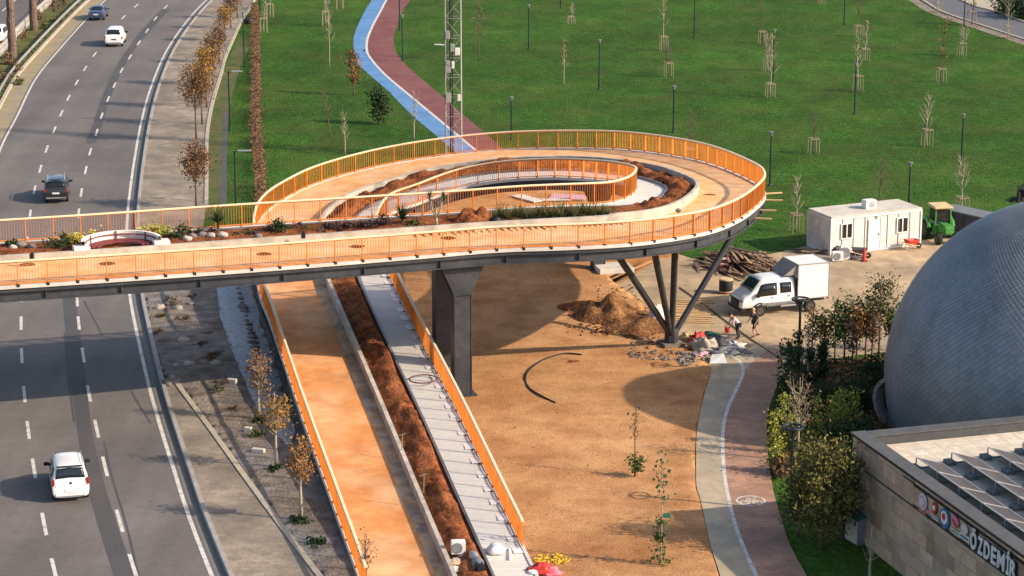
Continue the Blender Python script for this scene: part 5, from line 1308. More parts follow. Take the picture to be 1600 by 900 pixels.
# tarps and bags heaped by the V struts
for nm, lb, ct, uv, d, m, sd in (
    ('beige_tarp','crumpled beige tarpaulin heap right of the V strut foot','tarpaulin',(1101,547),(.80,.62,.50),'tarp_beige',11),
    ('red_bag','red bag behind the beige tarpaulin near the V struts','bag',(1090,534),(.55,.4,.42),'red_plastic',12),
    ('dark_tarp','dark purple tarpaulin in the middle of the heap','tarpaulin',(1124,542),(.85,.85,.42),'tarp_dark',13),
    ('grey_tarp','long grey folded tarpaulin at the front right of the heap','tarpaulin',(1137,553),(1.15,.55,.30),'tarp_grey',14),
    ('pale_sheet','pale grey plastic sheet on top of the grey tarpaulin','plastic sheet',(1148,545),(.5,.42,.30),'tarp_white',15),
    ('black_sack','black sack at the right tip of the tarpaulin heap','sack',(1156,553),(.25,.4,.22),'black',16),
    ('pink_sack','pinkish wrinkled sack at the foot of the beige tarpaulin','sack',(1097,556),(.5,.28,.16),'cloth_pink',17),
    ('green_cloth','dark green cloth behind the heap near the workers','cloth',(1107,525),(.7,.5,.15),'green_roof',18),
    ('yellow_bag','pale yellow bag against the V strut foot','bag',(1074,531),(.4,.4,.35),'tan_roof',19)):
    crumple(nm, lb, ct, P(*uv), d, M[m], sd, .75, rg.uniform(0,3), 'tarpaulins and bags by the V struts', fr=2.9)
bd = P(1120,566); mb = MB(); mb.add([(-.45,-.40,.0),(.55,-.50,.05),(.40,.25,.40),(-.25,.40,.30),(-.05,.7,.15)],[(0,1,2,3),(3,2,4)]); o = mb.build('white_board', M['white'], org=None); o.location = bd+Vector((0,0,.03)); solidify(o,.03); tag(o, 'white bent sheet lying at the front of the tarpaulin heap', 'sheet')
# grey plastic sheet left of the struts
crumple('grey_film', 'shiny grey plastic film hanging behind the left V strut', 'plastic film', P(1026,500), (.45,.5,.75), M['tarp_white'], 31, .4, .4)
# hose on the mulch, rope over the yard, coil on the stepped lane
hp = pxcurve([(909,554),(880,553),(850,561),(829,576),(821,591),(827,606),(846,619),(868,629)], .09, 8)
mb = MB(); mb.tube([q+Vector((0,0,.0+.02*math.sin(i*.3))) for i, q in enumerate(hp)], .048, 8); o = mb.build('hose', M['hose'], smooth=True); tag(o, 'thick black hose curved in a half circle on the bark mulch', 'hose')
rp_ = pxcurve([(1062,449),(1100,476),(1150,513),(1200,548),(1222,563)], .05, 6); mb = MB(); mb.tube(rp_, .035, 6); o = mb.build('cable', M['hose']); tag(o, 'long thin black cable stretched across the beige yard', 'cable')
cq = P(661,595,1.56); mb = MB(); n = 40
rr = .72; mb.tube([(rr*math.cos(2*math.pi*k/n), rr*1.05*math.sin(2*math.pi*k/n), .04+.018*math.cos(2*math.pi*k/n-1.2)*1.8) for k in range(n+1)], .035, 7, cap=False); o = mb.build('hose_coil', M['maroon_hose'], smooth=True); o.location = cq+Vector((0,0,.06)); o.rotation_euler = (-.045,0,0); tag(o, 'reddish brown hose ring lying on the grey stepped lane', 'hose')
# soil mounds in front of the struts and on the bridge
def mound(name, label, p, rx, ry, h, m, seed, rz=0, kind=None):
    mb = MB(); nr, na = 11, 40
    for i in range(nr+1):
        r = i/nr
        for k in range(na):
            an = 2*math.pi*k/na; q = Vector((math.cos(an)*r, math.sin(an)*r, 0)); nz = noise.noise(Vector((q.x*2.2+seed, q.y*2.2, seed)))
            z = h*max(0, (1-r)**1.05*(1+.75*nz) + .12*(1-r)*noise.noise(Vector((q.x*6, q.y*6, seed+3)))) - .02
            rr = 1+.22*noise.noise(Vector((math.cos(an)*1.4+seed, math.sin(an)*1.4, 0)))
            q = Matrix.Rotation(rz,3,'Z') @ Vector((q.x*rx*rr, q.y*ry*rr, z)); mb.v.append(tuple(q))
    for i in range(nr):
        for k in range(na): k2 = (k+1) % na; mb.f.append((i*na+k, (i+1)*na+k, (i+1)*na+k2, i*na+k2)); mb.fm.append(0)
    o = mb.build(name, m, smooth=True); o.location = p; return tag(o, label, 'soil heap')
mound('soil_heap', 'brown peaked soil heap in front of the V struts', P(948,492), 2.3, 2.6, 1.5, M['soil_heap'], 3.3)
mound('soil_heap', 'low reddish spread of soil left of the peaked heap', P(912,482), 2.0, 2.2, .35, M['soil'], 6.1)
mound('soil_heap', 'loose orange earth bank between the heap and the V struts', P(993,508), 2.4, 3.4, .55, M['soil_heap'], 8.4)
mound('soil_heap', 'flat damp soil patch beside the curved hose', P(893,566), 1.5, .8, .10, M['soil'], 9.2)
mound('soil_heap', 'rounded brick red soil mound in the bridge planting bed', P(740,346,8.1), 1.25, .85, 1.0, M['soil'], 5.5)
# foot of the ramp: unit, generator, rubble, bags
zf = .5
fan_unit('heater_unit', 'beige boxy fan unit standing on soil at the foot of the ramp bed', P(716,866,.55), .1, None, .62, .60)
gp = P(745,888,.35); t = thing('generator', 'black and grey machine lying at the end of the planting bed', 'machine', gp, 1.75)
mb = MB(); mb.tube([(-.75,0,.28),(-.2,0,.30),(.1,0,.32)], [.26,.28,.20], 16); mb.build('drum', M['tarp_grey'], t, local=True, smooth=40)
mb = MB(); mb.box((-.75,0,.28),(.6,.45,.5)); bevel(mb.build('motor', M['black'], t, local=True), .08, 2)
mb = MB(); mb.tube([(.1,0,.32),(.5,.05,.4),(.75,.05,.35)], [.16,.20,.17], 14); mb.build('funnel', M['galv'], t, local=True, smooth=40)
for k in range(16):
    p = P(716+rg.uniform(-8,20), 880+rg.uniform(-4,18), .35); mb = MB(); s_ = rg.uniform(.09,.22); mb.blob((0,0,0), (s_*1.3,s_,s_*.8), k+40, .5, 2, 9, 6); o = mb.build('rubble_lump', M[['rock_pale','tarp_white','rock','wood_new'][k % 4]]); o.location = p+Vector((0,0,.12)); tag(o, 'small lump of rubble among the litter at the foot of the ramp', 'rubble', 'rubble at the foot of the ramp')
crumple('cement_sack', 'round white sack on the concrete landing of the stepped lane', 'sack', P(775,863,.40), (.42,.36,.34), M['white'], 51, .25)
mb = MB(); mb.beam(P(796,856,.46), P(799,873,.44), .09, .04); o = mb.build('white_strip', M['white']); tag(o, 'narrow white strip of board lying beside the white sack', 'board')
crumple('red_bag', 'bright red plastic bag at the end of the stepped lane', 'bag', P(843,893,.2), (.50,.36,.30), M['red_plastic'], 52, .5)
crumple('pink_bag', 'pink plastic bag lying right of the red one', 'bag', P(858,897,.05), (.48,.34,.26), M['pink_plastic'], 53, .5)
crumple('white_rag', 'white rag left of the red bag', 'rag', P(832,896,.25), (.22,.2,.12), M['white'], 54, .4)
yb = MB(); yr = random.Random(8); yp = P(862,880)
for k in range(34):
    a = yr.uniform(0,6.28); r0 = yr.uniform(.0,.75)**.8; c = Vector((r0*math.cos(a), r0*.9*math.sin(a), .04+yr.random()*.10)); b2 = yr.uniform(0,6.28)
    yb.tube([c+Vector((.16*math.cos(b2+t*.9), .16*math.sin(b2+t*.9), .03*t)) for t in range(5)], .022, 5)
o = yb.build('yellow_rope', M['yellow_plastic'], smooth=True); o.location = yp; tag(o, 'tangled heap of yellow plastic rope on the mulch', 'rope')
# arched slatted bench niche in the bed
zb8 = 8.05; c0, c1 = P(137,400,zb8), P(244,392,zb8); mid = (c0+c1)/2; dv = (c1-c0); half = dv.length/2; dv.normalize(); nv = Vector((-dv.y, dv.x, 0))
bench = thing('arched_bench', 'white arched seating niche with maroon slats in the bridge planting bed', 'bench', Vector((mid.x, mid.y, zb8)))
def arcp(t, extra=0, z=0): 
    x = (half+extra)*math.cos(math.pi*(1-t)); y = (1.75+extra)*math.sin(math.pi*t); return mid + dv*x + nv*y + Vector((0,0,z))
mb = MB(); A_ = [arcp(k/28, .30) for k in range(29)]; B_ = [arcp(k/28, .12) for k in range(29)]
n = len(mb.v)
for p, q in zip(A_, B_): mb.v += [tuple(p), tuple(q), tuple(q+Vector((0,0,.78))), tuple(p+Vector((0,0,.78)))]
for i in range(28):
    for j in range(4): j2 = (j+1) % 4; mb.f.append((n+i*4+j, n+i*4+j2, n+(i+1)*4+j2, n+(i+1)*4+j)); mb.fm.append(0)
fixnormals(mb.build('back_wall', M['plaster'], bench))
for off, z, wd in ((-.06,.36,.20),(-.34,.36,.20),(-.60,.36,.18),(.06,.62,.07)):
    mb = MB(); pp = [arcp(.04+.92*k/24, off, z) for k in range(25)]
    for a, q in zip(pp, pp[1:]): mb.beam(a, q, wd, .05)
    mb.build('slat', M['maroon'], bench)
for tt in (.22,.5,.78):
    mb = MB(); a = arcp(tt, .06); mb.beam(a, a+Vector((0,0,.80)), .05, .05); mb.build('post', M['black'], bench)
for c, s_ in ((c0,-1),(c1,1)):
    mb = MB(); mb.box(c+dv*s_*.30+Vector((0,0,.26))+nv*.1, (.85,.7,.56), Matrix.Rotation(math.atan2(dv.y,dv.x),3,'Z')); bevel(mb.build('end_block', M['plaster'], bench), .03, 2)
# bollard stubs on the kerb wall
for k, (u, v, lb) in enumerate(((50,405,'left'),(474,372,'right'))):
    mb = MB(); mb.box((0,0,.14),(.22,.18,.30)); mb.box((.02,0,.32),(.12,.12,.10)); o = bevel(mb.build('lamp_box', M['black']), .02, 1); o.location = P(u, v, 8.42); tag(o, 'small dark lamp box on the kerb wall, %s' % ('left of the arched bench' if k == 0 else 'right of the agave'), 'lamp box', 'lamp boxes on the kerb wall')

# rubble scattered round the strut foot and on the yard edge; clods on the soil heap
rb = MB(); rr_ = random.Random(14)
def scatter(mb, u0, u1, v0, v1, n, s0, s1, z=.05):
    for k in range(n):
        p = P(rr_.uniform(u0,u1), rr_.uniform(v0,v1), z); s_ = rr_.uniform(s0,s1); an = rr_.uniform(0,3)
        mb.box(p+Vector((0,0,s_*.3)), (s_*rr_.uniform(.8,1.8), s_, s_*.7), Matrix.Rotation(an,3,'Z') @ Matrix.Rotation(rr_.uniform(-.5,.5),3,'X'))
scatter(rb, 985, 1108, 548, 563, 130, .04, .15); scatter(rb, 985, 1045, 525, 545, 60, .04, .12); scatter(rb, 1060, 1090, 552, 572, 60, .06, .2)
o = rb.build('rubble', M['dirt']); o['kind'] = 'stuff'; o['label'] = 'small rubble and offcuts strewn round the strut foot'; o['category'] = 'rubble'
cb_ = MB(); scatter(cb_, 885, 1035, 480, 525, 240, .04, .13, .06); scatter(cb_, 930, 1000, 445, 470, 50, .03, .10)
o = cb_.build('earth_clods', M['soil_heap']); o['kind'] = 'stuff'; o['label'] = 'loose earth clods spread round the soil heap'; o['category'] = 'earth'

lm = MB(); scatter(lm, 740, 1085, 580, 890, 150, .015, .05, .06)
o = lm.build('twigs_and_stones', M['wood']); o['kind'] = 'stuff'; o['label'] = 'small twigs and stones scattered over the bark mulch'; o['category'] = 'litter'
for k, (u, v, L_, W_, m, an, lb) in enumerate(((824,311,2.6,.9,'tarp_white',-.9,'white board lying on the ground under the open middle of the loop'),(888,309,2.6,1.6,'cloth_pink',-.2,'pink sheet lying on the ground under the open middle of the loop'),(868,313,2.2,.5,'tarp_white',.1,'narrow white board beside the pink sheet under the loop'))):
    mb = MB(); mb.box((0,0,.06),(L_,W_,.08)); o = mb.build('board', M[m]); o.location = P(u, v, .1); o.rotation_euler = (0,0,an); tag(o, lb, 'board')
# ================================================================== PARK FURNITURE
def lamp_post(label, base, H, head=None, name='lamp_post', group='lamp posts on the lawn', r=.065):
    t = thing(name, label, 'lamp post', base, 0, group)
    mb = MB(); mb.tube([(0,0,0),(0,0,H*.5),(0,0,H)], [r*1.15,r,r*.85], 8); mb.build('pole', M['pole'], t, local=True, smooth=40)
    mb = MB(); mb.lathe([(r*2.6,0),(r*2.6,.04),(r*1.4,.14)], 10); mb.build('base_plate', M['pole'], t, local=True)
    if head == 'arm':
        mb = MB(); mb.beam((0,0,H-.05),(.75,-.1,H+.06),.05,.05); mb.build('arm', M['pole'], t, local=True)
        mb = MB(); mb.box((.72,-.1,H+.05),(.95,.32,.07)); bevel(mb.build('lamp_head', M['galv'], t, local=True), .02, 1)
    elif head == 'ring':
        mb = MB(); n = 24; mb.tube([(.46*math.cos(2*math.pi*k/n), .46*math.sin(2*math.pi*k/n), H+.02) for k in range(n+1)], .055, 7, cap=False); mb.build('ring_lamp', M['pole'], t, local=True, smooth=True)
        mb = MB(); mb.beam((-.44,0,H),(.44,0,H),.05,.05); mb.tube([(0,0,H-.55),(0,0,H)], .11, 8); mb.build('bracket', M['pole'], t, local=True)
    else:
        mb = MB(); mb.lathe([(r*1.1,H-.25),(.12,H-.02),(.19,H+.02),(.19,H+.05),(.08,H+.08)], 14); mb.build('lamp_head', M['tarp_grey'], t, local=True, smooth=40)
    return t
POLES = [ # base u, v, top v, label, head
 (382,104,20,'slim black lamp post between the pavement and the dry hedge, far end',None), (359.5,204,112,'lamp post with a flat pale head on an arm beside the dry hedge','arm'),
 (368.5,321,236,'lamp post with a flat pale arm standing just behind the bridge railing','arm'), (406,17,-70,'lamp post at the top of the dry hedge, cut by the photo edge',None),
 (624.5,48,-40,'lamp post at the red path edge, its head out of the photo',None), (629,95,24,'lamp post right of the bend in the coloured path',None),
 (826,76,8,'lamp post alone on the lawn right of the lattice mast',None), (876,13,-60,'farthest lamp post on the middle lawn, mostly out of the photo',None),
 (936,140,63,'lamp post right of the brown sapling in the middle of the lawn',None), (1052,207,135,'lamp post on the lawn just behind the ring railing',None),
 (1084.5,60,-15,'lamp post in the upper middle lawn with its head cut off',None), (1208,126,47,'lamp post among the pale saplings in the upper right lawn',None),
 (1318.7,39,-35,'lamp post at the top of the lawn left of a tall staked tree',None), (1335,179,99,'leaning lamp post in front of two staked trees',None),
 (1505,62,-10,'lamp post on the edge of the park road',None), (1502,255,179,'lamp post above the skip, right part of the lawn',None),
 (1203,290,207,'lamp post on the lawn right of the ring tip',None), (1419.5,330,272,'lamp post standing behind the site cabin',None), (799,218,153,'lamp post half hidden by the ring railing near the mast',None),
 (1578,12,-60,'lamp post by the dark bushes at the top right corner',None)]
for u, v, vt, lb, hd_ in POLES:
    b_ = P(u, v); lamp_post(lb, b_, max(3.5, min(6.5, ztop(b_, vt))), hd_)
b_ = P(1247,590); lamp_post('black lamp post with a ring shaped head in front of the lorry', b_, ztop(b_, 468), 'ring', group='ring headed lamp posts', r=.075)
b_ = P(1235,800); lamp_post('lamp post with a ring shaped head sunk in the yellow green shrubs', b_, ztop(b_, 668), 'ring', group='ring headed lamp posts', r=.075)
# lattice mast
mp_ = P(709,246); hw = 25/pxm(mp_)/2; HM = 23.0
mast = thing('lattice_mast', 'tall white and grey lattice mast with equipment boxes rising behind the ring', 'mast', mp_)
for sx in (-1,1):
    for sy in (-1,1):
        mb = MB(); mb.tube([(sx*hw,sy*hw,0),(sx*hw*.96,sy*hw*.96,HM)], .045, 7); mb.build('leg', M['steel_light' if sx < 0 and sy < 0 else 'mast_paint'], mast, local=True)
mb = MB(); dz = 1.55; k = 0; z = .3
while z < HM-.1:
    z2 = z+dz
    for s_ in range(4):
        c_ = [(-hw,-hw),(hw,-hw),(hw,hw),(-hw,hw)]; a, q = c_[s_], c_[(s_+1) % 4]
        mb.beam((a[0],a[1],z),(q[0],q[1],z),.035,.035)
        if z2 < HM: (mb.beam((a[0],a[1],z),(q[0],q[1],z2),.033,.033) if (k+s_) % 2 else mb.beam((q[0],q[1],z),(a[0],a[1],z2),.033,.033))
    z = z2; k += 1
mb.build('bracing', M['mast_paint'], mast, local=True)
mb = MB(); mb.tube([(-hw*.35,0,0),(-hw*.35,0,HM)], .085, 6); mb.tube([(-hw*.1,.1,0),(-hw*.1,.1,HM)], .05, 5); mb.build('cable_bundle', M['black'], mast, local=True)
for u, v, wx, hz, m in ((702,150,.38,.75,'mast_paint'),(701,106,.42,.5,'mast_paint'),(709,99,.20,.55,'white'),(701,96,.34,.36,'galv'),(716,78,.36,.55,'white'),(708,72,.3,.6,'galv'),(701,52,.34,.6,'galv'),(718,150,.22,.5,'white')):
    z = ztop(mp_, v); x = (u-709)/pxm(Vector((mp_.x, mp_.y, z))); mb = MB(); mb.box((x,-hw-.12,z),(wx,.26,hz)); bevel(mb.build('equipment_box', M[m], mast, local=True), .02, 1)
mb = MB(); z = ztop(mp_, 68); mb.beam((-hw,-hw,z),(-hw-.55,-hw,z+.02),.06,.05); mb.box((-hw-.55,-hw,z+.03),(.5,.2,.05)); mb.build('side_lamp', M['white'], mast, local=True)
# guard rail and fence of the median
gr = offset2(LLc, -2.35); gr = resample([p for p in gr if 150 < p.y < 330], .5); gt_ = thing('guard_rail', 'low dark steel guard rail along the median kerb', 'guard rail', gr[0])
mb = MB(); 
for a, q in zip(gr[::2], gr[2::2]): mb.beam(a+Vector((0,0,.62)), q+Vector((0,0,.62)), .07, .28); 
mb.build('beam', M['galv'], gt_)
for p in gr[::8][:40]: mb = MB(); mb.box(p+Vector((-.06,0,.36)), (.10,.12,.72)); mb.build('post', M['steel'], gt_)
fc = resample([p for p in offset2(oppc, .7) if 170 < p.y < 330], .6); ft = thing('picket_fence', 'pale picket fence on the far side of the median', 'fence', fc[0])
mb = MB()
for p in fc: mb.box(p+Vector((0,0,.6)), (.10,.05,1.15))
mb.build('pickets', M['concrete_white'], ft)
for z in (.4,.95):
    mb = MB()
    for a, q in zip(fc, fc[1:]): mb.beam(a+Vector((0,0,z)), q+Vector((0,0,z)), .04, .06)
    mb.build('rail', M['concrete_white'], ft)
# ================================================================== TREES AND PLANTS
def limb(mb, p, d, L, r, rng, n=4, sides=5, bend=.18, up=.12):
    pts = [Vector(p)]; d = Vector(d).normalized()
    for i in range(n):
        d = (d + Vector((rng.uniform(-bend,bend), rng.uniform(-bend,bend), rng.uniform(-bend,bend)+up))).normalized(); pts.append(pts[-1]+d*L/n)
    mb.tube(pts, [r*(1-.8*i/n) for i in range(n+1)], sides); return pts
def clump_leaves(mb, cs, n, sig, size, rng, squash=.8):
    for k in range(n):
        c, s_ = cs[rng.randrange(len(cs))]; o = Vector((rng.gauss(0,1), rng.gauss(0,1), rng.gauss(0,squash)))*sig*s_
        mb.leaf(c+o, (rng.gauss(0,1), rng.gauss(0,1), rng.gauss(.5,.8)), size*rng.uniform(.6,1.3), rng, rng.uniform(.5,.9))
def tree(name, label, base, H, rx, lo, leaf, nl, ls, bark='bark', group=None, seed=1, r0=.07, sig=.30, nlimb=16, cat='tree', stakes=0, lean=0.0, trunk=True, ncl=26):
    rng = random.Random(seed); t = thing(name, label, cat, base, rng.uniform(0,6.28), group)
    mb = MB(); tp = [Vector((lean*z*z/H+rng.uniform(-.03,.03)*H*.2*z/H, rng.uniform(-.03,.03)*H*.2*z/H, z)) for z in [H*q for q in (0,.15,.3,.45,.6,.75,.9)]]
    mb.tube(tp, [r0*(1.25-q*1.15) for q in (0,.15,.3,.45,.6,.75,.9)], 7)
    cs = []; zc = H*(lo+1)/2; rz_ = H*(1-lo)/2
    for k in range(nlimb):
        z = H*(lo+.02+(.72-lo)*k/nlimb); i = min(5, int(z/H/.15)); q = (z/H-.15*i)/.15; p = tp[i].lerp(tp[i+1], min(1,q))
        an = k*2.4+rng.uniform(-.4,.4); e = rng.uniform(.45,.95); Lz = rx*rng.uniform(.75,1.15)*(1.15-.6*(z/H-lo)/(1-lo))*1.15
        pts = limb(mb, p, (math.cos(an)*math.cos(e), math.sin(an)*math.cos(e), math.sin(e)), Lz, r0*.38, rng)
        for s_ in range(2):
            j = rng.choice((2,3)); limb(mb, pts[j], Vector((rng.uniform(-1,1), rng.uniform(-1,1), rng.uniform(.2,1))), Lz*.5, r0*.16, rng, 3, 4)
        cs.append((pts[-1], rng.uniform(.7,1.2))); cs.append((pts[2], .8))
    for k in range(ncl):
        while True:
            q = Vector((rng.uniform(-1,1), rng.uniform(-1,1), rng.uniform(-1,1)))
            if .35 < q.length < 1: break
        tap = 1-.45*max(0, q.z)
        cs.append((Vector((q.x*rx*tap+lean*H*.4, q.y*rx*tap, zc+q.z*rz_)), rng.uniform(.6,1.2)))
    mb.build('trunk', M[bark], t, local=True, smooth=True)
    if nl:
        lv = MB(); clump_leaves(lv, cs, nl, sig*rx, ls, rng); lv.build('crown', M['leaves_'+leaf] if 'leaves_'+leaf in M else M[leaf], t, local=True)
    if stakes: stake_frame(t, stakes)
    return t
def stake_frame(t, h):
    mb = MB(); w_ = .36
    for a in (0,1,2,3):
        x, y = ((-w_,-w_),(w_,-w_),(w_,w_),(-w_,w_))[a]; mb.beam((x,y,0),(x*.95,y*.95,h),.05,.05)
    for a in range(4):
        p = ((-w_,-w_),(w_,-w_),(w_,w_),(-w_,w_))[a]; q = ((-w_,-w_),(w_,-w_),(w_,w_),(-w_,w_))[(a+1) % 4]; mb.beam((p[0],p[1],h-.06),(q[0],q[1],h-.06),.045,.08)
    o = mb.build('stake_frame', M['stake'], t, local=True); o.rotation_euler = (0,0,-t.rotation_euler.z+.2)
def sapling(label, base, H, stakes=1.2, leaf=None, nl=0, bark='bark_pale', seed=1, spread=.55, group='staked saplings on the lawn', r0=.035, name='sapling', lo=.35):
    rng = random.Random(seed); t = thing(name, label, 'sapling', base, 0, group); mb = MB()
    pts = limb(mb, (0,0,0), (rng.uniform(-.05,.05), rng.uniform(-.05,.05), 1), H, r0, rng, 7, 6, .05, .05); cs = []
    for k in range(15):
        f = lo+(.95-lo)*k/15; i = min(6, int(f*7)); p = pts[i].lerp(pts[min(7,i+1)], f*7-i); an = k*2.4; e = rng.uniform(.7,1.15); L_ = spread*rng.uniform(.7,1.3)*(1.25-.7*(f-lo)/(1-lo))
        q = limb(mb, p, (math.cos(an)*math.cos(e), math.sin(an)*math.cos(e), math.sin(e)), L_, r0*.5, rng, 3, 4); cs.append((q[-1],1)); cs.append((q[1],1))
        limb(mb, q[1], (math.cos(an+1), math.sin(an+1), .8), L_*.6, r0*.3, rng, 3, 3)
    mb.build('trunk', M[bark], t, local=True, smooth=True)
    if nl: lv = MB(); clump_leaves(lv, cs, nl, .16, .085, rng); lv.build('crown', M['leaves_'+leaf], t, local=True)
    if stakes: stake_frame(t, stakes)
    return t
leafsets = [k for k in M]
for k in ('autumn_brown','autumn_gold','autumn_orange','yellowgreen','olive','darkgreen','midgreen','lime','gold','purple','reed','drybrown'): M['leaves_'+k] = M[k]
# autumn street trees along the pavement
AT = [ # base u,v  top v  half width px  leaf  label
 (307,327,222,25,'autumn_brown','brown leaved street tree on the pavement nearest the bridge railing',1100),
 (307,222,93,24,'autumn_brown','dark brown street tree, second from the bridge railing',1100),
 (323,170,62,19,'autumn_gold','golden street tree just behind the dark brown one',900),
 (343,100,32,13,'drybrown','thin reddish street tree beyond the golden one',520),
 (352,66,8,15,'autumn_gold','brown gold street tree near the top of the pavement',560),
 (371,30,-32,14,'autumn_orange','orange street tree at the top edge of the photo beside the road',520),
 (316,196,82,20,'autumn_gold','golden brown street tree between the two dark brown ones',800),(333,135,45,18,'autumn_brown','reddish brown street tree behind the golden one',800),(361,46,-12,14,'drybrown','reddish street tree near the top edge, beside the brown gold one',500),
 (405,660,545,20,'autumn_brown','young brownish tree with a white trunk beside the ramp, highest of the three',560),
 (432,735,603,23,'autumn_gold','orange gold young tree in the middle of the three beside the ramp',700),
 (471,817,672,21,'autumn_orange','orange young tree in a green tuft, lowest of the three beside the ramp',700)]
STN = (9,10,11)
for k, (u, v, vt, hw_, lf, lb, nl) in enumerate(AT):
    b_ = P(u, v); H = ztop(b_, vt); tree('street_tree', lb, b_+Vector((0,0,.12)), H, hw_/pxm(b_), .34 if k not in STN else .36, lf, int(nl*(1.7 if k not in STN else 1.3)), .088 if k not in STN else .068, 'bark' if k not in STN else 'bark_pale', 'autumn street trees', 40+k, .075, .27, 26)
b_ = P(572,925); tree('bare_tree', 'nearly bare young tree in front of the ramp at the bottom edge', b_, ztop(b_, 822), .50, .30, 'drybrown', 60, .06, 'bark', None, 77, .06, .25)
# saplings: base u,v, stake top v (0 = none), tree top v, leaf, n, label
SP_ = [(1191,68,48,-25,None,0,'pale bare staked sapling at the top of the lawn, left of two crowded ones'),(1200,111,84,52,'autumn_brown',70,'brown leaved staked sapling behind the pale leaning one'),(1203,152,129,50,'yellowgreen',40,'tall pale staked sapling directly below a lamp post in the upper right lawn'),
 (1341,57,39,-40,None,0,'tall bare staked tree above the leaning lamp post, reaching out of the photo'),(1351,96,75,30,'autumn_brown',40,'staked sapling just right of the tall bare one'),(1340,143,117,42,'yellowgreen',45,'wide branched staked sapling behind the leaning lamp post'),
 (1470,129,106,28,'autumn_orange',70,'staked sapling with orange leaves at its top, right lawn'),(1502,88,66,42,None,0,'thin staked sapling below the park road'),(1466,20,3,-40,None,0,'staked sapling at the park road edge, top of the photo'),
 (1518,39,17,-20,'autumn_orange',70,'orange leaved staked sapling against the park road'),(1575,60,39,-15,None,0,'staked bare sapling at the right end of the park road'),(1448,229,201,149,None,0,'bare staked sapling alone between the cabin and the leaf topped one'),
 (1270.7,240,215,171,None,0,'bare staked sapling above the site cabin left corner'),(1284,7,-12,-40,None,0,'staked sapling barely inside the top edge of the photo'),(1037,79,56,-40,'yellowgreen',70,'yellowish staked sapling in the upper middle lawn'),
 (1044.5,120,97,70,None,0,'staked sapling right below the yellowish one'),(892,37,25,5,None,0,'small staked sapling near the top of the middle lawn'),(1243.5,362,333,272,None,0,'bare staked sapling between the ring tip and the cabin'),
 (1372,330,0,244,None,0,'bare branching sapling rising behind the cabin roof'),(1502.7,333,307,240,None,0,'tall staked sapling behind the dark skip'),(881,133,0,58,'autumn_brown',90,'brown leaved sapling without stakes left of a lamp post, middle lawn'),
 (1080,252,231,172,None,0,'pinkish bare staked sapling seen through the ring railing'),(515,107,0,-20,None,0,'tall thin bare tree left of the blue path'),(509,40,15,-40,'drybrown',40,'staked brown sapling at the top left lawn'),
 (516,214,0,132,None,0,'bare grey sapling, left one of the pair on the left lawn'),(539,242,0,175,None,0,'bare grey sapling, right one of the pair on the left lawn'),(647,218,0,144,None,0,'thin pale sapling standing before the blue path'),
 (748,95,0,-20,'drybrown',120,'slender white stemmed tree with brown crown right of the mast'),(412,51,24,-5,None,0,'small staked sapling beside the dry hedge top'),(422,28,2,-40,'drybrown',30,'staked brown sapling right of the hedge at the top edge'),(531,14,-10,-40,'drybrown',30,'staked sapling at the top edge between hedge and blue path')]
for k, (u, v, vs_, vt, lf, nl, lb) in enumerate(SP_):
    b_ = P(u, v); H = min(7.0, ztop(b_, vt)); st = max(.7, min(1.6, ztop(b_, vs_))) if vs_ else 0
    sapling(lb, b_, H, st, lf, nl, 'bark_pale' if k % 3 else 'bark', 200+k, .62+.16*(k % 4), r0=.058)
b_ = P(553,149); tree('brown_tree', 'columnar brown leaved tree at the left edge of the blue path', b_, ztop(b_, 62), .62, .12, 'autumn_brown', 420, .13, 'bark', None, 91, .05, .38)
b_ = P(591,194); tree('evergreen_tree', 'bushy dark green evergreen beside the blue path', b_, ztop(b_, 134), .78, .05, 'darkgreen', 1300, .12, 'bark', None, 92, .06, .34)
# saplings in the mulch
b_ = P(992,746); t = sapling('bare topped sapling with a green bushy base on the mulch, left one', b_, ztop(b_, 636), 0, 'drybrown', 25, 'bark', 301, .28, 'saplings on the bark mulch', .05, lo=.55)
lv = MB(); rr = random.Random(4); clump_leaves(lv, [(Vector((rr.gauss(0,.18), rr.gauss(0,.18), .25+.85*rr.random())),1) for k in range(14)], 330, .13, .075, rr); lv.build('foliage', M['midgreen'], t, local=True)
b_ = P(1031,884); t = sapling('tall sapling with leaves low and at its tips on the mulch, right one', b_, ztop(b_, 704), 0, 'midgreen', 70, 'bark_pale', 302, .42, 'saplings on the bark mulch', .045, lo=.55)
lv = MB(); clump_leaves(lv, [(Vector((rr.gauss(0,.12), rr.gauss(0,.12), .25+2.1*rr.random()**1.4)),1) for k in range(16)], 300, .13, .075, rr); lb_ = lv.build('foliage', M['midgreen'], t, local=True)
lv = MB(); lv.add([(.05,0,2.25),(.45,-.1,2.2),(.40,.05,2.42),(.06,0,2.4)],[(0,1,2,3)]); solidify(lv.build('green_tag', M['green_roof'], t, local=True), .02)
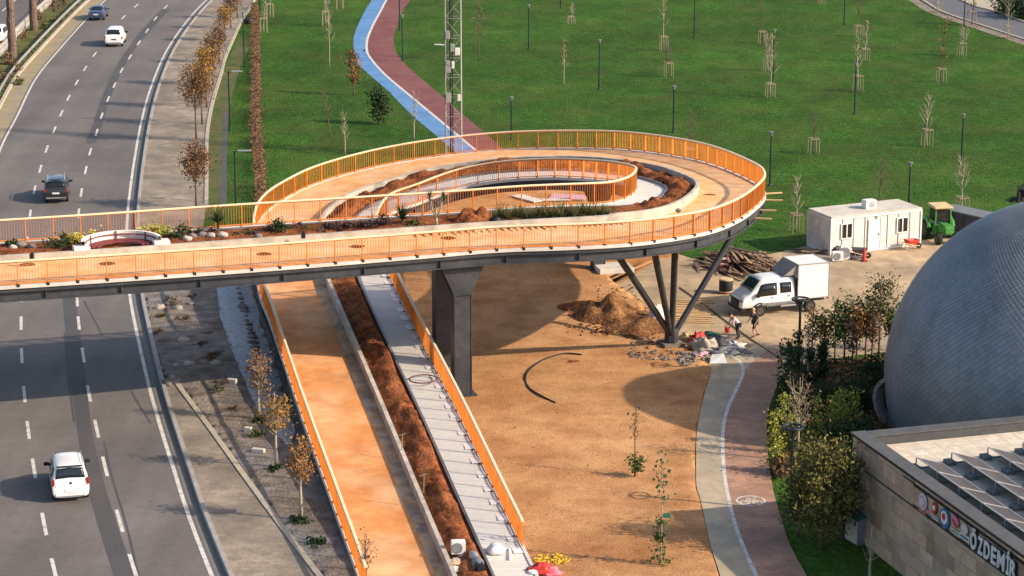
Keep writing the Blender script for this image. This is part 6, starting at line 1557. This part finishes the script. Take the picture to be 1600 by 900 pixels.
def bush(name, label, base, rx, rz_, leaf, n, ls, seed, group=None, cat='shrub', z0=.0, ncl=16, sig=.28, shape='round'):
    rng = random.Random(seed); t = thing(name, label, cat, base, 0, group); lv = MB(); st = MB(); cs = []
    for k in range(ncl):
        if shape == 'cone': f = rng.random()**1.2; an = rng.uniform(0,6.28); r = rx*(1-f)*rng.uniform(.3,1); c = Vector((r*math.cos(an), r*math.sin(an), z0+f*rz_))
        elif shape == 'column': f = rng.random(); an = rng.uniform(0,6.28); r = rx*rng.uniform(.2,.9)*(1-.4*f); c = Vector((r*math.cos(an), r*math.sin(an), z0+f*rz_))
        else: an = rng.uniform(0,6.28); e = rng.uniform(0,1.5); r = rng.uniform(.35,1); c = Vector((rx*r*math.cos(an)*math.cos(e), rx*r*math.sin(an)*math.cos(e), z0+rz_*(.12+.85*r*math.sin(e))))
        cs.append((c, rng.uniform(.7,1.3)))
        if k < 9: st.tube([Vector((c.x*.15, c.y*.15, 0)), c*.6+Vector((0,0,.05)), c], [.025,.018,.008], 4)
    st.build('stems', M['bark'], t, local=True); clump_leaves(lv, cs, n, sig*min(rx, rz_), ls, rng); lv.build('foliage', M[leaf], t, local=True); return t
# tufts beside the lower street trees and weeds in the rubble
for k, (u, v, r, lb) in enumerate(((470,816,.62,'dark green tuft around the trunk of the lowest orange tree'),(492,850,.78,'dark green low shrub below the lowest orange tree, near the ramp'),(431,735,.4,'thin green tuft at the trunk of the middle orange tree'),(404,660,.35,'thin green tuft at the trunk of the highest orange tree'),(405,682,.5,'dark green weed patch on the gravel between two orange trees'))):
    bush('ground_shrub', lb, P(u,v,.15), r, .28, 'darkgreen' if k < 4 else 'olive', 260, .07, 500+k, 'green tufts beside the ramp')
rg = random.Random(77)
for k in range(12):
    u, v = ((262,470),(272,478),(288,500),(312,540),(330,560),(335,555),(345,612),(352,600),(300,465),(255,495),(365,640),(247,520))[k]
    bush('dry_weed', 'dry brown weed clump on the bare earth under the bridge', P(u+rg.uniform(-5,5), v, .16), rg.uniform(.3,.6), .25, 'drybrown' if k % 3 else 'olive', 90, .07, 520+k, 'dry weeds on the bare earth', ncl=8)
for k in range(26):
    if k < 16: p = P(372-(k*.2)+k*2.2, 452+k*7, .30); lb = 'dark rock in the line of stones along the pale gravel'; gp_ = 'stones along the gravel strip'
    else: p = P(250+rg.uniform(0,95), 470+rg.uniform(0,130), .2); lb = 'loose stone lying on the bare earth under the bridge'; gp_ = 'loose stones on the bare earth'
    mb = MB(); s_ = rg.uniform(.12,.30); mb.blob((0,0,0),(s_*1.3,s_,s_*.75),k+70,.4,2,10,7); o = mb.build('stone', M['rock'] if k < 20 else M['rock_pale'], smooth=True); o.location = p; o.rotation_euler = (0,0,rg.uniform(0,3)); tag(o, lb, 'stone', gp_)
for k, (u, v, sx, lb) in enumerate(((363,600,.5,'pale stone block standing on the shaded earth beside the gravel'),(404,708,.65,'pale lying concrete block on the grey ground left of the ramp'),(388,676,.35,'small upright pale block near the green weed patch'))):
    mb = MB(); mb.box((0,0,.15),(sx,.22,.30 if k != 1 else .2)); o = bevel(mb.build('concrete_block', M['concrete_white']), .02, 1); o.location = P(u,v,.15); o.rotation_euler = (0,0,-.3); tag(o, lb, 'block')
# dry hedge along the planting strip
hc = resample(hed, .28); mb = MB(); st = MB(); rh = random.Random(12)
ht = thing('dry_hedge', 'long row of dry reddish brown hedge plants along the lawn edge', 'hedge', hc[0])
for p in hc:
    if noise.noise(Vector((p.y*.22, 3, 0))) < -.22: continue
    for q in range(9):
        c = p + Vector((rh.gauss(0,.22), rh.gauss(0,.2), .10+.75*rh.random())); 
        for z in range(2): mb.leaf(c+Vector((rh.gauss(0,.1), rh.gauss(0,.1), rh.gauss(0,.1))), (rh.gauss(0,1), rh.gauss(0,1), rh.gauss(0,1)), .10, rh)
    st.tube([p, p+Vector((rh.gauss(0,.1), rh.gauss(0,.1), .7))], [.02,.008], 4)
mb.build('foliage', M['drybrown'], ht); st.build('stems', M['bark'], ht)
mb = MB(); mb.blob((0,0,.3),(.5,.4,.42),5,.2); o = mb.build('dark_bin_bag', M['black'], smooth=True); o.location = P(388,37); tag(o, 'dark blue black bag at the top of the dry hedge', 'bag')
# palms and shrubs of the median
def palm(label, base, H, seed):
    rng = random.Random(seed); t = thing('palm_tree', label, 'palm', base, 0, 'palms on the median'); mb = MB()
    pts = [(0,0,0)]+[(rng.uniform(-.04,.04), rng.uniform(-.04,.04), H*k/14) for k in range(1,15)]; mb.tube(pts, [.42-.012*k+(.05 if k % 2 else 0) for k in range(15)], 10); mb.build('trunk', M['palm_bark'], t, local=True)
    lv = MB()
    for k in range(26):
        an = k*2.4; e = 1.1-1.5*(k/26); pr_ = Vector((0,0,H)); d = Vector((math.cos(an)*math.cos(e), math.sin(an)*math.cos(e), math.sin(e)))
        for s_ in range(12):
            q = pr_+d*.26; d = (d+Vector((0,0,-.10))).normalized(); sdv = d.cross(Vector((0,0,1))); sdv = sdv.normalized() if sdv.length > .01 else Vector((1,0,0)); wv = .55*math.sin(math.pi*(s_+1)/13)
            for sg in (-1,1): lv.add([pr_, q, q+sdv*sg*wv+d*.15+Vector((0,0,-.15)), pr_+sdv*sg*wv*.9+d*.15+Vector((0,0,-.15))],[(0,1,2,3)])
            pr_ = q
    lv.build('crown', M['olive'], t, local=True)
palm('palm with a thick brown trunk on the median, nearer one', P(20,92), 10.5, 1); palm('palm with a dark trunk on the median, farther one', P(53,48), 10.5, 2)
for k, (u, v, r, h, lf) in enumerate(((12,100,.5,1.1,'drybrown'),(36,60,.6,.9,'drybrown'),(60,32,.7,1.1,'drybrown'),(84,18,.7,1.4,'drybrown'),(100,10,.6,1.5,'drybrown'),(44,84,.7,.6,'olive'),(70,44,.8,.7,'olive'),(24,112,.5,.9,'drybrown'),(6,128,.7,1.0,'drybrown'),(90,34,.9,.6,'olive'),(30,132,.6,.6,'olive'),(68,8,.5,1.4,'drybrown'))):
    bush('median_shrub', ('dry brown shrub' if lf == 'drybrown' else 'low green shrub')+' on the median between the carriageways', P(u,v,.05), r, h, lf, 150, .12, 560+k, 'dry shrubs on the median' if lf == 'drybrown' else 'green shrubs on the median')
# bushes by the park road, top right
for k, (u, v, r, h, lb) in enumerate(((1572,22,1.6,2.0,'dark green bush at the top right beside the park road, left one'),(1592,28,1.8,2.4,'dark green bush in the top right corner, middle one'),(1612,30,1.8,2.6,'dark green bush in the top right corner, right one'))):
    bush('park_bush', lb, P(u,v), r, h, 'darkgreen', 700, .16, 590+k, 'bushes by the park road')
# planting in front of the dome
b_ = P(1371,557)
CL = [(1268,562,470,.55,'drybrown',120,'thin brown leaved tree, leftmost of the row before the dome'),(1287,565,478,.6,'olive',190,'second slender olive tree of the row before the dome'),(1304,566,470,.55,'midgreen',220,'third slender green tree of the row before the dome'),
 (1319,562,452,.7,'midgreen',330,'dense green leaved tree in the middle of the row before the dome'),(1338,563,468,.7,'autumn_orange',330,'orange leaved tree in the row before the dome'),(1352,561,452,.6,'olive',240,'olive green tree right of the orange one'),
 (1373,557,412,.95,'olive',420,'tallest green leaved tree of the row before the dome'),(1362,566,470,.55,'drybrown',120,'thin bare tree in front of the tallest one'),(1392,548,478,.55,'midgreen',260,'green tree against the dome edge'),(1331,580,486,.5,'drybrown',100,'bare slender tree in the shade below the orange one')]
for k, (u, v, vt, rx, lf, nl, lb) in enumerate(CL):
    b_ = P(u, v); tree('slender_tree', lb, b_, ztop(b_, vt), rx, .26, lf, int(nl*2.6), .090, 'bark', 'row of slender trees before the dome', 620+k, .05, .32, 18, ncl=18)
b_ = P(1262,600); tree('bare_tree', 'leafless forked tree beside the ring headed lamp post', b_, ztop(b_, 488), .75, .28, 'drybrown', 25, .05, 'bark_pale', None, 640, .055, .3, 18)
for k, (u, v, vt, r, lb) in enumerate(((1230,640,535,.55,'feathery dark green shrub at the lamp post foot, largest'),(1245,625,522,.36,'feathery dark green shrub right behind the largest one'),(1265,600,545,.3,'small dark green cone shaped shrub, middle'),(1285,590,532,.32,'dark green cone shaped shrub, right'),(1224,660,585,.38,'dark shrub at the brick path edge in front'))):
    b_ = P(u,v); bush('feathery_shrub', lb, b_, r, ztop(b_, vt), 'darkgreen', 900, .10, 650+k, 'feathery dark shrubs by the path', ncl=30, shape='cone', sig=.42)
b_ = P(1246,722); tree('bare_fan_tree', 'small pale trunked tree with a fan of bare twigs and few leaves', b_, ztop(b_, 575), 1.1, .30, 'drybrown', 190, .075, 'bark_pale', None, 660, .055, .5, 26)
for k, (u, v, vt, r, lb) in enumerate(((1208,708,640,.42,'yellow green conifer at the brick path edge, leftmost'),(1224,700,617,.42,'tall yellow green conifer second from the path'),(1243,700,622,.38,'yellow green conifer behind the pale tree trunk'),(1299,672,612,.42,'yellow green conifer left in the row of three'),(1312,670,613,.42,'yellow green conifer in the middle of the row of three'),(1331,668,612,.46,'yellow green conifer right in the row of three'),(1215,740,690,.42,'small yellow green conifer lowest at the brick path'),(1275,690,622,.40,'yellow green conifer in the shade between the two groups'))):
    b_ = P(u,v); bush('yellow_conifer', lb, b_, r, ztop(b_, vt), 'lime', 480, .07, 670+k, 'yellow green conifers', ncl=34, shape='cone', sig=.42, cat='conifer')
for k, (u, v, r, h, lf, lb) in enumerate(((1300,700,1.0,1.4,'darkgreen','dark green round shrub under the left conifer of the row'),(1325,702,1.0,1.3,'darkgreen','dark green round shrub under the right conifer of the row'),(1345,690,.9,1.1,'darkgreen','dark green round shrub by the building corner'),(1222,742,.8,.9,'drybrown','reddish brown low shrub by the path lamp'),(1262,735,1.0,1.2,'olive','olive shrub under the bare fan tree'),(1350,640,1.0,1.6,'darkgreen','dark shrub in the shade of the dome'),(1368,600,1.0,1.7,'darkgreen','dark shrub behind the round entrance'),(1330,635,1.0,1.3,'darkgreen','dark ground shrub before the slender trees'),(1290,640,1.0,1.4,'darkgreen','dark shrub right of the bare fan tree top'))):
    bush('round_shrub', lb, P(u,v), r, h, lf, 700, .085, 690+k, 'round shrubs by the building', ncl=26)
b_ = P(1283,858); H_ = ztop(b_, 672); t = tree('dense_tree', 'big dense yellow green tree between the brick path and the stone building', b_, H_, 1.5, .05, 'yellowgreen', 4600, .092, 'bark', None, 705, .09, .20, 40, ncl=70)
b_ = P(1318,840); tree('dense_tree', 'dense olive tree directly left of the stone building corner', b_, ztop(b_, 690), 1.0, .03, 'olive', 2200, .088, 'bark', None, 706, .08, .24, 28, ncl=44)
b_ = P(1245,835); tree('dense_tree', 'smaller olive tree at the grass edge of the brick path', b_, ztop(b_, 720), .75, .03, 'olive', 1100, .085, 'bark', None, 707, .06, .26, 22, ncl=30)
b_ = P(1358,918); tree('bare_tree', 'bare pale branched tree in front of the stone wall', b_, ztop(b_, 812), .55, .32, 'drybrown', 14, .05, 'bark_pale', None, 708, .06, .3, 14)
# plants in the bridge bed
ZB = 8.12
BP = [((20,384),.45,.35,'darkgreen','dark green low plant at the left end of the bed'),((84,386),.75,.65,'darkgreen','dark green shrub at the left foot of the arched bench'),((103,382),.5,.55,'olive','olive shrub between the dark and the yellow one left of the bench'),((118,381),.6,.65,'gold','bright yellow shrub left of the arched bench'),((146,377),.55,.55,'gold','yellow shrub behind the left half of the bench'),((165,375),.45,.4,'lime','lime low shrub behind the bench top'),((220,370),.5,.45,'gold','yellow low shrub behind the right half of the bench'),((240,369),.55,.6,'gold','yellow tall shrub right behind the bench'),((256,368),.45,.5,'lime','lime shrub at the right end of the bench'),((281,371),.7,.6,'darkgreen','dark green shrub right of the arched bench'),
 ((437,363),.5,.65,'darkgreen','upright dark plant in the middle of the bed'),((545,357),.5,.3,'purple','low purple plant, first left of the yucca'),((572,355),.55,.35,'purple','low purple plant, second left of the yucca'),((600,352),.7,.5,'purple','largest purple plant left of the yucca'),((520,359),.5,.28,'purple','small purple plant far left of the yucca'),((648,354),.45,.4,'olive','olive plant between the yucca and the forked tree')]
rgb = random.Random(19)
for k in range(20):
    u = 268+k*16.5+rgb.uniform(-5,5)
    if abs(u-341) < 9 or abs(u-437) < 9: continue
    v = 371-(u-268)*.05+rgb.uniform(-6,3); lf = ('purple','olive','drybrown','darkgreen')[k % 4]
    bush('bed_ground_plant', {'purple':'low purple ground plant','olive':'low olive ground plant','drybrown':'low dry brown ground plant','darkgreen':'low dark green ground plant'}[lf]+' in the soil of the bridge bed', P(u, v, ZB), rgb.uniform(.22,.42), rgb.uniform(.15,.32), lf, 110, .06, 850+k, lf.replace('drybrown','dry brown').replace('darkgreen','dark green')+' ground plants in the bridge bed', ncl=7)
for k, (uv, r, h, lf, lb) in enumerate(BP): bush('bed_plant', lb, P(*uv, ZB), r, h, lf, 260, .075, 720+k, 'plants in the bridge bed', ncl=12)
def spiky(name, label, base, L, n, m, seed, stem=0.0, group=None, droop=.12, wd=.045):
    rng = random.Random(seed); t = thing(name, label, 'plant', base, 0, group); lv = MB()
    if stem: mb = MB(); mb.tube([(0,0,0),(0,0,stem)], [.09,.07], 7); mb.build('trunk', M['palm_bark'], t, local=True)
    for k in range(n):
        an = k*2.4; e = rng.uniform(.15,1.35); d = Vector((math.cos(an)*math.cos(e), math.sin(an)*math.cos(e), math.sin(e))); p = Vector((0,0,stem+.02)); sdv = Vector((-math.sin(an), math.cos(an), 0))
        for s_ in range(5):
            q = p+d*L/5; d = (d+Vector((0,0,-droop))).normalized(); w0 = wd*(1-s_/5.3); w1 = wd*(1-(s_+1)/5.3); lv.add([p-sdv*w0, p+sdv*w0, q+sdv*w1, q-sdv*w1],[(0,1,2,3)]); p = q
    lv.build('leaves', M[m], t, local=True); return t
spiky('small_palm', 'small palm in the bridge bed behind the railing', P(341,357,ZB), 1.05, 60, 'midgreen', 1, .35, droop=.13, wd=.06)
spiky('agave', 'dark green agave in the bridge bed right of the small palm', P(437,362,ZB), .75, 48, 'darkgreen', 2, .1, droop=.05, wd=.06)
spiky('yucca', 'spiky green yucca in the bridge bed left of the forked tree', P(629,350,ZB), .95, 70, 'darkgreen', 3, .25, droop=.08, wd=.05)
# forked tree with two tufted heads
tb = P(682,353,ZB); t = thing('forked_tree', 'small forked tree with two tufted dark heads in the bridge bed', 'tree', tb); mb = MB(); rng = random.Random(6)
mb.tube([(0,0,0),(.0,0,.5)],[.08,.07],7); lv = MB()
for sx, hh in ((-.36,1.75),(.38,1.7),(-.05,1.25)):
    mb.tube([(0,0,.45),(sx*.6,0,.9),(sx,.02,hh)],[.065,.05,.035],6)
    for k in range(70 if hh > 1.5 else 30):
        an = k*2.4; e = rng.uniform(-.4,1.4); d = Vector((math.cos(an)*math.cos(e), math.sin(an)*math.cos(e), math.sin(e))); p = Vector((sx,.02,hh-rng.uniform(0,.35))); sdv = Vector((-math.sin(an), math.cos(an), 0))*.03; lv.add([p-sdv, p+sdv, p+d*.38],[(0,1,2)])
mb.build('trunk', M['bark_pale'], t, local=True, smooth=True); lv.build('leaf_heads', M['darkgreen'], t, local=True)
# reeds along the inner loop
for k in range(26):
    u = 772+k*7.4+rg.uniform(-2,2); v = 342-(k*.20)+rg.uniform(-3,3); spiky('reed_clump', 'tall grassy reed clump in the bed in front of the inner loop railing', P(u, v, ZB), rg.uniform(.7,1.15), 46, 'reed' if k % 3 else 'olive', 800+k, 0, 'reed clumps along the inner loop', .10, .034)
# rocks in the bed
for k, (u, v, s_, m, lb) in enumerate(((33,386,.24,'rock','grey boulder at the left end of the bed'),(50,388,.2,'rock','small dark boulder right of the grey one at the bed left end'),(215,367,.22,'black','black stone behind the arched bench'),(301,372,.2,'rock','dark boulder right of the dark green shrub'),(316,370,.22,'rock','dark grey boulder left of the small palm'),(330,371,.2,'rock_pale','pale boulder under the small palm, left'),(348,371,.24,'rock_pale','pale boulder under the small palm, right'),(293,376,.22,'rock_pale','small pale stone by the kerb wall right of the bench'),(775,347,.24,'black','black stone right of the red soil mound'),(1060,331,.15,'rock','dark stone on the kerb near the ring tip'),(404,372,.2,'rock','dark stone left of the agave'),(20,389,.18,'rock_pale','small pale stone at the left photo edge in the bed'))):
    mb = MB(); mb.blob((0,0,s_*.5),(s_*1.2,s_,s_*.8),k+20,.35,1.8,12,8); o = mb.build('boulder', M[m], smooth=True); o.location = P(u, v, ZB-.02 if k != 9 else 8.3); tag(o, lb, 'boulder', 'boulders in the bridge bed')
# small timber marks left on the kerb and young stakes in the ramp soil
for k, (u, v) in enumerate(((628,706),(662,770))):
    p = P(u, v, 1.35); mb = MB(); mb.tube([(0,0,0),(.02,0,.85)], .022, 5); mb.tube([(-.22,0,.80),(.22,.05,.9)], .018, 5); o = mb.build('wooden_stake', M['stake']); o.location = p; tag(o, 'thin pale wooden cross stake standing in the ramp soil, %s one' % ('upper' if k == 0 else 'lower'), 'stake', 'stakes in the ramp soil')
# ================================================================== PEOPLE
def skinmesh(nm, V, E, Rr, m, par, sub=2):
    me = bpy.data.meshes.new(nm); me.from_pydata([tuple(v) for v in V], E, []); o = bpy.data.objects.new(nm+'_tmp', me); COL.objects.link(o)
    md = o.modifiers.new('skin', 'SKIN'); md.use_smooth_shade = True
    for i, d in enumerate(me.skin_vertices[0].data): d.radius = (Rr[i], Rr[i]); d.use_root = (i == 0)
    s_ = o.modifiers.new('sub', 'SUBSURF'); s_.levels = sub; s_.render_levels = sub
    bpy.context.view_layer.update(); dg = bpy.context.evaluated_depsgraph_get(); m2 = bpy.data.meshes.new_from_object(o.evaluated_get(dg)); bpy.data.objects.remove(o)
    m2.materials.clear(); m2.materials.append(m); m2.name = nm; q = bpy.data.objects.new(nm, m2); COL.objects.link(q); q.parent = par; return q
def person(label, base, rz, J, shirt, trousers, sleeve=True, shorts=False, hat=None):
    t = thing('person', label, 'person', base, rz); V = []; E = []; Rr = []; ix = {}
    def add(k, p, r, par=None):
        ix[k] = len(V); V.append(Vector(p)); Rr.append(r)
        if par: E.append((ix[par], ix[k]))
    add('pel', J['pel'], .125); add('waist', J['waist'], .115, 'pel'); add('chest', J['chest'], .145, 'waist'); add('neck', J['neck'], .055, 'chest'); h = Vector(J['head']); 
    up = (h-Vector(J['neck'])).normalized(); add('jaw', h-up*.05, .075, 'neck'); add('head', h+up*.03, .098, 'jaw'); add('crown', h+up*.10, .075, 'head'); fw = Vector(J.get('face', (1,0,0))).normalized()
    add('nose', h+fw*.118, .016, 'jaw')
    for s_ in 'lr':
        add('sh'+s_, J['sh'+s_], .062, 'chest'); add('el'+s_, J['el'+s_], .045, 'sh'+s_); add('wr'+s_, J['wr'+s_], .030, 'el'+s_); d = (Vector(J['wr'+s_])-Vector(J['el'+s_])).normalized(); a = d.orthogonal().normalized(); b2 = d.cross(a)
        add('pa'+s_, Vector(J['wr'+s_])+d*.07, .034, 'wr'+s_)
        for f in range(4): 
            L_ = (.085,.095,.09,.07)[f]; o_ = a*(f-1.5)*.021; add('f%d%s' % (f,s_), Vector(J['wr'+s_])+d*.115+o_, .010, 'pa'+s_); add('g%d%s' % (f,s_), Vector(J['wr'+s_])+d*(.115+L_*.5)+o_+b2*.015, .009, 'f%d%s' % (f,s_)); add('h%d%s' % (f,s_), Vector(J['wr'+s_])+d*(.115+L_*.85)+o_+b2*.04, .008, 'g%d%s' % (f,s_))
        add('t0'+s_, Vector(J['wr'+s_])+d*.06-a*.05, .011, 'pa'+s_); add('t1'+s_, Vector(J['wr'+s_])+d*.10-a*.065+b2*.02, .009, 't0'+s_)
        add('hi'+s_, J['hi'+s_], .095, 'pel'); add('kn'+s_, J['kn'+s_], .062, 'hi'+s_); add('an'+s_, J['an'+s_], .042, 'kn'+s_); add('he'+s_, Vector(J['an'+s_])+Vector((-.02,0,-.05)), .042, 'an'+s_); add('to'+s_, Vector(J['an'+s_])+Vector((.17,0,-.055)), .032, 'he'+s_)
    body = skinmesh('body', V, E, Rr, M['skin'], t)
    def sub(nm, keys, gain, m):
        kk = [k for k in keys]; id2 = {k: i for i, k in enumerate(kk)}; e2 = [(id2[a], id2[b]) for a in kk for b in kk if (ix[a], ix[b]) in E]
        return skinmesh(nm, [V[ix[k]] for k in kk], e2, [Rr[ix[k]]*gain+.012 for k in kk], m, t)
    sub('shirt', ['chest','waist','pel','shl','ell','shr','elr'] , 1.10, shirt)
    # trousers
    for s_ in 'lr':
        for a, q, f in (('kn'+s_, 'hi'+s_, .0),): pass
    sub('trousers', ['pel','hil','knl','hir','knr'] + ([] if shorts else ['anl','anr']), 1.12, trousers)
    hb = MB(); hb.blob(h+up*.055-fw*.02, (.112,.105,.10), 3, .08, 2, 14, 9); hb.build('hair' if not hat else 'cap', M['hair'] if not hat else hat, t, local=True, smooth=True)
    for s_ in (-1,1):
        sdv = fw.cross(up); e_ = MB(); e_.blob(h+fw*.092+sdv*s_*.033+up*.012, (.011,.011,.008), 1, 0, 1, 8, 5); e_.build('eye', M['black'], t, local=True)
        sh_ = MB(); a = Vector(J['an'+('l' if s_ > 0 else 'r')]); sh_.blob(a+Vector((.07,0,-.05)), (.15,.055,.05), 2, .05, 1, 12, 7, -.75); sh_.build('shoe', M['black'], t, local=True, smooth=True)
    return t
# first: white top, dark trousers, bent forward lifting a red bucket (faces left, towards the heap)
J1 = dict(pel=(0,0,.88), waist=(.10,0,1.02), chest=(.28,0,1.22), neck=(.40,0,1.36), head=(.50,0,1.46), face=(.85,0,-.5), shl=(.30,.19,1.27), ell=(.44,.22,1.00), wrl=(.58,.12,.80), shr=(.30,-.19,1.27), elr=(.46,-.22,1.0), wrr=(.60,-.10,.80),
          hil=(.0,.10,.85), knl=(.12,.14,.47), anl=(.02,.14,.09), hir=(.0,-.10,.85), knr=(.04,-.14,.46), anr=(-.18,-.15,.09))
pp = P(1153,529); person('bending worker in a white top and dark trousers carrying a red bucket', pp, R(195), J1, M['cloth_white'], M['cloth_dark'])
J2 = dict(pel=(0,0,.90), waist=(.02,0,1.06), chest=(.06,0,1.30), neck=(.10,0,1.48), head=(.13,0,1.60), face=(1,0,-.25), shl=(.05,.20,1.38), ell=(-.06,.27,1.10), wrl=(.10,.26,.88), shr=(.05,-.20,1.38), elr=(.12,-.28,1.10), wrr=(.30,-.22,.95),
          hil=(.0,.10,.88), knl=(.18,.11,.49), anl=(.10,.11,.09), hir=(.0,-.10,.88), knr=(-.08,-.11,.48), anr=(-.36,-.11,.12))
pp2 = P(1179,526); person('worker in dark clothes and a tan cap walking past the lorry front', pp2, R(205), J2, M['cloth_olive'], M['cloth_dark'], shorts=True, hat=M['tan_roof'])
bk = pp + Matrix.Rotation(R(195),3,'Z') @ Vector((.66,0,.42)); t = thing('bucket', 'red bucket held by the bending worker', 'bucket', bk)
mb = MB(); mb.lathe([(.13,0),(.18,.30),(.165,.30),(.12,.02)], 18); mb.build('tub', M['red_plastic'], t, local=True, smooth=40)
mb = MB(); mb.tube([(.17*math.cos(a), 0, .29+.17*math.sin(a)) for a in [math.pi*k/10 for k in range(11)]], .012, 5); mb.build('handle', M['galv'], t, local=True)

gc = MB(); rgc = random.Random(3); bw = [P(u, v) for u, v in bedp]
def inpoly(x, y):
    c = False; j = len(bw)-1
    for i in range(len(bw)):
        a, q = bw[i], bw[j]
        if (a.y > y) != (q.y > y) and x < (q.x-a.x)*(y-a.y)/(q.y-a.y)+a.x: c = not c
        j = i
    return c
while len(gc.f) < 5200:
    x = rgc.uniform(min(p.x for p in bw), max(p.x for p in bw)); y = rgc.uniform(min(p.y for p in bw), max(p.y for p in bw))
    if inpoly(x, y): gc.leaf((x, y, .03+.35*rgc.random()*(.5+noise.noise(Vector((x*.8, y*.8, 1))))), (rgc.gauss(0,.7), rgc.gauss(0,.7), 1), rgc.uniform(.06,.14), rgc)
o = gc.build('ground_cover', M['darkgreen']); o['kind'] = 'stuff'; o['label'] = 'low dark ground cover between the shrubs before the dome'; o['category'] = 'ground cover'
